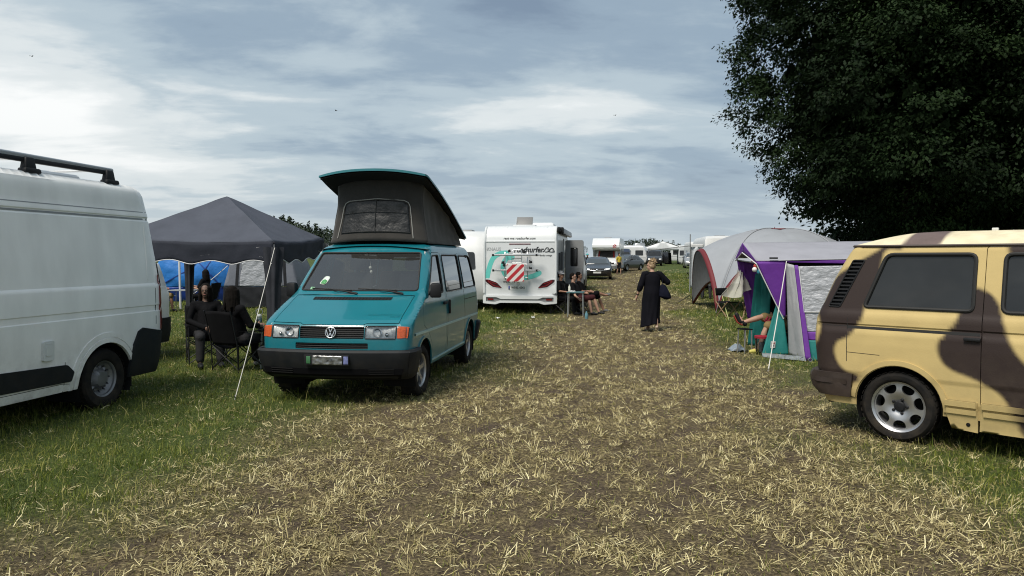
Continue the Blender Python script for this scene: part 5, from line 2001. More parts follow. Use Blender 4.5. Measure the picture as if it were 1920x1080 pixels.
# ------------------------------------------------------------ caravans and other vehicles farther along
def caravan(label, loc, head, L=5.2, W=1.12, H=2.60, trim=(0.35, 0.36, 0.37), group='white caravans and campers parked along the rows', name='caravan', cat='caravan', blind=True, wins=None):
    root = thing(name, label, cat, (loc[0], loc[1], ground_z(*loc)), head, group)
    Wz = [(0.35, W * 0.96), (0.5, W), (H - 0.25, W * 0.985), (H - 0.08, W * 0.95), (H, W * 0.86)]
    sh = Shell(Wz, [(0.35, L / 2 - 0.12), (0.8, L / 2), (1.2, L / 2), (2.0, L / 2 - 0.22), (H - 0.12, L / 2 - 0.50), (H, L / 2 - 0.75)],
               [(0.35, -L / 2 + 0.08), (0.8, -L / 2), (1.3, -L / 2), (2.1, -L / 2 + 0.10), (H - 0.12, -L / 2 + 0.24), (H, -L / 2 + 0.45)], 0.12, 0.10, 0.08, 0.05)
    zs = [0.35, 0.5, 0.8, 1.3, 1.8, 2.1, H - 0.25, H - 0.12, H - 0.05, H]
    b = MB()
    for sg in (1, -1):
        b.panel(sh.side_outline(zs, 0.35, [(0, 0.33, 0.38)]), sh.side(sg), sp=0.3, rows=zs[1:-1], esp=0.2)
    b.panel(sh.rear_outline(zs), sh.rear, sp=0.25, rows=zs[1:-1])
    b.panel(sh.front_outline(zs), sh.front, sp=0.25, rows=zs[1:-1])
    sh.roof(b, H, 0.03, 16, 8)
    b.build('body', mat('caravan_white', (0.58, 0.59, 0.595), 0.4, var=0.05, vscale=2), root)
    for sg in (1, -1):
        fm = sh.side(sg)
        for x0, x1 in wins or ((-L * 0.42, -L * 0.24), (-L * 0.10, L * 0.12), (L * 0.22, L * 0.40)):
            w = MB()
            w.panel(rpoly([(x0, 1.25), (x1, 1.25), (x1, 1.90), (x0, 1.90)], 0.08), lambda x, z, o: fm(x, z, o + 0.025), sp=0.3, rim=0.03)
            w.build('window', M_DARKGLASS, root)
        s = MB()
        s.strip([(x, 0.95) for x in np.linspace(-L / 2 + 0.2, L / 2 - 0.2, 12)], 0.10, fm, 0.006, 0.004)
        s.build('side_stripe', mat('stripe_' + '%d' % int(trim[0] * 100), trim, 0.5), root)
    for f, s_ in ((sh.front, 1), (sh.rear, -1)):
        w = MB()
        w.panel(rpoly([(-0.72, 1.35), (0.72, 1.35), (0.66, 1.92), (-0.66, 1.92)], 0.08), lambda y, z, o: f(y, z, o + 0.02), sp=0.3, rim=0.025)
        w.build('window', M_DARKGLASS, root)
    for sg in (1, -1):
        t = MB()
        t.panel(rpoly([(sg * 0.82, 0.62), (sg * 1.0, 0.62), (sg * 1.0, 0.92), (sg * 0.82, 0.92)], 0.02), lambda y, z, o: sh.rear(y, z, o + 0.015), sp=0.3, rim=0.02)
        t.build('tail_light', M_RED, root)
        wheel(root, 0, sg * 0.95, 0.33, 0.2, 0.2, 'steel', sg)
    rf = MB()
    rf.box((0.3, 0, H + 0.06), (0.6, 0.6, 0.10), 0, None, 0.9, 0.03)
    rf.build('roof_hatch', M_MHGREY, root)
    u = MB()
    u.box((0, 0, 0.42), (L * 0.9, 1.7, 0.12))
    u.tube([(L / 2 - 0.2, 0.3, 0.42), (L / 2 + 0.9, 0, 0.45)], 0.04, 6)
    u.tube([(L / 2 - 0.2, -0.3, 0.42), (L / 2 + 0.9, 0, 0.45)], 0.04, 6)
    u.tube([(L / 2 + 0.75, 0, 0.5), (L / 2 + 0.75, 0, 0.02)], 0.03, 6)
    u.build('chassis', M_UNDER, root)
    return root


def car(label, loc, head, paint, L=4.6, W=0.90, H=1.45, hood=0.95, estate=True, group='dark cars parked beside the track', name='parked_car', cat='car', grille=True):
    root = thing(name, label, cat, (loc[0], loc[1], ground_z(*loc)), head, group)
    belt = H * 0.64
    Wz = [(0.2, W * 0.93), (0.35, W * 0.98), (0.55, W), (belt - 0.08, W * 0.99), (belt, W * 0.965), (belt + 0.04, W * 0.94), (H - 0.10, W * 0.73), (H - 0.03, W * 0.64), (H, W * 0.5)]
    xf = L / 2
    Xz = [(0.2, xf - 0.10), (0.35, xf - 0.02), (0.6, xf), (0.70, xf - 0.04), (0.76, xf - 0.14), (0.82, xf - 0.40), (0.88, xf - 0.75), (belt + 0.03, xf - hood - 0.1), (H - 0.08, xf - hood - 0.95), (H, xf - hood - 1.25)]
    Tz = [(0.2, -xf + 0.10), (0.5, -xf), (0.9, -xf + 0.03), (belt + 0.02, -xf + 0.10), (H - 0.08, -xf + (0.35 if estate else 0.75)), (H, -xf + (0.5 if estate else 1.0))]
    sh = Shell(Wz, Xz, Tz, 0.28, 0.25, 0.10, 0.10)
    zs = [0.2, 0.35, 0.55, 0.62, 0.70, 0.76, 0.79, 0.82, 0.85, 0.88, belt - 0.02, belt, belt + 0.04, belt + 0.2, H - 0.2, H - 0.10, H - 0.05, H - 0.03, H]
    zs = sorted(set(round(z, 3) for z in zs))
    b = MB()
    ax = (L * 0.29, -L * 0.30)
    for sg in (1, -1):
        b.panel(sh.side_outline(zs, 0.2, [(ax[0], 0.32, 0.36), (ax[1], 0.32, 0.36)]), sh.side(sg), sp=0.15, rows=zs[1:-1], esp=0.1)
    b.panel(sh.rear_outline(zs), sh.rear, sp=0.2, rows=zs[1:-1])
    b.panel(sh.front_outline(zs), sh.front, sp=0.15, rows=zs[1:-1])
    sh.roof(b, H, 0.02, 16, 8)
    b.build('body', paint, root, smooth=35)
    Wf = lambda z: sh.W(z) - K45 * 0.28
    w = MB()
    w.panel(rpoly([(-Wf(belt + 0.07) + 0.03, belt + 0.06), (Wf(belt + 0.07) - 0.03, belt + 0.06), (Wf(H - 0.1) - 0.02, H - 0.09), (-Wf(H - 0.1) + 0.02, H - 0.09)], 0.04), lambda y, z, o: sh.front(y, z, o + 0.006), sp=0.12)
    w.build('windscreen', mat('car_screen', (0.035, 0.042, 0.045), 0.04, coat=0.5, spec=0.8), root, solid=0.006)
    for sg in (1, -1):
        fm = sh.side(sg)
        g = MB()
        g.panel(rpoly([(sh.fx(belt + 0.08) - 0.28, belt + 0.06), (-xf + 0.55, belt + 0.08), (-xf + (0.62 if estate else 1.1), H - 0.13), (sh.fx(H - 0.13) - 0.22, H - 0.12)], 0.05), lambda x, z, o: fm(x, z, o + 0.005), sp=0.15)
        g.build('side_window', M_DARKGLASS, root, solid=0.006)
        hl = MB()
        hl.panel(rpoly([(sg * W * 0.46, 0.62), (sg * W * 0.84, 0.66), (sg * W * 0.86, 0.76), (sg * W * 0.52, 0.73)], 0.03), lambda y, z, o: sh.front(y, z, o + 0.012), sp=0.08, rim=0.03)
        hl.build('headlight', M_LAMP, root)
        mi = MB()
        mi.box((sh.fx(belt + 0.08) - 0.42, sg * (W + 0.06), belt + 0.10), (0.12, 0.20, 0.13), 0, None, 0.9, 0.03)
        mi.build('mirror', M_BLACK, root)
        tl = MB()
        tl.panel(rpoly([(sg * W * 0.55, 0.80), (sg * W * 0.86, 0.80), (sg * W * 0.86, 0.92), (sg * W * 0.55, 0.90)], 0.02), lambda y, z, o: sh.rear(y, z, o + 0.01), sp=0.1, rim=0.02)
        tl.build('tail_light', M_RED, root)
        for a in ax:
            wheel(root, a, sg * (W - 0.11), 0.32, 0.2, 0.21, 'five', sg)
    gr = MB()
    gr.panel(rpoly([(-0.40, 0.52), (0.40, 0.52), (0.46, 0.70), (-0.46, 0.70)], 0.03), lambda y, z, o: sh.front(y, z, o + 0.008), sp=0.1, rim=0.02)
    go = gr.build('grille', M_BLACK, root)
    st = MB()
    st.ell(sh.front(0, 0.61, 0.03), (0.02, 0.085, 0.085), 14)
    st.build('badge', M_CHROME, go)
    st = MB()
    st.tube([sh.front(y, 0.61, 0.02) for y in np.linspace(-0.42, 0.42, 9)], 0.014, 6)
    st.build('chrome_bar', M_CHROME, go)
    lo = MB()
    lo.panel(rpoly([(-0.66, 0.27), (0.66, 0.27), (0.60, 0.40), (-0.60, 0.40)], 0.03), lambda y, z, o: sh.front(y, z, o + 0.006), sp=0.1, rim=0.02)
    lo.build('lower_intake', M_BLACK, root)
    pl = MB()
    pl.panel([(-0.26, 0.41), (0.26, 0.41), (0.26, 0.52), (-0.26, 0.52)], lambda y, z, o: sh.front(y, z, o + 0.02), sp=0.2, rim=0.02)
    pl.build('licence_plate', mat('plate_white', (0.72, 0.72, 0.70), 0.4), root)
    u = MB()
    u.box((0, 0, 0.28), (L * 0.9, W * 1.5, 0.12))
    u.build('underbody', M_UNDER, root)
    return root


def alcove(label, loc, head):
    root = thing('alcove_motorhome', label, 'motorhome', (loc[0], loc[1], ground_z(*loc)), head, 'white caravans and campers parked along the rows')
    # cab: low nose under a tall box with an over-cab bunk
    cab = Shell([(0.35, 0.95), (0.7, 1.0), (1.15, 0.98), (1.95, 0.86)], [(0.35, 3.25), (0.8, 3.30), (1.05, 3.15), (1.25, 2.55), (1.95, 1.95)], [(0.35, 0.6), (1.95, 0.6)], 0.2, 0.1, 0.1)
    zs = [0.35, 0.7, 0.9, 1.05, 1.15, 1.25, 1.6, 1.95]
    b = MB()
    for sg in (1, -1):
        b.panel(cab.side_outline(zs, 0.35, [(2.35, 0.35, 0.4)]), cab.side(sg), sp=0.2, rows=zs[1:-1])
    b.panel(cab.front_outline(zs), cab.front, sp=0.2, rows=zs[1:-1])
    b.build('cab', M_MH, root)
    wn = MB()
    wn.panel(rpoly([(-0.74, 1.30), (0.74, 1.30), (0.68, 1.88), (-0.68, 1.88)], 0.05), lambda y, z, o: cab.front(y, z, o + 0.01), sp=0.15, rim=0.01)
    wn.build('windscreen', M_DARKGLASS, root)
    for sg in (1, -1):
        cu = MB()                                        # red curtain edges behind the screen
        cu.panel(rpoly([(sg * 0.58, 1.31), (sg * 0.72, 1.31), (sg * 0.67, 1.86), (sg * 0.55, 1.86)], 0.01), lambda y, z, o: cab.front(y, z, o + 0.013), sp=0.2)
        cu.build('curtain', mat('curtain_red', (0.30, 0.03, 0.03), 0.8), root, solid=0.004)
        hl = MB()
        hl.panel(rpoly([(sg * 0.55, 0.80), (sg * 0.84, 0.80), (sg * 0.82, 0.98), (sg * 0.58, 0.98)], 0.03), lambda y, z, o: cab.front(y, z, o + 0.012), sp=0.1, rim=0.02)
        hl.build('headlight', M_LAMP, root)
    gr = MB()
    gr.panel(rpoly([(-0.48, 0.78), (0.48, 0.78), (0.45, 0.96), (-0.45, 0.96)], 0.02), lambda y, z, o: cab.front(y, z, o + 0.012), sp=0.1, rim=0.02)
    gr.build('grille', M_BLACK, root)
    bp = MB()
    bp.panel(rpoly([(-0.92, 0.36), (0.92, 0.36), (0.92, 0.62), (-0.92, 0.62)], 0.03), lambda y, z, o: cab.front(y, z, o + 0.05), sp=0.15, rim=0.05)
    bp.build('bumper', M_MHGREY, root)
    prof = rpoly([(-3.2, 0.40), (1.2, 0.40), (1.2, 1.95), (2.75, 1.98), (3.05, 2.12), (3.0, 2.42), (2.55, 2.88), (2.0, 2.98), (-3.0, 2.98), (-3.2, 2.85)], [0.05, 0.05, 0.05, 0.15, 0.1, 0.1, 0.25, 0.1, 0.1, 0.1])
    M_ = Matrix(((1, 0, 0, 0), (0, 0, -1, 0), (0, 1, 0, 0), (0, 0, 0, 1)))
    bx = MB()
    bx.prism(prof, -1.14, 1.14, M_)
    bx.build('body', M_MH, root, bevel=0.04)
    for sg in (1, -1):
        for x0, x1, z0, z1 in ((-2.7, -1.7, 1.45, 2.1), (-0.9, 0.3, 1.45, 2.1), (1.7, 2.3, 2.3, 2.65)):
            w = MB()
            w.panel(rpoly([(x0, z0), (x1, z0), (x1, z1), (x0, z1)], 0.06), lambda x, z, o: (x, sg * (1.165 + o), z), sp=0.4, rim=0.03)
            w.build('window', M_DARKGLASS, root)
        for ax in (2.35, -1.8):
            wheel(root, ax, sg * 0.88, 0.35, 0.22, 0.2, 'steel', sg)
    lg = MB()
    lg.tube([(3.02 + 0.0, 0.74 + 0.13 * math.cos(a), 2.27 + 0.13 * math.sin(a)) for a in (2 * PI * k / 16 for k in range(16))], 0.03, 6, closed=True)
    lg.tube([(3.03, 0.86, 2.36), (3.03, 0.62, 2.18)], 0.03, 6)
    lg.build('red_mark', mat('mark_red', (0.45, 0.03, 0.04), 0.5), root)
    hh = MB()
    for x in (-2.0, 0.4):
        hh.box((x, 0, 3.02), (0.7, 0.7, 0.1), 0, None, 0.9, 0.03)
    hh.build('roof_hatch', M_MHGREY, root)
    u = MB()
    u.box((0, 0, 0.42), (5.6, 1.7, 0.15))
    u.build('underbody', M_UNDER, root)
    return root


def plain_van(label, loc, head, paint, name='parked_van', open_door=False, H=1.95, L=4.9, lamps=False):
    root = thing(name, label, 'van', (loc[0], loc[1], ground_z(*loc)), head)
    Wz = [(0.28, 0.90), (0.5, 0.94), (1.1, 0.95), (1.2, 0.93), (1.8, 0.82), (H - 0.05, 0.76), (H, 0.66)]
    xf = L / 2
    sh = Shell(Wz, [(0.28, xf - 0.06), (0.6, xf), (0.85, xf - 0.05), (1.0, xf - 0.25), (1.2, xf - 0.85), (1.8, xf - 1.45), (H, xf - 1.8)], [(0.28, -xf), (1.1, -xf), (H - 0.05, -xf + 0.12), (H, -xf + 0.25)], 0.2, 0.12, 0.1, 0.04)
    zs = [0.28, 0.5, 0.7, 0.85, 0.92, 1.0, 1.1, 1.2, 1.5, 1.8, H - 0.05, H]
    b = MB()
    ax = (xf - 0.9, -xf + 0.95)
    for sg in (1, -1):
        b.panel(sh.side_outline(zs, 0.28, [(a, 0.34, 0.38) for a in ax]), sh.side(sg), sp=0.2, rows=zs[1:-1])
    b.panel(sh.rear_outline(zs), sh.rear, sp=0.25, rows=zs[1:-1])
    b.panel(sh.front_outline(zs), sh.front, sp=0.2, rows=zs[1:-1])
    sh.roof(b, H, 0.03, 14, 8)
    b.build('body', paint, root)
    w = MB()
    w.panel(rpoly([(-0.74, 1.24), (0.74, 1.24), (0.66, 1.76), (-0.66, 1.76)], 0.05), lambda y, z, o: sh.front(y, z, o + 0.006), sp=0.15, rim=0.01)
    w.build('windscreen', M_DARKGLASS, root)
    for sg in (1, -1):
        fm = sh.side(sg)
        for x0, x1 in ((xf - 2.0, xf - 1.3), (xf - 3.1, xf - 2.15), (-xf + 0.3, -xf + 1.3)):
            g = MB()
            g.panel(rpoly([(x0, 1.24), (x1 + 0.2, 1.24), (x1, 1.72), (x0, 1.72)], 0.05), lambda x, z, o: fm(x, z, o + 0.006), sp=0.3, rim=0.01)
            g.build('side_window', M_DARKGLASS, root)
        h = MB()
        h.panel(rpoly([(sg * 0.5, 0.74), (sg * 0.8, 0.76), (sg * 0.78, 0.90), (sg * 0.52, 0.88)], 0.02), lambda y, z, o: sh.front(y, z, o + 0.012), sp=0.1, rim=0.02)
        h.build('headlight', M_LAMP, root)
        for a in ax:
            wheel(root, a, sg * 0.82, 0.33, 0.2, 0.21, 'steel', sg)
    gr = MB()
    gr.panel(rpoly([(-0.44, 0.72), (0.44, 0.72), (0.46, 0.86), (-0.46, 0.86)], 0.02), lambda y, z, o: sh.front(y, z, o + 0.01), sp=0.1, rim=0.02)
    gr.build('grille', M_BLACK, root)
    bp = MB()
    bp.panel(rpoly([(-0.86, 0.30), (0.86, 0.30), (0.86, 0.58), (-0.86, 0.58)], 0.03), lambda y, z, o: sh.front(y, z, o + 0.05), sp=0.15, rim=0.05)
    bp.build('bumper', M_BLACK, root)
    rb = MB()
    rb.panel(rpoly([(-0.86, 0.30), (0.86, 0.30), (0.86, 0.72), (-0.86, 0.72)], 0.03), lambda y, z, o: sh.rear(y, z, o + 0.03), sp=0.15, rim=0.05)
    for sg in (1, -1):
        fm = sh.side(sg)
        rb.panel([(sh.rx(z), z) for z in (0.72, 0.5, 0.30)] + [(-xf + 0.60, 0.30), (-xf + 0.55, 0.72)], lambda x, z, o: fm(x, z, o + 0.03), sp=0.1, rim=0.04)
    rb.build('rear_bumper', M_DARKTRIM, root)
    rw = MB()
    rw.panel(rpoly([(-0.72, 1.15), (0.72, 1.15), (0.66, H - 0.16), (-0.66, H - 0.16)], 0.05), lambda y, z, o: sh.rear(y, z, o + 0.006), sp=0.15, rim=0.01)
    rw.build('rear_window', M_DARKGLASS, root)
    if open_door:
        d = MB()
        d.box((xf - 1.35, 1.30, 1.0), (0.06, 0.85, 1.35), 0, R(-25), 0.9, 0.03)
        d.build('door', paint, root)
    u = MB()
    u.box((0, 0, 0.36), (L * 0.9, 1.5, 0.14))
    u.build('underbody', M_UNDER, root)
    return root


plain_van('low white van peeping out behind the rear bumper of the high-roof van', (-7.28, 11.0), -100, M_WHITE, H=1.74, L=4.4)
P_BLACK = mat('black_car_paint', (0.012, 0.013, 0.016), 0.25, coat=0.7, dust=0.2)
P_DARK = mat('charcoal_car_paint', (0.028, 0.030, 0.033), 0.28, coat=0.6, dust=0.2)
P_SILVER = mat('silver_car_paint', (0.34, 0.35, 0.36), 0.3, 0.5, coat=0.5, dust=0.2)
caravan('white caravan with a dark side window just left of the motorhome with bike rack', (-1.62, 26.9), -97, L=5.0, H=2.62)
car('black estate car with a chrome grille badge in front of the over-cab motorhome', (5.95, 51.5), -97, P_BLACK, L=4.7, W=0.98, H=1.5)
alcove('white over-cab motorhome with a red emblem on its bunk nose, behind the black estate car', (8.55, 65.5), -102)
car('dark grey hatchback angled towards the track, to the left of the black van', (10.9, 71.0), -128, P_DARK, L=4.5, W=0.95, H=1.5, estate=False)
plain_van('black van with one front door open beside the white marquee', (17.9, 93.0), -100, P_BLACK, open_door=True)
plain_van('grey panel-sided van parked just past the open door of the motorhome', (2.85, 37.5), -96, mat('van_grey_paint', (0.20, 0.21, 0.21), 0.4, coat=0.4), H=2.35, L=5.4)
caravan('white caravan behind the dark grey hatchback', (15.0, 96.0), -20, L=5.5, H=2.5)
plain_van('silver camper with a grey raised roof, between the caravan and the white marquee', (18.6, 108.0), -95, P_SILVER, H=2.9)
caravan('white caravan beyond the marquee, left of the silver pick-up', (27.0, 112.0), -15, L=6.0, H=2.6)
car('silver pick-up shaped car under a white awning at the far right end of the track', (19.7, 81.0), -100, P_SILVER, L=4.8, H=1.7, group='cars at the far end')
caravan('white camper far back right, only its upper part above the silver car', (22.2, 89.0), -95, L=6.0, H=2.9, wins=((-1.0, 0.0),))
big = caravan('tall white camper behind the grey dome shelter', (10.95, 39.0), 82, L=6.4, W=1.15, H=2.66, name='box_camper', cat='camper van', trim=(0.08, 0.30, 0.28))
caravan('white caravan far off to the right of the white marquee, above the small black stool', (24.3, 97.0), -60, L=5.0, H=2.55)
plain_van('dark blue van behind the yellow-shirted person, between the over-cab motorhome and the hatchback', (12.6, 84.0), -100, mat('van_dark_blue', (0.02, 0.03, 0.06), 0.35, coat=0.5), H=2.1)
# ------------------------------------------------------------ tents, gazebo, shelter
def patch(a, b, c, d, nu=14, nv=14, amp=0.008, fr=5.0, seed=0.0, sag=0.0, n=None):
    """cloth between four corners a b (top) and d c (bottom), with folds of height amp"""
    a, b, c, d = map(Vector, (a, b, c, d))
    nn = ((b - a).cross(d - a)).normalized() if n is None else Vector(n)

    def fn(u, v):
        p = a.lerp(b, u).lerp(d.lerp(c, u), v)
        e = min(1, 6 * min(u, 1 - u, v, 1 - v) + 0.15)
        w = noise.noise(Vector((u * fr + seed, v * fr * 0.45 + seed, seed))) + 0.5 * noise.noise(Vector((u * fr * 2.3, v * fr * 1.7 + seed, seed + 4)))
        return p + nn * (amp * w * e + sag * math.sin(u * PI) * math.sin(v * PI))
    return fn


def cloth(name, corners, m, parent, nu=16, nv=16, solid=0.003, **k):
    mb = MB()
    mb.grid(nu, nv, patch(*corners, **k))
    return mb.build(name, m, parent, smooth=60, solid=solid)


def rope(parent, a, b, r=0.006, m=None, name='guy_rope', sag=0.02):
    mb = MB()
    mb.tube(catenary(a, b, sag), r, 6)
    ro = mb.build(name, m or mat('white_cord', (0.62, 0.60, 0.55), 0.8), parent)
    pg = MB()
    b = Vector(b)
    pg.tube([b + Vector((0, 0, 0.05)), b + Vector((0.02, 0.03, -0.06))], 0.006, 6)
    pg.build('peg', M_STEEL, ro)
    return ro


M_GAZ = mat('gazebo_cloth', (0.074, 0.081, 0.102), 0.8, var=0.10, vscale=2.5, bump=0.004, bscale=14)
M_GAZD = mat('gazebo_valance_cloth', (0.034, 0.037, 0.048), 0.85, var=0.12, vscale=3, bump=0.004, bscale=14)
M_PIPE = mat('white_piping', (0.60, 0.60, 0.60), 0.6)
M_POLE = mat('grey_pole', (0.20, 0.20, 0.21), 0.45, 0.6)


def gazebo():
    root = thing('gazebo', 'dark blue pop-up gazebo between the white van and the teal camper', 'gazebo', (0, 0, 0))
    C = [Vector((-4.33, 13.45, 2.02)), Vector((-7.40, 13.6, 2.10)), Vector((-7.32, 16.7, 2.14)), Vector((-4.22, 16.55, 2.15))]
    P = Vector((-5.78, 15.05, 2.97))
    cn = MB()
    for i in range(4):
        a, b = C[i], C[(i + 1) % 4]

        def face(u, v, a=a, b=b):
            e = a.lerp(b, u)
            p = e.lerp(P, v)
            p.z -= 0.06 * math.sin(v * PI) * (1 - abs(2 * u - 1) ** 2) + 0.05 * math.sin(u * PI) * (1 - v) ** 3
            p.z += 0.045 * math.exp(-((1 - v) / 0.12) ** 2) * (1 - v) * 4
            p += Vector((0, 0, 1)) * 0.012 * noise.noise(Vector((p.x * 2.2, p.y * 2.2, 3))) * min(1, 5 * (1 - v))
            return p
        cn.grid(26, 20, face)
    cn.build('canopy', M_GAZ, root, smooth=25, solid=0.003)
    for i in range(4):
        a, b = C[i], C[(i + 1) % 4]
        out = Vector(((a + b) / 2 - Vector((P.x, P.y, (a.z + b.z) / 2)))).normalized()

        def bottom(u):
            return 0.40 - 0.07 * abs(math.sin(u * PI * 4)) ** 1.5 * (1 if 0.04 < u < 0.96 else 0.5)

        def val(u, v, o=0.0):
            p = a.lerp(b, u)
            p.z -= 0.05 * math.sin(u * PI)
            d = bottom(u) * v
            p.z -= d
            p += out * (0.02 + 0.035 * v * noise.noise(Vector((u * 6, i * 3.0, 1))) + 0.018 * noise.noise(Vector((u * 14, v * 2, i))) + o)
            return p
        vb = MB()
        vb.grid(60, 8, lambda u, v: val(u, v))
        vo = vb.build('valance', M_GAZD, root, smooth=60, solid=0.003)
        pb = MB()
        pb.tube([val(u, 1.0) for u in np.linspace(0, 1, 60)], 0.009, 6)
        pb.build('piping', M_PIPE, vo)
        # scissor truss under the eave
        for k in range(2):
            tb = MB()
            p0, p1, p2 = a.lerp(b, k * 0.5), a.lerp(b, k * 0.5 + 0.25), a.lerp(b, k * 0.5 + 0.5)
            dz = Vector((0, 0, 0.32))
            tb.tube([p0 - dz * 0.2, p2 - dz], 0.011, 6)
            tb.tube([p0 - dz, p2 - dz * 0.2], 0.011, 6)
            tb.build('truss', M_POLE, root)
    for i, c in enumerate(C):
        lg = MB()
        lg.box((c.x, c.y, (c.z - 0.05) / 2), (0.035, 0.035, c.z - 0.05))
        lg.box((c.x, c.y, 0.01 + ground_z(c.x, c.y)), (0.10, 0.10, 0.02))
        lo = lg.build('leg', M_POLE, root)
        # side curtain gathered round the leg
        inw = (Vector((P.x, P.y, 0)) - Vector((c.x, c.y, 0))).normalized()
        wd = 0.17 if i == 0 else 0.12
        cu = MB()

        def cur(u, v):
            t = u * 2 * PI
            r = 1 + 0.22 * math.sin(t * 5 + v * 2) + 0.1 * math.sin(t * 9)
            s = 1.0 - 0.45 * math.sin(min(1, v * 1.2) * PI / 2)
            q = Vector((math.cos(t) * wd * r * s, math.sin(t) * wd * 0.6 * r * s, 0))
            return Vector((c.x, c.y, 0)) + inw * 0.06 + q + Vector((0, 0, (c.z - 0.1) * (1 - v) + 0.12 * v))
        cu.grid(40, 14, cur, closed_u=True)
        cu.build('curtain', mat('curtain_grey', (0.040, 0.042, 0.050), 0.85, var=0.2) if i in (0, 2) else mat('curtain_pale', (0.11, 0.11, 0.115), 0.85, var=0.3), lo, smooth=60)
    rope(root, C[0] + Vector((0.03, -0.03, -0.10)), (-3.38, 8.95, ground_z(-3.38, 8.95)), 0.0055)
    return root


gazebo()

M_TGREY = mat('tent_grey', (0.13, 0.14, 0.17), 0.75, var=0.1, vscale=3, bump=0.004, bscale=10)
M_TBLACK = mat('tent_black', (0.022, 0.023, 0.026), 0.8, var=0.2, vscale=4, bump=0.012, bscale=4)
M_FOIL = mat('crumpled_silver', (0.31, 0.32, 0.345), 0.45, 0.1, var=0.16, vscale=11, bump=0.018, bscale=11, stretch=(1, 1, 2.0))


def grey_tent():
    root = thing('tent', 'grey and black tent with a large silvery window, behind the gazebo', 'tent', (-8.5, 25.0, ground_z(-8.5, 25)), 2)
    h, w = 2.25, 1.30

    def prof(s):                                         # arch outline, s -1..1
        return (s * w * (1 - 0.18 * 0), h * (1 - abs(s) ** 3.2) ** 0.8)
    # the front leans back; coloured panels side by side
    top = lambda x: h * (1 - abs(x / w) ** 4.5) ** 0.55

    def fm(x, z, o):
        return (x * (1 - 0.10 * z / h), -o - 0.0 + 0.16 * (z / h) ** 2, z)
    edge = [(-w + 2 * w * k / 30, max(0.02, top(-w + 2 * w * k / 30))) for k in range(31)]
    upper = [(-w * 0.995, 0.74), (w * 0.995, 0.74)] + [(x, z) for x, z in edge[::-1] if z > 0.78]
    f = MB()
    win = rpoly([(-0.72, 0.78), (0.72, 0.78), (0.66, 1.78), (-0.66, 1.78)], 0.02)
    f.panel(upper, fm, [win], sp=0.12)
    f.build('front_wall', M_TGREY, root, solid=0.003)
    g = MB()
    lowp = [(-w, 0.02), (w, 0.02), (w * 0.995, 0.735), (-w * 0.995, 0.735)]
    g.panel(lowp, lambda x, z, o: fm(x, z, o + 0.03 * noise.noise(Vector((x * 3 + z * 2, z * 3, 1)))), sp=0.06)
    g.build('skirt', M_TBLACK, root, solid=0.003)
    wn = MB()
    wn.panel(inset(win, -0.02), lambda x, z, o: fm(x, z, o + 0.012 + 0.02 * noise.noise(Vector((x * 5 - z * 6, x * 2 + z * 3, 4)))), sp=0.04)
    wn.build('window', M_FOIL, root, solid=0.002)
    for sg in (1, -1):
        st = MB()
        st.strip([(sg * (0.86 - 0.02 * z), z) for z in np.linspace(0.74, 1.85, 10)], 0.10, fm, 0.012, 0.004)
        st.build('dark_band', M_TBLACK, root)
    b = MB()

    def hull(u, v):
        s = -w + 2 * w * u
        t = max(0.02, top(s))
        p = fm(s, t, 0)
        return (p[0], p[1] + 2.6 * v, t * (1 - 0.12 * v))
    b.grid(30, 8, hull)
    b.build('hull', M_TGREY, root, solid=0.003)
    rope(root, (-1.1, 0.1, 1.6), (-2.1, -0.5, 0.0), 0.006, M_INK)
    return root


grey_tent()

M_BLUE = mat('blue_tarp', (0.022, 0.17, 0.52), 0.45, var=0.14, vscale=3, bump=0.02, bscale=5)
M_BLUED = mat('blue_groundsheet', (0.012, 0.045, 0.26), 0.5, var=0.2, vscale=3, bump=0.02, bscale=5)


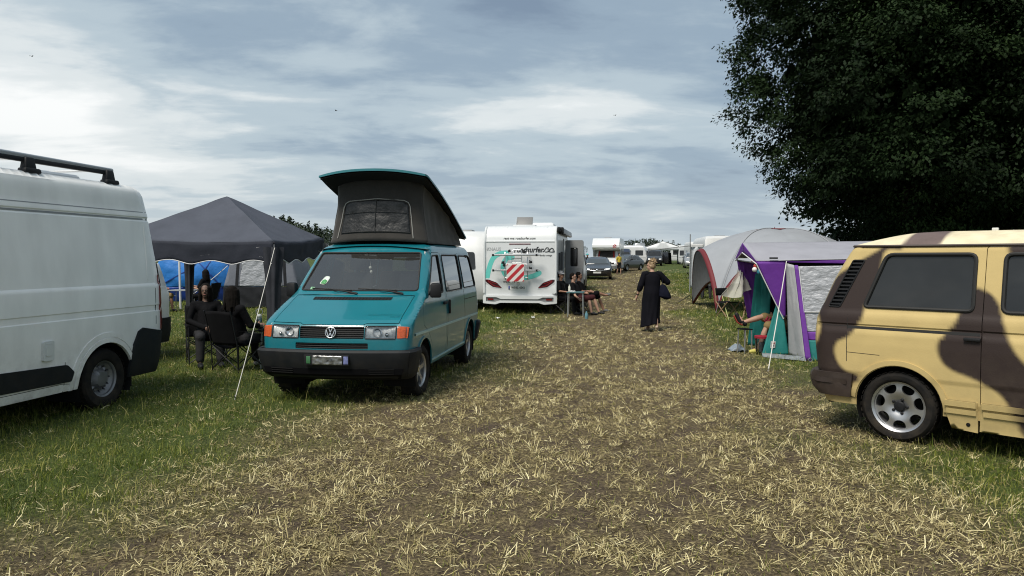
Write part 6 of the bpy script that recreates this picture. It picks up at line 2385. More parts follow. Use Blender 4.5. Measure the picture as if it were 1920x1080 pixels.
def blue_tent():
    root = thing('tent', 'bright blue tarpaulin tent seen under the gazebo roof', 'tent', (-12.1, 28.6, ground_z(-12.1, 28.6)), 6)
    h, w = 2.25, 1.95
    top = lambda x: h * (1 - abs(x / w) ** 2.6) ** 0.6
    ff = lambda x, z, o: (x, -o - 0.35 * math.sin(min(1, z / h) * PI) * (1 - (x / w) ** 2), z)
    edge = [(-w + 2 * w * k / 40, max(0.03, top(-w + 2 * w * k / 40))) for k in range(41)]
    f = MB()
    f.panel([(x, z) for x, z in edge[::-1] if z > 0.6] + [(-w * 0.97, 0.58), (w * 0.97, 0.58)], lambda x, z, o: ff(x, z, o + 0.05 * noise.noise(Vector((x * 1.6, z * 1.6, 2))) + 0.02 * noise.noise(Vector((x * 5, z * 5, 2)))), sp=0.09)
    f.build('front_wall', M_BLUE, root, solid=0.003)
    g = MB()
    g.panel([(-w, 0.0), (w, 0.0), (w * 0.97, 0.58), (-w * 0.97, 0.58)], lambda x, z, o: ff(x, z, o + 0.06 * noise.noise(Vector((x * 2, z * 3, 7)))), sp=0.09)
    g.build('skirt', M_BLUED, root, solid=0.003)
    for pts in ([(-1.5, 0.6), (-0.2, 1.3), (0.4, 2.1)], [(0.9, 0.6), (0.35, 1.25), (-0.5, 2.15)], [(1.7, 0.6), (1.2, 1.4), (0.5, 2.1)], [(0.38, 0.6), (0.33, 1.3), (0.8, 2.0)]):
        s = MB()
        s.strip([tuple(Vector(pts[0]).lerp(Vector(pts[1]), k / 6)) for k in range(6)] + [tuple(Vector(pts[1]).lerp(Vector(pts[2]), k / 6)) for k in range(7)], 0.03, ff, 0.03, 0.03)
        s.build('pole_sleeve', M_BLUED, root)
    b = MB()
    b.grid(40, 8, lambda u, v: (-w + 2 * w * u, 2.8 * v, max(0.03, top(-w + 2 * w * u)) * (1 - 0.1 * v)))
    b.build('hull', M_BLUE, root, solid=0.003)
    for x in (1.95, 2.15):
        p = MB()
        p.tube([(x, -0.6, 0.0), (x * 0.98 - 0.15, -0.5, 1.2), (x * 0.9 - 0.35, -0.3, 2.2)], 0.02, 6)
        p.build('pole', M_INK, root)
    rope(root, (1.2, -0.5, 1.4), (0.35, -2.6, 0.25), 0.012)
    return root


blue_tent()
wp = thing('tent_pole', 'thin white upright pole standing left of the gazebo leg', 'tent pole', (-11.05, 24.6, ground_z(-11.05, 24.6)))
q = MB()
q.tube([(0, 0, 0), (-0.02, 0.0, 2.1)], 0.035, 10)
q.build('shaft', mat('pole_white', (0.62, 0.62, 0.62), 0.5), wp)
q = MB()
q.box((0, 0, 0.01), (0.14, 0.14, 0.02))
q.build('foot', M_STEEL, wp)

M_SHEL = mat('shelter_grey', (0.27, 0.285, 0.31), 0.7, var=0.06, vscale=2, bump=0.003, bscale=10)
M_SRED = mat('shelter_red', (0.13, 0.012, 0.017), 0.7)


def dome_shelter():
    P0, a, b = Vector((6.33, 22.9, 0)), Vector((0.40, 4.7, 0)), Vector((4.7, -0.40, 0))
    Cn = P0 + (a + b) / 2
    g0 = ground_z(Cn.x, Cn.y)
    root = thing('shelter', 'grey dome-shaped event shelter with red-trimmed arches, behind the purple tent', 'tent', (Cn.x, Cn.y, g0))
    corners = [P0 - Cn, P0 + a - Cn, P0 + a + b - Cn, P0 + b - Cn]
    H = 2.72

    def edge(i, s, k=1.0):
        """rim point of the arch on side i; s runs -1..1 from corner to corner"""
        c0, c1 = corners[i], corners[(i + 1) % 4]
        p = c0.lerp(c1, (s + 1) / 2)
        mid = (c0 + c1) / 2
        p = p + mid.normalized() * 0.20 * (1 - s * s)
        z = 1.98 * (1 - abs(s) ** 2.1) ** 0.75
        return Vector((p.x, p.y, z))

    def surf(i, s, t):
        e = edge(i, s)
        f = t ** (0.86 + 0.14 * (1 - abs(s)))
        z = e.z + (H - e.z) * (1 - t ** (2.6 - 0.7 * (1 - abs(s))))
        q = Vector((e.x * f, e.y * f, z))
        q.z += 0.012 * noise.noise(Vector((q.x * 1.5, q.y * 1.5, 1)))
        return q
    for i in range(4):
        pn = MB()
        pn.grid(41, 22, lambda u, v: surf(i, u * 2 - 1, 0.16 + 0.84 * v))
        po = pn.build('roof_panel', M_SHEL, root, smooth=40, solid=0.004)
        tr = MB()
        tr.grid(41, 3, lambda u, v: surf(i, u * 2 - 1, 0.945 + 0.055 * v) + Vector((0, 0, 0.004)) + (edge(i, u * 2 - 1) * 0.002))
        tr.build('arch_trim', M_SRED, po, smooth=60, solid=0.012)
    cp = MB()
    for i in range(4):
        cp.grid(17, 5, lambda u, v: surf(i, u * 2 - 1, 0.001 + 0.17 * v) + Vector((0, 0, 0.01)))
    cp.build('cap', [M_SHEL], root, smooth=50, solid=0.004)
    for i in range(4):
        st = MB()
        st.grid(7, 6, lambda u, v: surf(i, (u * 2 - 1) * 0.55, 0.03 + 0.24 * v * (1 - 0.45 * abs(u * 2 - 1))) + Vector((0, 0, 0.018)))
        st.build('red_vent', M_SRED, root, smooth=60, solid=0.004)
        pl = MB()
        pl.tube([surf(i, -1, t) + Vector((0, 0, 0.02)) for t in np.linspace(0.02, 1, 24)], 0.016, 6)
        pl.build('pole', mat('seam_grey', (0.30, 0.31, 0.33), 0.6), root)
        ft = MB()                                        # red foot of each leg
        c = corners[i]
        ft.grid(6, 6, lambda u, v: Vector((c.x, c.y, 0)) * (1 - 0.02 * (1 - v)) + (corners[(i + 1) % 4] - c).normalized() * 0.11 * (1 - v) * u + Vector((0, 0, 0.42 * (1 - v))))
        ft.build('leg_foot', M_SRED, root, solid=0.006)
    fin = MB()
    fin.tube([(0, 0, H), (0, 0, H + 0.07)], 0.012, 6)
    fin.build('finial', M_SRED, root)
    # far corner leg widens into a wind wing inside the left arch
    wg = MB()

    def wing(u, v):
        top_ = edge(0, 1 - 1.78 * v)
        tip, end = edge(0, 1.0), edge(0, -0.78)
        low = tip.lerp(end, v) + Vector((0.05, 0, 0.16)) * math.sin(v * PI)
        return top_.lerp(low, u) + Vector((0.02 + 0.10 * math.sin(u * PI) * math.sin(v * PI), 0, 0))
    wg.grid(14, 24, wing)
    wo = wg.build('wind_wing', mat('shelter_inner_grey', (0.13, 0.135, 0.135), 0.8, var=0.1), root, smooth=60, solid=0.004)
    wt = MB()
    wt.tube([wing(1.0, v) for v in np.linspace(0.0, 1, 24)], 0.05, 6, flat=0.3)
    wt.build('wing_trim', M_SRED, wo)
    # white lettering on the near leg
    lt = MB()
    p = surf(3, 0.66, 0.80)
    d = (corners[0] - corners[3]).normalized()
    ML = Matrix(((-d.x * -1, 0, 0, p.x), (d.y, 0, -1, p.y), (0, 1, 0, p.z), (0, 0, 0, 1)))
    base = surf(3, 0.80, 0.86)

    def fl(x, y, z):
        s = 0.86 - x / 2.35
        t = 0.80 - y * 0.30
        q = surf(3, s, t)
        return q + Vector((-0.2, -1, 0.25)).normalized() * (0.02 + z)
    rope(root, surf(3, 1, 0.9), (corners[0].x - 0.35, corners[0].y - 2.6, 0.0), 0.010, mat('yellow_cord', (0.45, 0.48, 0.20), 0.8))
    rope(root, surf(0, 0.98, 0.95), (corners[1].x - 0.5, corners[1].y + 0.5, 0.0), 0.012, M_INK)
    return root


dome_shelter()

M_PURP = mat('tent_purple', (0.120, 0.022, 0.255), 0.7, var=0.10, vscale=4, bump=0.004, bscale=12)
M_TTEAL = mat('tent_teal', (0.008, 0.165, 0.155), 0.7, var=0.10, vscale=4, bump=0.004, bscale=12)
M_TSIL = mat('tent_silver', (0.34, 0.345, 0.36), 0.65, var=0.08, vscale=4, bump=0.004, bscale=12)
M_TROOF = mat('tent_roof_grey', (0.28, 0.28, 0.315), 0.75, var=0.08, vscale=3, bump=0.004, bscale=10)
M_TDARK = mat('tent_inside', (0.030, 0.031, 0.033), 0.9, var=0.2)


def trailer_tent():
    root = thing('trailer_tent', 'purple, teal and grey trailer tent with an open porch beside the camouflage minibus', 'tent', (0, 0, 0))
    A = Vector
    apex, ridge = A((4.20, 13.5, 2.00)), A((8.2, 15.2, 2.08))
    canR, eave2, eave3 = A((4.26, 12.9, 1.67)), A((4.72, 12.75, 1.665)), A((7.2, 11.75, 1.74))
    canL, farL = A((4.26, 14.1, 1.72)), A((8.6, 16.1, 1.72))
    cloth('roof_panel', (apex, ridge, eave3, canR), M_TROOF, root, 40, 16, amp=0.014, fr=6, seed=1, sag=-0.03)
    cloth('roof_panel', (apex, ridge, farL, canL), M_TROOF, root, 24, 12, amp=0.012, fr=5, seed=2)
    # purple gable trim, white piping below it
    inn = A((0.10, 0, -0.16))
    for p, q in ((apex, canR), (apex, canL)):
        cloth('gable_trim', (p, q, q + A((0.02, 0, -0.05)), p + A((0.02, 0, -0.17))), M_PURP, root, 10, 5, amp=0.003)
    pp = MB()
    pp.tube([canL + A((0.0, 0, -0.05)), apex + A((0.0, 0, -0.18)), canR + A((0.0, -0.01, -0.05)), A((4.55, 12.86, 1.02)), A((4.735, 12.86, 0.66))], 0.010, 6)
    pp.build('piping', M_PIPE, root)
    lb = MB()
    lb.box((4.52, 12.78, 1.72), (0.14, 0.006, 0.03), 0, R(-20))
    lb.build('tape_tab', M_INK, root)
    # eave band
    cloth('eave_band', (eave2 + A((0, -0.012, 0.0)), eave3, eave3 + A((0, 0, -0.16)), eave2 + A((0, -0.01, -0.015))), M_PURP, root, 24, 5, amp=0.006)
    dg = A((4.735, 12.88, 0.68))
    cloth('corner_panel', (canR + A((0, 0, -0.01)), eave2, eave2.lerp(A((4.82, 12.98, 0.03)), 0.60), dg), M_PURP, root, 14, 20, amp=0.010, fr=4, seed=3)
    cloth('wing_panel', (A((4.655, 12.98, 0.95)), dg + A((0, -0.02, 0.02)), A((4.83, 12.84, 0.04)), A((4.36, 12.86, 0.02))), M_TTEAL, root, 14, 20, amp=0.016, fr=4, seed=4)
    cloth('wall_panel', (eave2 + A((0.0, -0.005, -0.03)), A((4.83, 12.66, 1.60)), A((4.92, 12.34, 0.0)), A((4.82, 12.82, 0.03))), M_TSIL, root, 14, 26, amp=0.022, fr=4, seed=5)
    cloth('stripe', (A((4.83, 12.65, 1.60)), A((4.88, 12.62, 1.60)), A((5.00, 12.28, 0.0)), A((4.92, 12.33, 0.0))), M_PURP, root, 6, 20, amp=0.006, fr=3, seed=6)
    w1, w2 = A((4.885, 12.61, 1.58)), A((6.6, 11.93, 1.62))
    dn = A((0.05, -0.13, -0.77))
    cloth('window', (w1, w2, w2 + dn, w1 + dn), M_FOIL, root, 60, 40, amp=0.015, fr=14, seed=7)
    pw = MB()
    pw.tube([w1 + A((0, -0.02, 0.0)), w1 + dn + A((0, -0.02, 0)), w2 + dn + A((0, -0.02, 0))], 0.010, 6)
    pw.build('piping', M_PIPE, root)
    z1, z2 = w1 + dn, w2 + dn
    d2 = A((0.03, -0.06, -0.33))
    cloth('lower_wall', (z1, z2, z2 + d2, z1 + d2), M_FOIL, root, 40, 14, amp=0.025, fr=10, seed=8)
    y1, y2 = z1 + d2, z2 + d2
    d3 = A((0.02, -0.03, -0.14))
    cloth('lower_band', (y1, y2, y2 + d3, y1 + d3), M_PURP, root, 30, 6, amp=0.012, fr=9, seed=9)
    x1, x2 = y1 + d3, y2 + d3
    d4 = A((0.03, -0.05, -0.34))
    cloth('lower_skirt', (x1, x2, x2 + d4, x1 + d4), M_TTEAL, root, 40, 12, amp=0.022, fr=16, seed=10)
    # mud flap lying on the grass
    cloth('mud_flap', (A((4.36, 12.86, 0.07)), A((4.92, 12.36, 0.07)), A((4.88, 12.20, 0.015)), A((4.33, 12.70, 0.015))), mat('mud_flap_grey', (0.17, 0.19, 0.20), 0.6, var=0.3), root, 24, 6, amp=0.04, fr=9, seed=11)
    # inside: purple and teal door curtains, dark back wall
    cloth('door_curtain', (A((4.28, 14.08, 1.68)), A((4.66, 13.95, 1.60)), A((4.84, 14.2, 0.48)), A((4.62, 14.45, 0.52))), M_PURP, root, 18, 18, amp=0.05, fr=7, seed=12)
    cloth('door_curtain', (A((4.60, 13.98, 1.42)), A((4.84, 13.75, 1.45)), A((4.88, 14.05, 0.0)), A((4.62, 14.45, 0.0))), M_TTEAL, root, 16, 18, amp=0.05, fr=6, seed=13)
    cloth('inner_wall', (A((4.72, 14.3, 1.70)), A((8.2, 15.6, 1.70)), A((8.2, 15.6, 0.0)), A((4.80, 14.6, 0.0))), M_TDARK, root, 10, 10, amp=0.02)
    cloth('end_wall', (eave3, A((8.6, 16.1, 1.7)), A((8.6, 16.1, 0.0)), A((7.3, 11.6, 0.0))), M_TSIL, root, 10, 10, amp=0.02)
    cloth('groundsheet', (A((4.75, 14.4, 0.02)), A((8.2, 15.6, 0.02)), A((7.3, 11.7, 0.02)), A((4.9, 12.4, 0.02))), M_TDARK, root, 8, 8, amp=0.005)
    for p in ((4.255, 12.9), (4.26, 14.1)):
        po = MB()
        po.tube([(p[0] + 0.12, p[1], 0.0), (p[0] + 0.03, p[1], 1.66)], 0.012, 8)
    for p, q in ((canR, canL), (apex, ridge)):
        po = MB()
        po.tube([p + A((0.04, 0, -0.04)), q + A((0.04, 0, -0.04))], 0.012, 8)
        po.build('pole', M_STEEL, root)
    # ring pegs along the foot
    for p in ((4.86, 12.36), (4.95, 12.22), (4.62, 12.60)):
        rg = MB()
        rg.tube([(p[0] + 0.03 * math.cos(t), p[1] - 0.02, 0.035 + 0.03 * math.sin(t)) for t in (2 * PI * k / 14 for k in range(14))], 0.006, 6, closed=True)
        rg.build('peg_ring', M_ALU, root)
    # sewn-on label
    lm = MB()
    T = Matrix.Translation((4.548, 12.835, 0.215)) @ Matrix.Rotation(R(12), 4, 'Z') @ Matrix.Rotation(R(97), 4, 'X')
    lm.prism([(-0.045, -0.06), (0.045, -0.06), (0.045, 0.06), (-0.045, 0.06)], 0.0, 0.004, T)
    lo = lm.build('label_patch', mat('label_white', (0.66, 0.66, 0.66), 0.6), root)
    for (x, y, w_, h_), c in zip(((-0.012, 0.018, 0.03, 0.025), (0.018, 0.022, 0.022, 0.03), (0.0, -0.022, 0.05, 0.018)), ((0.03, 0.03, 0.04), (0.35, 0.04, 0.04), (0.03, 0.03, 0.04))):
        lp = MB()
        lp.prism([(x - w_ / 2, y - h_ / 2), (x + w_ / 2, y - h_ / 2), (x + w_ / 2, y + h_ / 2), (x - w_ / 2, y + h_ / 2)], 0.004, 0.0055, T)
        lp.build('print', mat('print_%d' % int(c[0] * 100), c, 0.6), lo)
    rope(root, eave2 + A((0, -0.03, 0.0)), (3.88, 11.14, ground_z(3.88, 11.14)), 0.0075)
    return root


trailer_tent()

# translucent door net blowing out of the porch
net = MB()


def net_fn(u, v):
    top = Vector((4.33 + 0.10 * u, 14.15, 1.66))
    low = Vector((3.98 + 0.56 * u, 14.05 + 0.1 * math.sin(u * 9), 1.02 - 0.10 * math.sin(u * PI) + 0.10 * u))
    k = v ** 1.15
    p = top.lerp(low, k)
    p.x -= 0.10 * math.sin(v * PI) * (u - 0.75)
    p += Vector((0.35, -0.9, 0)) * (0.05 * v * math.sin(u * 17 + v * 3) + 0.03 * v * noise.noise(Vector((u * 8, v * 6, 3))))
    return p


net.grid(46, 24, net_fn)
net_o = net.build('door_net', glass('net_cloth', (0.55, 0.55, 0.50), 1.0), None, smooth=60)
MATS['net_cloth'].node_tree.nodes.clear()


def net_material():
    nt = MATS['net_cloth'].node_tree
    N, L = nt.nodes, nt.links
    out, mx, t, d = N.new('ShaderNodeOutputMaterial'), N.new('ShaderNodeMixShader'), N.new('ShaderNodeBsdfTransparent'), N.new('ShaderNodeBsdfDiffuse')
    d.inputs[0].default_value = (0.60, 0.59, 0.53, 1)
    mx.inputs[0].default_value = 0.62
    L.new(t.outputs[0], mx.inputs[1])
    L.new(d.outputs[0], mx.inputs[2])
    L.new(mx.outputs[0], out.inputs[0])


net_material()
tag(net_o, 'off-white see-through door net blowing out of the purple tent porch', 'door net')


def marquee():
    root = thing('marquee', 'white pavilion tent with a peaked roof at the far end of the track', 'tent', (20.4, 100.0, ground_z(20, 100)), -8)
    w, l, e, p = 2.7, 6.0, 2.15, 3.1
    Mw = mat('marquee_white', (0.68, 0.69, 0.70), 0.6, var=0.04)
    roof = MB()
    for sg in (1, -1):
        roof.grid(8, 8, lambda u, v: (sg * w * (1 - v), l * u, e + (p - e) * v + 0.12 * math.sin(v * PI)))
    roof.build('roof', Mw, root, solid=0.01)
    gb = MB()
    gb.panel([(-w, e - 0.25), (w, e - 0.25), (w, e), (0, p), (-w, e)], lambda x, z, o: (x, -0.02, z), sp=0.5)
    gb.build('gable', Mw, root, solid=0.01)
    for x in (-w, w, -0.1):
        for y in (0, l):
            c = MB()
            c.box((x, y, e / 2), (0.06, 0.06, e))
            co = c.build('leg', M_ALU, root)
            if x > 0 or y > 0:
                d = MB()
                d.grid(8, 6, lambda u, v: (x - 0.35 + 0.5 * u - 0.2 * math.sin(v * 2) * u, y + 0.06 * math.sin(u * 12), (e - 0.1) * (1 - v)))
                d.build('curtain', Mw, co, solid=0.01)
    for sg in (1, -1):
        s = MB()
        s.grid(10, 6, lambda u, v: (sg * w, l * u, e * (1 - v)))
        s.build('side_wall', Mw, root, solid=0.01)
    b = MB()
    b.box((-1.2, 2.2, 0.4), (1.3, 0.8, 0.8), 0, 0.2, 0.9, 0.05)
    b.box((0.9, 2.8, 0.8), (0.8, 0.7, 1.6), 0, 0.5, 0.8, 0.1)
    b.build('dark_stores', M_BLACK, root)
    return root


marquee()
sw = thing('side_awning', 'white side awning sheet on a pole, beside the tall white camper', 'awning', (8.55, 35.6, ground_z(8.5, 35.6)))
q = MB()
q.grid(14, 14, lambda u, v: (0.0 + 0.62 * u * (1 - 0.15 * v), -0.15 + 0.05 * math.sin(u * 10 + v), 2.15 - 0.10 * u * 0 - 1.95 * v))
q.build('sheet', mat('awning_sheet', (0.50, 0.53, 0.56), 0.6, var=0.1), sw, solid=0.006)
q = MB()
q.tube([(-0.03, -0.2, 0), (-0.03, -0.2, 2.75)], 0.025, 8)
q.tube([(-0.03, -0.2, 2.2), (-2.0, -0.3, 1.98)], 0.02, 8)
q.build('pole', M_GREY, sw)
q = MB()
q.grid(10, 5, lambda u, v: (0.62 * u, -0.18, 2.28 - 0.16 * v))
q.build('valance', mat('awning_valance', (0.66, 0.67, 0.68), 0.6), sw, solid=0.006)
# ------------------------------------------------------------ people and camping furniture
M_SKIN = mat('skin', (0.40, 0.235, 0.165), 0.55, var=0.06, vscale=9)
M_TAN = mat('tanned_skin', (0.30, 0.155, 0.10), 0.55, var=0.06, vscale=9)
M_BLK = mat('black_cloth', (0.006, 0.006, 0.007), 0.9, var=0.25, vscale=5, bump=0.006, bscale=16)
M_BLKJ = mat('black_jersey', (0.013, 0.013, 0.016), 0.85, var=0.2, vscale=5, bump=0.008, bscale=12)
M_HAIRB = mat('dark_hair', (0.007, 0.0055, 0.0045), 0.8, var=0.4, vscale=30, stretch=(1, 1, 0.2))
M_HAIRF = mat('blond_hair', (0.27, 0.185, 0.10), 0.6, var=0.4, vscale=30)
M_KHAKI = mat('khaki_cloth', (0.23, 0.165, 0.075), 0.85, var=0.15, bump=0.005, bscale=16)
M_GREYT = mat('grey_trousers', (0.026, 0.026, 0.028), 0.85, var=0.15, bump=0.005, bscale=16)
M_CHAIR = mat('chair_fabric', (0.007, 0.007, 0.008), 0.85, var=0.2)
M_TUBE = mat('chair_tube', (0.02, 0.02, 0.022), 0.45, 0.4)
V3 = Vector


def limb(mb, pts, rs, n=12):
    mb.tube(pts, rs, n)
    for p, r in zip(pts, rs):
        mb.ell(p, (r, r, r), 12)


def fuse(mb, name, m, parent, voxel, it=4):
    o = mb.build(name, m, parent, smooth=0, weld=0, recalc=False)
    md = o.modifiers.new('fuse', 'REMESH')
    md.mode = 'VOXEL'
    md.voxel_size = voxel
    md.use_smooth_shade = True
    md = o.modifiers.new('soften', 'SMOOTH')
    md.factor = 0.5
    md.iterations = it
    return o


def hand(mb, wr, el, thumb, curl=0.5, spread=None):
    """palm, four unequal bent fingers and a thumb leaving the side of the palm"""
    d = (wr - el).normalized()
    s = (thumb - d * thumb.dot(d)).normalized()          # towards the thumb side
    n = d.cross(s)
    limb(mb, [wr - d * 0.01, wr + d * 0.035, wr + d * 0.085], [0.026, 0.030, 0.030])
    for k, (off, ln) in enumerate(((0.030, 0.068), (0.010, 0.078), (-0.010, 0.072), (-0.029, 0.056))):
        a = wr + d * 0.085 + s * off
        b = a + (d * math.cos(curl * 0.6) + n * math.sin(curl * 0.6)) * ln * 0.5
        c = b + (d * math.cos(curl * 1.5) + n * math.sin(curl * 1.5)) * ln * 0.55
        limb(mb, [wr + d * 0.05 + s * off * 0.8, a, b, c], [0.012, 0.0105, 0.0095, 0.008], 8)
    a = wr + d * 0.03 + s * 0.028
    b = a + (d * 0.6 + s * 0.8).normalized() * 0.038
    c = b + (d * 0.9 + s * 0.3 + n * 0.3).normalized() * 0.032
    limb(mb, [a, b, c], [0.014, 0.0115, 0.009], 8)


def figure(label, loc, head_deg, J, wear, group=None, voxel=0.010, skin=None, hair='short', hair_m=None, face=(1, 0, 0), look=0.0, far=False):
    """one person: a continuous skin body with hair and clothes as children. J holds the joints in local metres (x forward, y left)"""
    J = {k: V3(v) for k, v in J.items()}
    sk = MB()
    f = V3(face).normalized()
    up = (J['head'] - J['neck']).normalized() * 0.4 + V3((0, 0, 0.6))
    z = (up - f * up.dot(f)).normalized()
    y = z.cross(f)
    H = Matrix(((f.x, y.x, z.x, J['head'].x), (f.y, y.y, z.y, J['head'].y), (f.z, y.z, z.z, J['head'].z), (0, 0, 0, 1)))
    Rm = H.to_3x3().to_4x4()

    def he(mb, c, r, n=16):
        mb.ell(H @ V3(c), r, n, 0, Rm)
    he(sk, (-0.012, 0, 0.028), (0.096, 0.076, 0.088))
    he(sk, (0.022, 0, -0.030), (0.066, 0.057, 0.080))
    he(sk, (0.050, 0, -0.088), (0.030, 0.030, 0.024))
    he(sk, (0.090, 0, -0.012), (0.017, 0.012, 0.020))
    he(sk, (0.084, 0, 0.012), (0.012, 0.009, 0.022))
    he(sk, (0.075, 0, 0.030), (0.016, 0.050, 0.010))
    he(sk, (0.078, 0, -0.055), (0.012, 0.026, 0.012))
    for s in (1, -1):
        he(sk, (-0.008, s * 0.078, -0.005), (0.018, 0.010, 0.030))
    limb(sk, [J['head'] + z * -0.07 - f * 0.01, J['neck']], [0.052, 0.056])
    limb(sk, [J['neck'], J['chest'], J['pelvis']], [0.06, 0.11, 0.12])
    for s in 'LR':
        limb(sk, [J['sh' + s], J['el' + s], J['wr' + s]], [0.046, 0.037, 0.026])
        th = V3(wear.get('thumb' + s, (0.3, -0.4 if s == 'L' else 0.4, 0.8)))
        hand(sk, J['wr' + s], J['el' + s], th, wear.get('curl', 0.5))
        limb(sk, [J['hip' + s], J['kn' + s], J['kn' + s].lerp(J['an' + s], 0.35), J['an' + s]], [0.078, 0.054, 0.054, 0.036])
        t = V3(J['toe' + s])
        a = J['an' + s]
        limb(sk, [a + (a - J['kn' + s]).normalized() * 0.035, a.lerp(t, 0.55) + V3((0, 0, -0.012)), t], [0.036, 0.038, 0.024])
    body = fuse(sk, 'person', skin or M_SKIN, None, voxel)
    body.location = loc
    body.rotation_euler = (0, 0, R(head_deg))
    tag(body, label, 'person', group)
    if not far:
        for s in (1, -1):
            e = MB()
            e.ell(H @ V3((0.078, s * 0.031, 0.012)), (0.008, 0.012, 0.008), 10, 0, Rm)
            e.build('eye', mat('eye_dark', (0.02, 0.015, 0.012), 0.2), body)
        e = MB()
        e.ell(H @ V3((0.087, 0, -0.054)), (0.006, 0.022, 0.006), 10, 0, Rm)
        e.build('mouth', mat('lip', (0.25, 0.08, 0.07), 0.5), body)
    # hair
    hm = hair_m or M_HAIRB
    hb = MB()
    if hair != 'none':
        he(hb, (-0.030, 0, 0.048), (0.094, 0.085, 0.084))
        he(hb, (-0.055, 0, 0.005), (0.066, 0.078, 0.085))
    g = random.Random(label)
    if hair == 'long':
        for k in range(46):
            a = g.uniform(0.55, 2 * PI - 0.55)
            p0 = H @ V3((-0.02 + 0.075 * math.cos(a), 0.082 * math.sin(a), 0.05))
            p1 = H @ V3((-0.03 + 0.085 * math.cos(a), 0.094 * math.sin(a), -0.07 + g.uniform(-0.02, 0.02)))
            p2 = p1 + V3((0, 0, -1)) * g.uniform(0.10, 0.19) - f * 0.02 + y * g.uniform(-0.03, 0.03)
            limb(hb, [p0, p1, p2], [0.024, 0.026, 0.013], 7)
    if hair == 'bun':
        for k in range(58):
            a, b = g.uniform(0, 2 * PI), g.uniform(-0.3, 1.2)
            d = V3((math.cos(a) * math.cos(b), math.sin(a) * math.cos(b), math.sin(b)))
            c = V3((-0.052, 0.0, 0.085))
            p0, p1 = c + d * 0.045, c + d * g.uniform(0.08, 0.118)
            p1 += V3((g.uniform(-0.02, 0.02), g.uniform(-0.02, 0.02), 0.01))
            limb(hb, [H @ p0, H @ p1], [0.014, 0.008], 6)
        for k in range(24):                              # loose strands at the nape and temples
            a = g.uniform(0.7, 2 * PI - 0.7)
            p0 = V3((-0.02 + 0.085 * math.cos(a), 0.083 * math.sin(a), 0.0))
            limb(hb, [H @ p0, H @ (p0 + V3((-0.005, 0, -0.06)))], [0.012, 0.005], 6)
    if hair == 'short':
        for k in range(40):
            a, b = g.uniform(0.4, 2 * PI - 0.4), g.uniform(0.0, 1.4)
            d = V3((math.cos(a) * math.cos(b), math.sin(a) * math.cos(b), math.sin(b)))
            limb(hb, [H @ (V3((-0.02, 0, 0.03)) + d * 0.08), H @ (V3((-0.022, 0, 0.03)) + V3((d.x * 0.104, d.y * 0.090, d.z * 0.106)))], [0.015, 0.009], 6)
    if hb.v:
        fuse(hb, 'hair', hm, body, max(voxel * 0.8, 0.009), 2)
    if 'glasses' in wear:
        gl = MB()
        for s in (1, -1):
            gl.ell(H @ V3((0.090, s * 0.033, 0.012)), (0.006, 0.027, 0.020), 12, 0, Rm)
            gl.tube([H @ V3((0.088, s * 0.055, 0.018)), H @ V3((0.0, s * 0.081, 0.018))], 0.004, 6)
        gl.tube([H @ V3((0.094, 0.02, 0.016)), H @ V3((0.094, -0.02, 0.016))], 0.004, 6)
        gl.build('sunglasses', M_BLACK, body)
    if 'hat' in wear:
        ht = MB()
        he(ht, (-0.015, 0, 0.062), (0.104, 0.090, 0.075))
        he(ht, (0.075, 0, 0.050), (0.075, 0.070, 0.010))
        fuse(ht, 'cap', wear['hat'], body, max(voxel, 0.009), 2)
    # clothes
    if 'top' in wear:
        t = MB()
        limb(t, [J['neck'] + V3((0, 0, -0.03)), J['chest']], [0.075, 0.135], 14)
        limb(t, [J['chest'], J['pelvis'] + (J['chest'] - J['pelvis']) * 0.08], [0.135, 0.145], 14)
        limb(t, [J['shL'], J['neck'] + V3((0, 0, -0.05)), J['shR']], [0.070, 0.078, 0.070], 12)
        limb(t, [J['shL'], J['chest'], J['shR']], [0.068, 0.12, 0.068], 12)
        for s in 'LR':
            q = wear.get('sleeve', 0.7)
            a, b, c = J['sh' + s], J['el' + s], J['wr' + s]
            if q <= 1:
                limb(t, [a, a.lerp(b, q)], [0.068, 0.062])
            else:
                limb(t, [a, b, b.lerp(c, q - 1)], [0.066, 0.054, 0.042])
        fuse(t, 'top', wear['top'], body, voxel * 1.15, 3)
    if 'legs' in wear:
        t = MB()
        limb(t, [J['pelvis'] + V3((0, 0, 0.05)), J['pelvis']], [0.145, 0.15], 14)
        limb(t, [J['hipL'], J['hipR']], [0.115, 0.115], 12)
        for s in 'LR':
            q = wear.get('leg_len', 2.0)
            a, b, c = J['hip' + s], J['kn' + s], J['an' + s]
            if q <= 1:
                limb(t, [a, a.lerp(b, q)], [0.105, 0.088])
            else:
                limb(t, [a, b, b.lerp(c, q - 1)], [0.102, 0.076, 0.062])
        fuse(t, 'trousers' if wear.get('leg_len', 2) > 1.2 else 'shorts', wear['legs'], body, voxel * 1.15, 3)
    if 'shoe' in wear:
        for s in 'LR':
            t = MB()
            a, tt = J['an' + s], J['toe' + s]
            dn = (a - J['kn' + s]).normalized()
            limb(t, [a + dn * 0.045, a.lerp(tt, 0.5) + dn * 0.02, tt], [0.045, 0.046, 0.036])
            fuse(t, 'shoe', wear['shoe'], body, max(voxel, 0.009), 2)
    return body


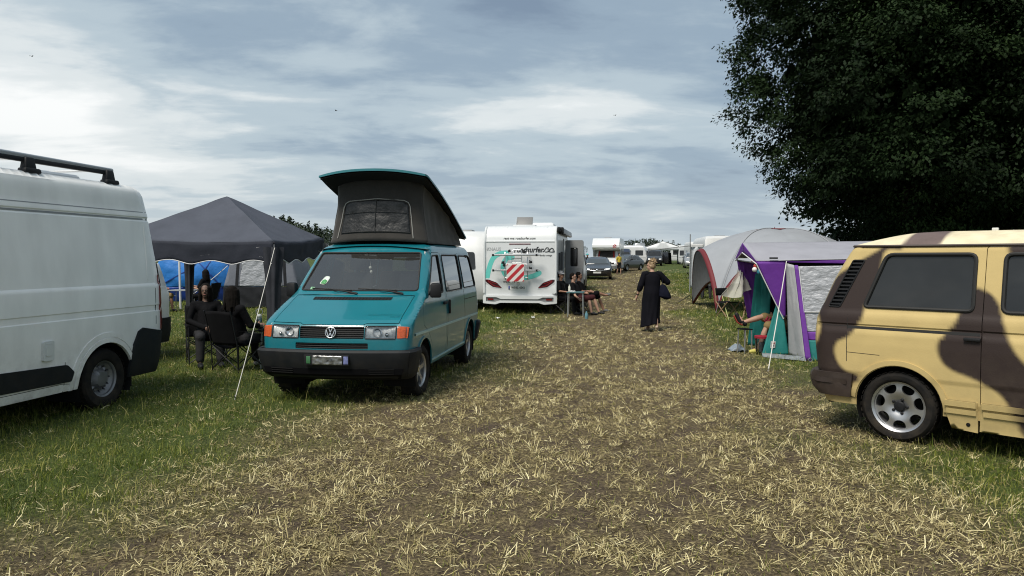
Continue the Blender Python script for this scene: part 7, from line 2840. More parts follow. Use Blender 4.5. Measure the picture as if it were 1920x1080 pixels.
def sitting(h=0.42, lean=18, kneeL=None, kneeR=None, anL=None, anR=None, wrL=None, wrR=None, elL=None, elR=None, toeL=None, toeR=None):
    c, s = math.cos(R(lean)), math.sin(R(lean))
    pel = V3((0, 0, h + 0.11))
    sp = V3((-s, 0, c))
    chest, neck, head = pel + sp * 0.33, pel + sp * 0.50, pel + sp * 0.53 + V3((0.02, 0, 0.155))
    J = dict(pelvis=pel, chest=chest, neck=neck, head=head)
    for k, sg in (('L', 1), ('R', -1)):
        J['sh' + k] = pel + sp * 0.455 + V3((0, sg * 0.175, 0))
        J['hip' + k] = pel + V3((0.02, sg * 0.095, -0.03))
    J['knL'], J['knR'] = V3(kneeL or (0.44, 0.14, h + 0.07)), V3(kneeR or (0.44, -0.14, h + 0.07))
    J['anL'], J['anR'] = V3(anL or (0.48, 0.15, 0.09)), V3(anR or (0.48, -0.15, 0.09))
    J['toeL'], J['toeR'] = V3(toeL or (J['anL'] + V3((0.17, 0, -0.055)))), V3(toeR or (J['anR'] + V3((0.17, 0, -0.055))))
    J['elL'], J['elR'] = V3(elL or (J['shL'] + V3((0.10, 0.09, -0.25)))), V3(elR or (J['shR'] + V3((0.10, -0.09, -0.25))))
    J['wrL'], J['wrR'] = V3(wrL or (J['elL'] + V3((0.22, -0.08, -0.02)))), V3(wrR or (J['elR'] + V3((0.22, 0.08, -0.02))))
    return J


def standing(h=1.72, stride=0.12):
    k = h / 1.75
    J = dict(pelvis=(0, 0, 0.95 * k), chest=(0, 0, 1.27 * k), neck=(-0.01, 0, 1.47 * k), head=(0.01, 0, 1.62 * k))
    for n, sg in (('L', 1), ('R', -1)):
        J['sh' + n] = (0, sg * 0.185 * k, 1.41 * k)
        J['el' + n] = (-0.02, sg * 0.25 * k, 1.13 * k)
        J['wr' + n] = (0.08, sg * 0.26 * k, 0.89 * k)
        J['hip' + n] = (0, sg * 0.095, 0.92 * k)
        J['kn' + n] = (0.03 + sg * stride * 0.5, sg * 0.10, 0.50 * k)
        J['an' + n] = (sg * stride, sg * 0.10, 0.09 * k)
        J['toe' + n] = (sg * stride + 0.17, sg * 0.11, 0.035)
    return J


def camp_chair(label, loc, head, group='folding camp chairs', seat_h=0.42, w=0.52, m=None):
    root = thing('camp_chair', label, 'camp chair', (loc[0], loc[1], ground_z(*loc)), head, group)
    m = m or M_CHAIR
    s = MB()
    s.grid(12, 12, lambda u, v: (-0.22 + 0.46 * u, (v - 0.5) * w, seat_h + 0.02 - 0.05 * math.sin(v * PI) - 0.03 * (1 - u)))
    s.build('seat', m, root, solid=0.008)
    b = MB()
    b.grid(12, 12, lambda u, v: (-0.24 - 0.14 * u - 0.05 * math.sin(v * PI), (v - 0.5) * w * 1.04, seat_h + 0.0 + 0.50 * u + 0.02 * math.sin(v * PI) * u))
    b.build('backrest', m, root, solid=0.008)
    h = w / 2 + 0.02
    for sg in (1, -1):
        a = MB()
        a.grid(6, 4, lambda u, v: (-0.26 + 0.52 * u, sg * (h + 0.04 * (v - 0.3)), seat_h + 0.22 - 0.03 * math.sin(u * PI)))
        a.build('armrest', m, root, solid=0.008)
        p = MB()
        p.tube([(-0.39, sg * h, seat_h + 0.52), (-0.27, sg * h, seat_h + 0.02), (-0.25, sg * h, 0.0)], 0.010, 6)
        p.build('rear_post', M_TUBE, root)
        p = MB()
        p.tube([(0.25, sg * h, seat_h + 0.22), (0.25, sg * h, 0.0)], 0.010, 6)
        p.build('front_post', M_TUBE, root)
        p = MB()
        p.tube([(0.25, sg * h, 0.05), (-0.25, sg * h, seat_h)], 0.009, 6)
        p.build('cross_leg', M_TUBE, root)
        p = MB()
        p.tube([(-0.25, sg * h, 0.05), (0.25, sg * h, seat_h)], 0.009, 6)
        p.build('cross_leg', M_TUBE, root)
        for x in (0.25, -0.25):
            p = MB()
            p.tube([(x, sg * h, 0.05), (x, -sg * h, seat_h - 0.02)], 0.009, 6)
            p.build('cross_leg', M_TUBE, root)
    return root


def camp_table(label, loc, head, lx, ly, h, top_m, group='folding camp tables'):
    root = thing('camp_table', label, 'table', (loc[0], loc[1], ground_z(*loc)), head, group)
    t = MB()
    t.box((0, 0, h - 0.015), (lx, ly, 0.03), 0, None, 1, 0.006)
    t.build('tabletop', top_m, root)
    for sx in (1, -1):
        for sy in (1, -1):
            l = MB()
            l.tube([(sx * (lx / 2 - 0.05), sy * (ly / 2 - 0.05), h - 0.03), (sx * (lx / 2 - 0.03), sy * (ly / 2 - 0.03), 0.0)], 0.013, 8)
            l.build('leg', M_ALU, root)
        r = MB()
        r.tube([(sx * (lx / 2 - 0.045), (ly / 2 - 0.05), h * 0.72), (sx * (lx / 2 - 0.045), -(ly / 2 - 0.05), h * 0.72)], 0.008, 6)
        r.build('brace', M_ALU, root)
    return root


def gz(x, y):
    return (x, y, ground_z(x, y))


# two women in camp chairs in front of the gazebo
camp_chair('black camp chair facing us, in front of the gazebo leg beside the white van', (-4.98, 12.0), -62)
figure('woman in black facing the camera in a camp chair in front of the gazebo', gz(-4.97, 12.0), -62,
       sitting(0.40, 14, wrL=(0.30, 0.06, 0.62), wrR=(0.28, -0.04, 0.60)), dict(top=M_BLK, sleeve=1.95, legs=M_GREYT, leg_len=1.9, shoe=M_BLACK), hair='long', face=(0.95, -0.25, -0.05), skin=mat('shade_darkened_skin', (0.13, 0.075, 0.052), 0.6))  # her skin colour is darkened to stand for the shade she sits in
camp_chair('black camp chair seen from behind, nearest the front corner of the teal camper', (-4.22, 11.35), 62)
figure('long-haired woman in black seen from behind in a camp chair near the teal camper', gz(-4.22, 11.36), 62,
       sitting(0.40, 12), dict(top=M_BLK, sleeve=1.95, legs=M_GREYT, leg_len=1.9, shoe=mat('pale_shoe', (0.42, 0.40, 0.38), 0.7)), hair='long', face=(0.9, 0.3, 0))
camp_table('small dark camp table with a lantern, half hidden by the teal camper', (-3.72, 11.75), 20, 0.62, 0.45, 0.62, M_BLACK)
lan = thing('lantern', 'clear camping lantern with a ring handle on the small dark table', 'lantern', (-3.98, 11.62, ground_z(-3.98, 11.62) + 0.62))
q = MB()
q.lathe([(0.001, 0.0), (0.052, 0.0), (0.055, 0.02), (0.050, 0.045), (0.040, 0.05)], 20)
q.build('base', M_BLACK, lan)
q = MB()
q.lathe([(0.040, 0.05), (0.044, 0.07), (0.044, 0.15), (0.034, 0.19), (0.024, 0.20)], 20)
q.build('globe', glass('bottle_glass', (0.80, 0.86, 0.86), 2.0), lan)
q = MB()
q.lathe([(0.001, 0.10), (0.030, 0.10), (0.034, 0.14), (0.030, 0.17), (0.001, 0.175)], 16)
q.lathe([(0.001, 0.20), (0.034, 0.195), (0.030, 0.225), (0.001, 0.23)], 16)
q.build('cap', mat('lantern_white', (0.70, 0.72, 0.72), 0.3), lan)
q = MB()
q.tube([(0.052 * math.cos(t), 0.0, 0.262 + 0.048 * math.sin(t)) for t in (2 * PI * k / 24 for k in range(24))], 0.006, 6, closed=True)
q.build('handle', M_ALU, lan)

# people at the blue tent
camp_chair('dark camp chair by the table at the blue tent, right side', (-9.72, 23.4), 172)
figure('dark-haired person in a black t-shirt reaching over a table at the blue tent', gz(-9.72, 23.4), 172, sitting(0.44, 2, wrL=(0.46, 0.1, 0.80), wrR=(0.44, -0.12, 0.82)), dict(top=M_BLK, sleeve=0.8, legs=M_BLK, shoe=M_BLACK), hair='long', voxel=0.013)
camp_chair('dark camp chair at the blue tent, left of the white tent pole', (-11.35, 23.6), -20)
figure('person in dark clothes sitting at the blue tent left of the white tent pole', gz(-11.35, 23.6), -20, sitting(0.44, 8), dict(top=M_BLK, sleeve=0.8, legs=M_KHAKI, leg_len=1.0, shoe=M_BLACK), hair='short', voxel=0.013, skin=M_TAN)
camp_table('pale folding table between the two sitters at the blue tent', (-10.45, 23.6), 0, 0.9, 0.6, 0.70, M_GREY)

# the group beside the hire motorhome
Tt = camp_table('folding table with a teal cloth at the corner of the motorhome', (1.90, 22.0), -8, 0.52, 0.60, 0.74, mat('table_teal', (0.05, 0.12, 0.13), 0.5, var=0.5, vscale=8))
tz = ground_z(1.9, 22.0) + 0.74
tw = MB()
tw.grid(12, 8, lambda u, v: (1.70 + 0.18 * u, 21.80 + 0.25 * v, tz + 0.02 + 0.025 * noise.noise(Vector((u * 4, v * 4, 1)))))
tag(tw.build('towel', mat('towel_white', (0.62, 0.62, 0.62), 0.9), None, solid=0.012), 'crumpled white towel on the left half of the teal-topped table', 'towel')
bt = thing('bottle', 'white plastic bottle on the teal-topped table', 'bottle', (1.72, 22.12, tz))
q = MB()
q.lathe([(0.001, 0), (0.034, 0.0), (0.035, 0.14), (0.015, 0.18), (0.014, 0.20)], 14)
q.build('flask', mat('bottle_white', (0.6, 0.58, 0.5), 0.4), bt)
q = MB()
q.lathe([(0.017, 0.195), (0.017, 0.225), (0.001, 0.226)], 12)
q.build('cap', M_ALU, bt)
camp_chair('dark camp chair with white piping behind the teal-topped table', (1.55, 22.85), -30)
figure('person in a dark patterned headscarf sitting behind the teal-topped table', gz(1.56, 22.85), -30, sitting(0.40, 8), dict(top=M_BLK, sleeve=0.8, legs=M_BLK, shoe=M_BLACK, hat=mat('scarf_dark', (0.02, 0.02, 0.03), 0.8, col2=(0.4, 0.4, 0.42), vscale=40), glasses=1), hair='short', skin=M_TAN, voxel=0.012)
camp_chair('camp chair with the man in shorts beside the motorhome', (2.06, 22.75), -22)
figure('man in black t-shirt, sunglasses and shorts sitting beside the teal-topped table', gz(2.06, 22.75), -22,
       sitting(0.38, 22, kneeL=(0.42, 0.16, 0.52), kneeR=(0.36, -0.18, 0.50), anL=(0.58, 0.18, 0.09), anR=(0.46, -0.20, 0.09), wrR=(0.10, -0.36, 0.50), elR=(-0.02, -0.32, 0.58)),
       dict(top=M_BLK, sleeve=0.75, legs=mat('shorts_darkred', (0.05, 0.015, 0.017), 0.9), leg_len=0.95, shoe=M_BLACK, glasses=1), hair='short', skin=M_SKIN, voxel=0.010, face=(1, 0.05, 0))
camp_chair('camp chair of the person with crossed legs, farthest along the motorhome', (2.32, 23.75), -6)
figure('person with one leg crossed over the knee, black trousers and sneakers, beside the motorhome', gz(2.32, 23.75), -6,
       sitting(0.40, 20, kneeL=(0.45, 0.12, 0.50), kneeR=(0.42, -0.10, 0.62), anL=(0.62, 0.12, 0.09), anR=(0.64, 0.02, 0.56), toeR=(0.82, -0.02, 0.58)),
       dict(top=M_BLK, sleeve=0.75, legs=M_BLK, leg_len=0.98, shoe=mat('sneaker', (0.10, 0.10, 0.10), 0.7, var=0.7, vscale=30)), hair='short', voxel=0.011, skin=M_TAN)
gb = thing('bottle', 'blue bottle standing in the straw by the teal-topped table', 'bottle', gz(2.13, 21.1))
q = MB()
q.lathe([(0.001, 0), (0.045, 0.0), (0.048, 0.03), (0.048, 0.15), (0.02, 0.20), (0.018, 0.24)], 16)
q.build('flask', mat('bottle_blue', (0.10, 0.22, 0.26), 0.2, coat=0.5), gb)
q = MB()
q.lathe([(0.021, 0.235), (0.021, 0.265), (0.001, 0.266)], 12)
q.build('cap', M_BLACK, gb)

# the woman walking up the track
wx, wy = 3.34, 17.6
JW = dict(pelvis=(0.0, 0.0, 0.92), chest=(0.02, 0.0, 1.22), neck=(0.03, 0.0, 1.42), head=(0.06, 0.03, 1.555),
          shL=(0.02, 0.18, 1.35), elL=(-0.03, 0.275, 1.08), wrL=(0.02, 0.345, 0.86), shR=(0.02, -0.18, 1.35), elR=(0.02, -0.36, 1.17), wrR=(0.17, -0.20, 1.25),
          hipL=(0, 0.09, 0.89), hipR=(0, -0.09, 0.89), knL=(0.12, 0.09, 0.48), knR=(-0.02, -0.08, 0.48), anL=(0.10, 0.08, 0.09), anR=(-0.24, -0.09, 0.17), toeL=(0.27, 0.10, 0.04), toeR=(-0.17, -0.10, 0.055))
M_DRESS = mat('black_dress', (0.005, 0.005, 0.008), 0.85, var=0.2, vscale=4, bump=0.006, bscale=10, stretch=(1, 1, 0.25))
woman = figure('woman in a long black dress walking away up the track, face turned left', gz(wx, wy), 84, JW,
               dict(thumbL=(0.8, -0.3, 0.2), curl=0.45), hair='bun', hair_m=M_HAIRF, face=(0.35, 0.93, -0.08), voxel=0.008)
dr = MB()


def dress(u, v):
    a = u * 2 * PI
    z = 1.415 - (1.415 - 0.14) * v
    zk = [0.13, 0.4, 0.7, 0.92, 1.08, 1.22, 1.33, 1.39, 1.415]
    rx = np.interp(z, zk, [0.285, 0.245, 0.205, 0.175, 0.150, 0.145, 0.115, 0.075, 0.062])
    ry = np.interp(z, zk, [0.225, 0.215, 0.21, 0.205, 0.185, 0.195, 0.205, 0.125, 0.068])
    cy = np.interp(z, zk, [0.05, 0.04, 0.02, 0.01, 0, 0, 0, 0, 0])
    cx = np.interp(z, zk, [-0.04, -0.01, 0.01, 0.0, 0.01, 0.02, 0.02, 0.03, 0.03])
    fold = 1 + (0.07 * math.sin(a * 7 + z * 3) + 0.05 * math.sin(a * 11 - z * 5)) * max(0, (1.0 - z)) ** 0.8 + 0.03 * noise.noise(Vector((a * 1.5, z * 5, 2)))
    hem = 0.03 * math.cos(a) + 0.06 * math.sin(a)
    zz = z - hem * max(0, (0.6 - z)) / 0.47 * 0.9
    return (cx + rx * math.cos(a) * fold, cy + ry * math.sin(a) * fold, zz)


dr.grid(72, 50, dress, closed_u=True)
dro = dr.build('dress', M_DRESS, woman, smooth=80, solid=0.004)
sl = MB()
for s in 'LR':
    a, b, c = V3(JW['sh' + s]), V3(JW['el' + s]), V3(JW['wr' + s])
    limb(sl, [a + V3((0, -0.05 if s == 'L' else 0.05, 0.005)), a, b, b.lerp(c, 0.35)], [0.085, 0.082, 0.074, 0.068])
fuse(sl, 'sleeves', M_DRESS, woman, 0.010, 3)
for s in 'LR':
    t = MB()
    a, tt = V3(JW['an' + s]), V3(JW['toe' + s])
    dn = (a - V3(JW['kn' + s])).normalized()
    limb(t, [a + dn * 0.055, a.lerp(tt, 0.5) + dn * 0.045, tt + dn * 0.01], [0.040, 0.043, 0.038])
    fuse(t, 'sandal', mat('sandal_beige', (0.46, 0.36, 0.27), 0.7), woman, 0.009, 2)
wb = MB()
a, b = V3(JW['elL']), V3(JW['wrL'])
d = (b - a).normalized()
wb.tube([b - d * 0.03, b - d * 0.005], 0.033, 14)
wb.build('bracelet', M_BLACK, woman)
bag = thing('shoulder_bag', 'dark navy slouchy shoulder bag hanging at the walking woman\'s right side', 'bag', gz(wx, wy), 84)
M_BAG = mat('bag_navy', (0.006, 0.007, 0.016), 0.8, var=0.25, bump=0.01, bscale=9)
q = MB()


def bag_fn(u, v):
    a = u * 2 * PI
    wd = np.interp(v, [0, 0.1, 0.5, 0.85, 1.0], [0.04, 0.07, 0.13, 0.155, 0.03])
    th = np.interp(v, [0, 0.1, 0.5, 0.85, 1.0], [0.02, 0.035, 0.075, 0.085, 0.02])
    cy = -0.245 - 0.06 * v
    z = 1.12 - 0.36 * v - 0.10 * (1 if True else 0) * 0 + 0.06 * (math.cos(a)) * v * 0
    k = 1 + 0.08 * noise.noise(Vector((math.cos(a) * 2, math.sin(a) * 2, v * 4)))
    y = cy + wd * math.cos(a) * k
    return (-0.06 + th * math.sin(a) * k, y, z + 0.22 * (-(y - cy)) * -1 * v * 0.9)


q.grid(36, 18, bag_fn, closed_u=True)
q.build('pouch', M_BAG, bag, smooth=80)
q = MB()
q.tube([(-0.06, -0.25, 1.10), (-0.03, -0.22, 1.30), (0.02, -0.15, 1.425), (0.08, -0.17, 1.36), (0.10, -0.22, 1.22), (0.0, -0.27, 1.08)], 0.017, 8, flat=0.5)
q.build('strap', M_BAG, bag)

# person resting in the purple tent, only the legs in sight
tent_chair = camp_chair('camp chair inside the purple tent porch', (5.02, 13.45), 180)
figure('person inside the purple tent porch, only bare legs, khaki shorts and black shoes in view', gz(5.0, 13.45), 180,
       sitting(0.40, 20, kneeL=(0.40, 0.14, 0.50), kneeR=(0.44, 0.05, 0.66), anL=(0.54, 0.16, 0.10), anR=(0.80, 0.10, 0.56), toeR=(0.92, 0.08, 0.70), toeL=(0.70, 0.18, 0.045)),
       dict(top=M_BLK, sleeve=0.7, legs=M_KHAKI, leg_len=0.92), hair='short', voxel=0.010)
tp = bpy.data.objects['person'] if False else None
for lab, pts, rs, m_ in (('black shoe with a red sole on the crossed foot in the purple tent', [(4.22, 13.35, 0.53), (4.13, 13.36, 0.58), (4.07, 13.37, 0.70)], [0.045, 0.047, 0.038], M_BLACK),
                         ('yellow slipper on the grass at the purple tent door', [(4.50, 13.28, 0.05), (4.40, 13.26, 0.045), (4.30, 13.25, 0.04)], [0.04, 0.045, 0.036], mat('slipper_yellow', (0.55, 0.50, 0.12), 0.7))):
    t = MB()
    limb(t, [V3(p) for p in pts], rs)
    so = fuse(t, 'shoe', m_, None, 0.009, 2)
    tag(so, lab, 'shoe')
    if m_ is M_BLACK:
        t = MB()
        t.tube([V3(p) + V3((-0.048, 0, -0.022)) for p in pts], 0.030, 8, flat=0.5)
        t.build('sole', mat('sole_red', (0.30, 0.05, 0.03), 0.6), so)
bk = thing('bucket', 'clear plastic bucket with a red lid in the purple tent doorway', 'bucket', gz(4.42, 13.05))
q = MB()
q.lathe([(0.001, 0.01), (0.095, 0.01), (0.115, 0.30)], 28)
q.build('tub', glass('bucket_plastic', (0.62, 0.64, 0.66), 2.2), bk)
q = MB()
q.lathe([(0.122, 0.285), (0.124, 0.32), (0.105, 0.33), (0.001, 0.335)], 28)
q.build('lid', mat('lid_red', (0.27, 0.015, 0.03), 0.45), bk)
q = MB()
q.box((0.01, 0.0, 0.12), (0.09, 0.09, 0.18), 0, 0.4, 0.9, 0.02)
q.build('contents', mat('contents_pale', (0.45, 0.46, 0.5), 0.7, var=0.5, vscale=30), bk)
tw = MB()
tw.grid(16, 12, lambda u, v: (4.57 + 0.10 * u + 0.015 * math.sin(v * 9), 13.36 - 0.03 * v + 0.02 * math.sin(u * 11), 0.67 - 0.12 * v + 0.015 * math.sin(u * 6)))
tag(tw.build('towel', mat('towel_pink', (0.30, 0.025, 0.065), 0.9, var=0.2), None, smooth=80, solid=0.015), 'crimson towel draped at the seated person\'s knee in the purple tent', 'towel')
fb = MB()
fb.grid(18, 12, lambda u, v: (4.02 + 0.30 * u, 13.65 - 0.14 + 0.30 * v, ground_z(4.1, 13.6) + 0.025 + 0.11 * math.sin(u * PI) * math.sin(v * PI) + 0.035 * noise.noise(Vector((u * 5, v * 5, 2)))))
tag(fb.build('plastic_bag', mat('bag_bluegrey', (0.20, 0.24, 0.28), 0.35, var=0.3, vscale=12, bump=0.02, bscale=14), None, smooth=40, solid=0.006), 'crumpled grey-blue plastic bag on the grass at the purple tent door', 'plastic bag')
st = thing('foot_rest', 'slim metal footrest legs in front of the purple tent door', 'stool', gz(4.22, 13.35), 20)
for x, y in ((-0.08, -0.10), (0.08, -0.10), (-0.08, 0.10), (0.08, 0.10)):
    q = MB()
    q.tube([(x, y, 0), (x * 0.8, y, 0.44)], 0.011, 8)
    q.build('leg', M_ALU, st)
q = MB()
q.box((0.0, 0.0, 0.445), (0.18, 0.24, 0.02), 0, None, 1, 0.01)
q.build('seat', M_CHAIR, st)
lb = thing('paper_lamps', 'red, white and blue ball lamps hanging at the purple tent gable', 'lamp', (4.30, 12.98, 1.60))
q = MB()
q.tube([(0.0, 0, 0.08), (0.0, 0, 0.0)], 0.004, 5)
q.build('cord', M_INK, lb)
for p, c, n_ in (((-0.02, -0.01, -0.02), (0.42, 0.05, 0.03), 'red'), ((-0.05, -0.03, -0.08), (0.70, 0.68, 0.66), 'white'), ((0.03, -0.02, -0.12), (0.05, 0.30, 0.45), 'blue')):
    q = MB()
    q.ell(p, (0.045, 0.045, 0.045), 14)
    q.build('ball', mat('ball_' + n_, c, 0.5), lb)

# wooden folding chairs and a person under the dome shelter
M_WOOD = mat('chair_wood', (0.24, 0.15, 0.085), 0.6, var=0.2)


def wood_chair(label, loc, head):
    root = thing('folding_chair', label, 'folding chair', (loc[0], loc[1], ground_z(*loc)), head, 'wooden folding chairs under the dome shelter')
    for sg in (1, -1):
        for a, b in (((0.22, 0.0), (-0.22, 0.45)), ((-0.22, 0.0), (0.22, 0.45))):
            q = MB()
            q.tube([(a[0], sg * 0.26, a[1]), (b[0], sg * 0.26, b[1])], 0.016, 6)
            q.build('leg', M_WOOD, root)
        q = MB()
        q.tube([(-0.22, sg * 0.26, 0.45), (-0.28, sg * 0.26, 0.85)], 0.016, 6)
        q.build('back_post', M_WOOD, root)
    q = MB()
    q.grid(8, 8, lambda u, v: (-0.22 + 0.44 * u, (v - 0.5) * 0.52, 0.45 - 0.04 * math.sin(u * PI)))
    q.build('seat', M_CHAIR, root, solid=0.01)
    q = MB()
    q.grid(8, 4, lambda u, v: (-0.25 - 0.03 * v - 0.03 * math.sin(u * PI), (u - 0.5) * 0.52, 0.62 + 0.22 * v))
    q.build('backrest', M_CHAIR, root, solid=0.01)
    return root


wood_chair('wooden folding chair under the dome shelter, next to its near leg', (6.35, 21.7), -60)
wood_chair('wooden folding chair just behind the hanging door net', (6.95, 21.2), -120)
figure('person in a yellow-green safety vest sitting under the grey dome shelter', gz(8.1, 30.6), -110, sitting(0.45, 8), dict(top=mat('hi_vis', (0.42, 0.60, 0.06), 0.6), sleeve=0.2, legs=M_INK, shoe=M_BLACK), hair='short', voxel=0.018, far=True)
camp_chair('dark camp chair under the person in the safety vest', (8.1, 30.6), -110)
# far people
figure('person in a yellow shirt standing beside the over-cab motorhome', gz(8.75, 60.5), -60, standing(1.72), dict(top=mat('yellow_shirt', (0.50, 0.38, 0.05), 0.8), sleeve=0.7, legs=M_GREYT, leg_len=0.9, shoe=M_BLACK), hair='short', voxel=0.022, far=True)
figure('person with a bright turquoise cap standing left of the black estate car', gz(5.35, 52.5), -100, standing(1.72), dict(top=M_BLK, sleeve=0.7, legs=M_KHAKI, leg_len=0.9, shoe=M_BLACK, hat=mat('cap_turquoise', (0.06, 0.42, 0.42), 0.7)), hair='short', voxel=0.022, far=True, skin=M_TAN)
figure('person in black standing at the white marquee entrance', gz(18.9, 97.0), -120, standing(1.75), dict(top=M_BLK, sleeve=0.7, legs=M_BLK, shoe=M_BLACK, hat=mat('cap_white', (0.65, 0.65, 0.65), 0.7)), hair='short', voxel=0.028, far=True)
stl = thing('folding_stool', 'small black folding stool standing alone at the track edge', 'stool', gz(12.1, 50.0), 10)
for y in (0.17, -0.17):
    for a, b in (((-0.2, 0.0), (0.2, 0.42)), ((0.2, 0.0), (-0.2, 0.42))):
        q = MB()
        q.tube([(a[0], y, a[1]), (b[0], y, b[1])], 0.022, 6)
        q.build('leg', M_TUBE, stl)
q = MB()
q.box((0, 0, 0.44), (0.46, 0.42, 0.06), 0, None, 1, 0.02)
q.build('seat', M_CHAIR, stl)
# birds high up
for i, (lab, p) in enumerate((('small dark bird flying above the pop-top roof', (-11.8, 50.0, 11.6)), ('small dark bird flying right of the sky\'s centre', (8.3, 60.0, 13.2)), ('small dark bird flying above the white van', (-32.1, 50.0, 15.2)))):
    br = thing('bird', lab, 'bird', p, 40 * i, 'birds in the sky')
    q = MB()
    q.ell((0, 0, 0), (0.07, 0.022, 0.022), 10)
    q.ell((0.075, 0, 0.010), (0.02, 0.015, 0.015), 8)
    q.build('body', M_INK, br)
    for sg in (1, -1):
        q = MB()
        q.grid(6, 4, lambda u, v: (0.03 - 0.06 * v - 0.03 * u, sg * (0.012 + 0.14 * u), 0.04 * math.sin(u * PI * 0.8) + 0.0))
        q.build('wing', M_INK, br, solid=0.006)
# scraps
for i, (lab, x, y) in enumerate((('white paper scrap in the grass in front of the motorhome', -0.45, 20.6), ('white paper scrap in the straw right of the motorhome tables', 0.55, 20.9))):
    q = MB()
    q.grid(6, 6, lambda u, v: (x + 0.10 * u, y + 0.08 * v, ground_z(x, y) + 0.05 + 0.05 * noise.noise(Vector((u * 3, v * 3, i)))))
    tag(q.build('paper_scrap', mat('paper_white', (0.7, 0.7, 0.68), 0.8), None, solid=0.003), lab, 'litter', 'paper scraps')
# ------------------------------------------------------------ trees
M_BARK = mat('bark', (0.035, 0.028, 0.022), 0.95, var=0.3, vscale=8, bump=0.03, bscale=12, stretch=(1, 1, 0.25))
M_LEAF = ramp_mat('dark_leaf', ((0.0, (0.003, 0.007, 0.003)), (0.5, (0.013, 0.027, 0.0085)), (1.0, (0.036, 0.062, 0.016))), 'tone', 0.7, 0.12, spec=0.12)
M_LEAF2 = ramp_mat('far_leaf', ((0.0, (0.022, 0.032, 0.022)), (0.5, (0.036, 0.050, 0.032)), (1.0, (0.060, 0.076, 0.045))), 'tone', 0.9, spec=0.1)


def leaf_mesh(name, P, Nrm, size, tone, m, parent, droop=0.6):
    """one folded, pointed leaf per point"""
    n = len(P)
    r = rng.normal(size=(n, 3)) * 0.55
    d = r + Nrm * 0.7 + np.array([0, 0, -droop])
    d /= np.linalg.norm(d, axis=1)[:, None]
    up = rng.normal(size=(n, 3)) * 0.3 + np.array([0, 0, 1.0]) + Nrm * 0.5
    s = np.cross(d, up)
    s /= np.maximum(np.linalg.norm(s, axis=1)[:, None], 1e-6)
    L = size[:, None]
    v = [P - d * L * 0.1, P + d * L * 0.45 + s * L * 0.34, P + d * L * 1.0, P + d * L * 0.45 - s * L * 0.34]
    co = np.stack(v, 1).reshape(-1, 3)
    F = (np.arange(n)[:, None] * 4 + np.arange(4)[None, :])
    me = bpy.data.meshes.new(name)
    raw_mesh(me, co, F)
    a = me.attributes.new('tone', 'FLOAT', 'POINT')
    a.data.foreach_set('value', np.repeat(tone, 4).astype(np.float32))
    me.materials.append(m)
    o = bpy.data.objects.new(name, me)
    COL.objects.link(o)
    if parent is not None:
        o.parent = parent
    return o


def crown_points(C, rad, clumps, per, seed, spread=0.5, lo=0.0, bulges=(), skirt=0.25):
    """leaf positions: boughs on a lumpy shell, sprays on each bough, leaves in each spray"""
    g = np.random.default_rng(seed)
    nb = max(30, clumps // 22)
    # boughs spread evenly over the sphere, then jittered
    k = np.arange(nb) + 0.5
    ph, th = np.arccos(1 - 2 * k / nb), PI * (1 + 5 ** 0.5) * k
    d = np.stack([np.cos(th) * np.sin(ph), np.sin(th) * np.sin(ph), np.cos(ph)], 1) + g.normal(0, 0.10, (nb, 3))
    d /= np.linalg.norm(d, axis=1)[:, None]
    rr = np.empty(nb)
    for i, q in enumerate(d):
        kk = 1 + 0.16 * noise.noise(Vector(q) * 1.7 + Vector((seed, 0, 0))) + 0.16 * noise.noise(Vector(q) * 4.3 + Vector((0, seed, 0)))
        for b, amt, wd in bulges:
            kk += amt * math.exp(-((Vector(q) - Vector(b).normalized()).length / wd) ** 2)
        rr[i] = kk
    br = g.uniform(0.75, 1.25, nb) * float(np.mean(rad)) * 0.21
    B = np.array(C) + d * np.array(rad) * (rr * (0.86 - np.abs(g.normal(0, 0.09, nb))))[:, None]
    bi = g.integers(0, nb, clumps)
    e = g.normal(size=(clumps, 3)) + d[bi] * 0.9 + np.array([0, 0, 0.35])
    e /= np.linalg.norm(e, axis=1)[:, None]
    C0 = B[bi] + e * (br[bi] * g.uniform(0.72, 1.12, clumps))[:, None] * np.array([1.15, 1.15, 0.8])
    ct = g.random(nb)
    n = clumps * per
    idx = np.repeat(np.arange(clumps), per)
    off = np.clip(g.normal(size=(n, 3)), -1.9, 1.9) * np.array([1, 1, 0.5])
    P = C0[idx] + off * spread * g.uniform(0.7, 1.2, clumps)[idx][:, None]
    P[:, 2] -= skirt * (np.linalg.norm(off[:, :2], axis=1) ** 1.5) * spread
    out = e[idx]
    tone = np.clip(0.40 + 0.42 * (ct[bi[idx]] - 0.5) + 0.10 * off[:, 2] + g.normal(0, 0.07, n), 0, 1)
    return P, out, tone, C0


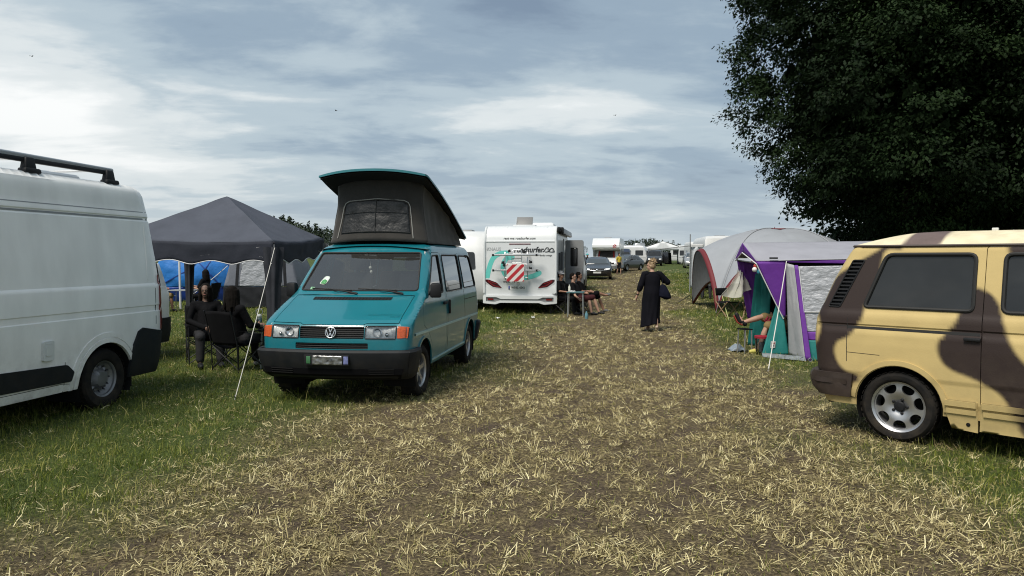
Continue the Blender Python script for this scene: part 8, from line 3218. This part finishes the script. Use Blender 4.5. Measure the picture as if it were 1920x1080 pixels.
def broadleaf(label, base, C, rad, clumps, per, size, seed, name='broadleaf_tree', m=None, bulges=(), inner=4000, group=None, trunk_r=0.34, spread=0.5):
    root = thing(name, label, 'tree', (base[0], base[1], ground_z(*base)), 0, group)
    loc = Vector((base[0], base[1], ground_z(*base)))
    Cl = Vector(C) - loc
    P, out, tone, C0 = crown_points(Cl, rad, clumps, per, seed, spread, bulges=bulges)
    g = np.random.default_rng(seed + 50)
    n2 = inner                                           # leaves of the inner boughs
    d = g.normal(size=(n2, 3))
    d /= np.linalg.norm(d, axis=1)[:, None]
    Pi = np.array(Cl) + d * np.array(rad) * (g.uniform(0.15, 0.52, n2) ** 0.6)[:, None]
    P = np.concatenate([P, Pi])
    out = np.concatenate([out, d])
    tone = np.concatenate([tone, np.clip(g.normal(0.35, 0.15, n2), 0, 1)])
    sz = np.concatenate([g.uniform(0.6, 1.3, clumps * per) * size, g.uniform(2.4, 4.6, n2) * size])
    keep = P[:, 2] > 0.6
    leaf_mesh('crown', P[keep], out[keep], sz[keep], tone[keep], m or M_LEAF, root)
    t = MB()
    top = Vector((Cl.x, Cl.y, Cl.z + rad[2] * 0.4))
    pts = [Vector((0, 0, -0.2)).lerp(top, k / 8) + Vector((0.12 * math.sin(k * 1.3 + seed), 0.12 * math.cos(k * 1.1), 0)) * (k / 8) for k in range(9)]
    t.tube(pts, [trunk_r * (1.35 if k == 0 else 1 - 0.085 * k) for k in range(9)], 12)
    for k in range(16):
        a = pts[2 + k % 5]
        c = Vector(C0[int(g.integers(0, len(C0)))])
        mid = a.lerp(c, 0.5) + Vector((0, 0, 0.5))
        t.tube([a, mid, c], [trunk_r * 0.35, trunk_r * 0.2, 0.02], 6)
    t.build('trunk', M_BARK, root)
    return root


broadleaf('huge dark broadleaf tree whose crown overhangs the grey dome shelter', (15.2, 28.5), (15.3, 28.0, 9.4), (7.0, 6.0, 7.6), 3900, 52, 0.13, 3,
          bulges=(((-1, -0.4, -0.40), 0.06, 0.30), ((-1.0, -0.4, -0.02), -0.10, 0.22), ((-0.6, -0.5, -0.80), 0.06, 0.35)), inner=9000, spread=0.25, trunk_r=0.42)
broadleaf('dark broadleaf tree rising above the camouflage minibus roof', (21.8, 25.5), (21.8, 25.0, 9.6), (6.4, 5.6, 8.2), 2600, 48, 0.14, 5, inner=7000, spread=0.30, trunk_r=0.4)
for i, (x, y, s) in enumerate(((19.0, 34.5, 1.0), (25.5, 33.0, 1.1), (31.0, 29.0, 1.0), (23.0, 41.0, 1.15))):
    broadleaf('dark tree standing in the shade of the wood behind the two big right-hand trees', (x, y), (x, y, 7.6 * s), (5.6 * s, 5.2 * s, 7.4 * s), 700, 30, 0.26, 20 + i, inner=3600, spread=0.5, group='shaded trees of the wood on the right')


def wood(name, x0, x1, y0, y1, hts, count, seed):
    """far wood that reads as one mass"""
    g = np.random.default_rng(seed)
    Ps, Os, Ts, Ss = [], [], [], []
    for k in range(count):
        x, y = g.uniform(x0, x1), g.uniform(y0, y1)
        h = hts((x - x0) / (x1 - x0)) * g.uniform(0.82, 1.12)
        z0 = ground_z(x, y)
        conif = g.random() < 0.45
        n = 260
        t = g.random(n)
        if conif:
            r = (1 - t) * h * 0.17 + 0.2
            zz = z0 + h * (0.10 + 0.95 * t)
        else:
            r = np.sqrt(np.clip(1 - (2 * t - 1) ** 2, 0, 1)) * h * 0.30
            zz = z0 + h * (0.20 + 0.80 * t)
        a = g.uniform(0, 2 * PI, n)
        q = np.sqrt(g.random(n)) * r
        Ps.append(np.stack([x + q * np.cos(a), y + q * np.sin(a), zz], 1))
        Os.append(np.stack([np.cos(a), np.sin(a), np.zeros(n)], 1))
        Ts.append(np.clip(g.normal(0.5 + 0.25 * g.normal(), 0.2, n), 0, 1))
        Ss.append(g.uniform(0.05, 0.10, n) * h * 0.85)
    o = leaf_mesh(name, np.concatenate(Ps), np.concatenate(Os), np.concatenate(Ss), np.concatenate(Ts), M_LEAF2, None, 0.3)
    return tag(o, kind='stuff')


wood('distant_wood', -210, -95, 300, 350, lambda t: 15 + 2 * math.sin(t * 9), 150, 1)
wood('distant_wood', -95, -66, 280, 330, lambda t: 14.5 - 4 * t, 60, 2)
wood('distant_wood', -30, 40, 330, 380, lambda t: 6.0 + 1.2 * math.sin(t * 7), 90, 3)
wood('distant_wood', 26, 62, 215, 240, lambda t: 3.6 + 2.0 * math.exp(-((t - 0.40) / 0.28) ** 2), 130, 4)
wood('distant_wood', 60, 110, 270, 300, lambda t: 4.5, 60, 5)
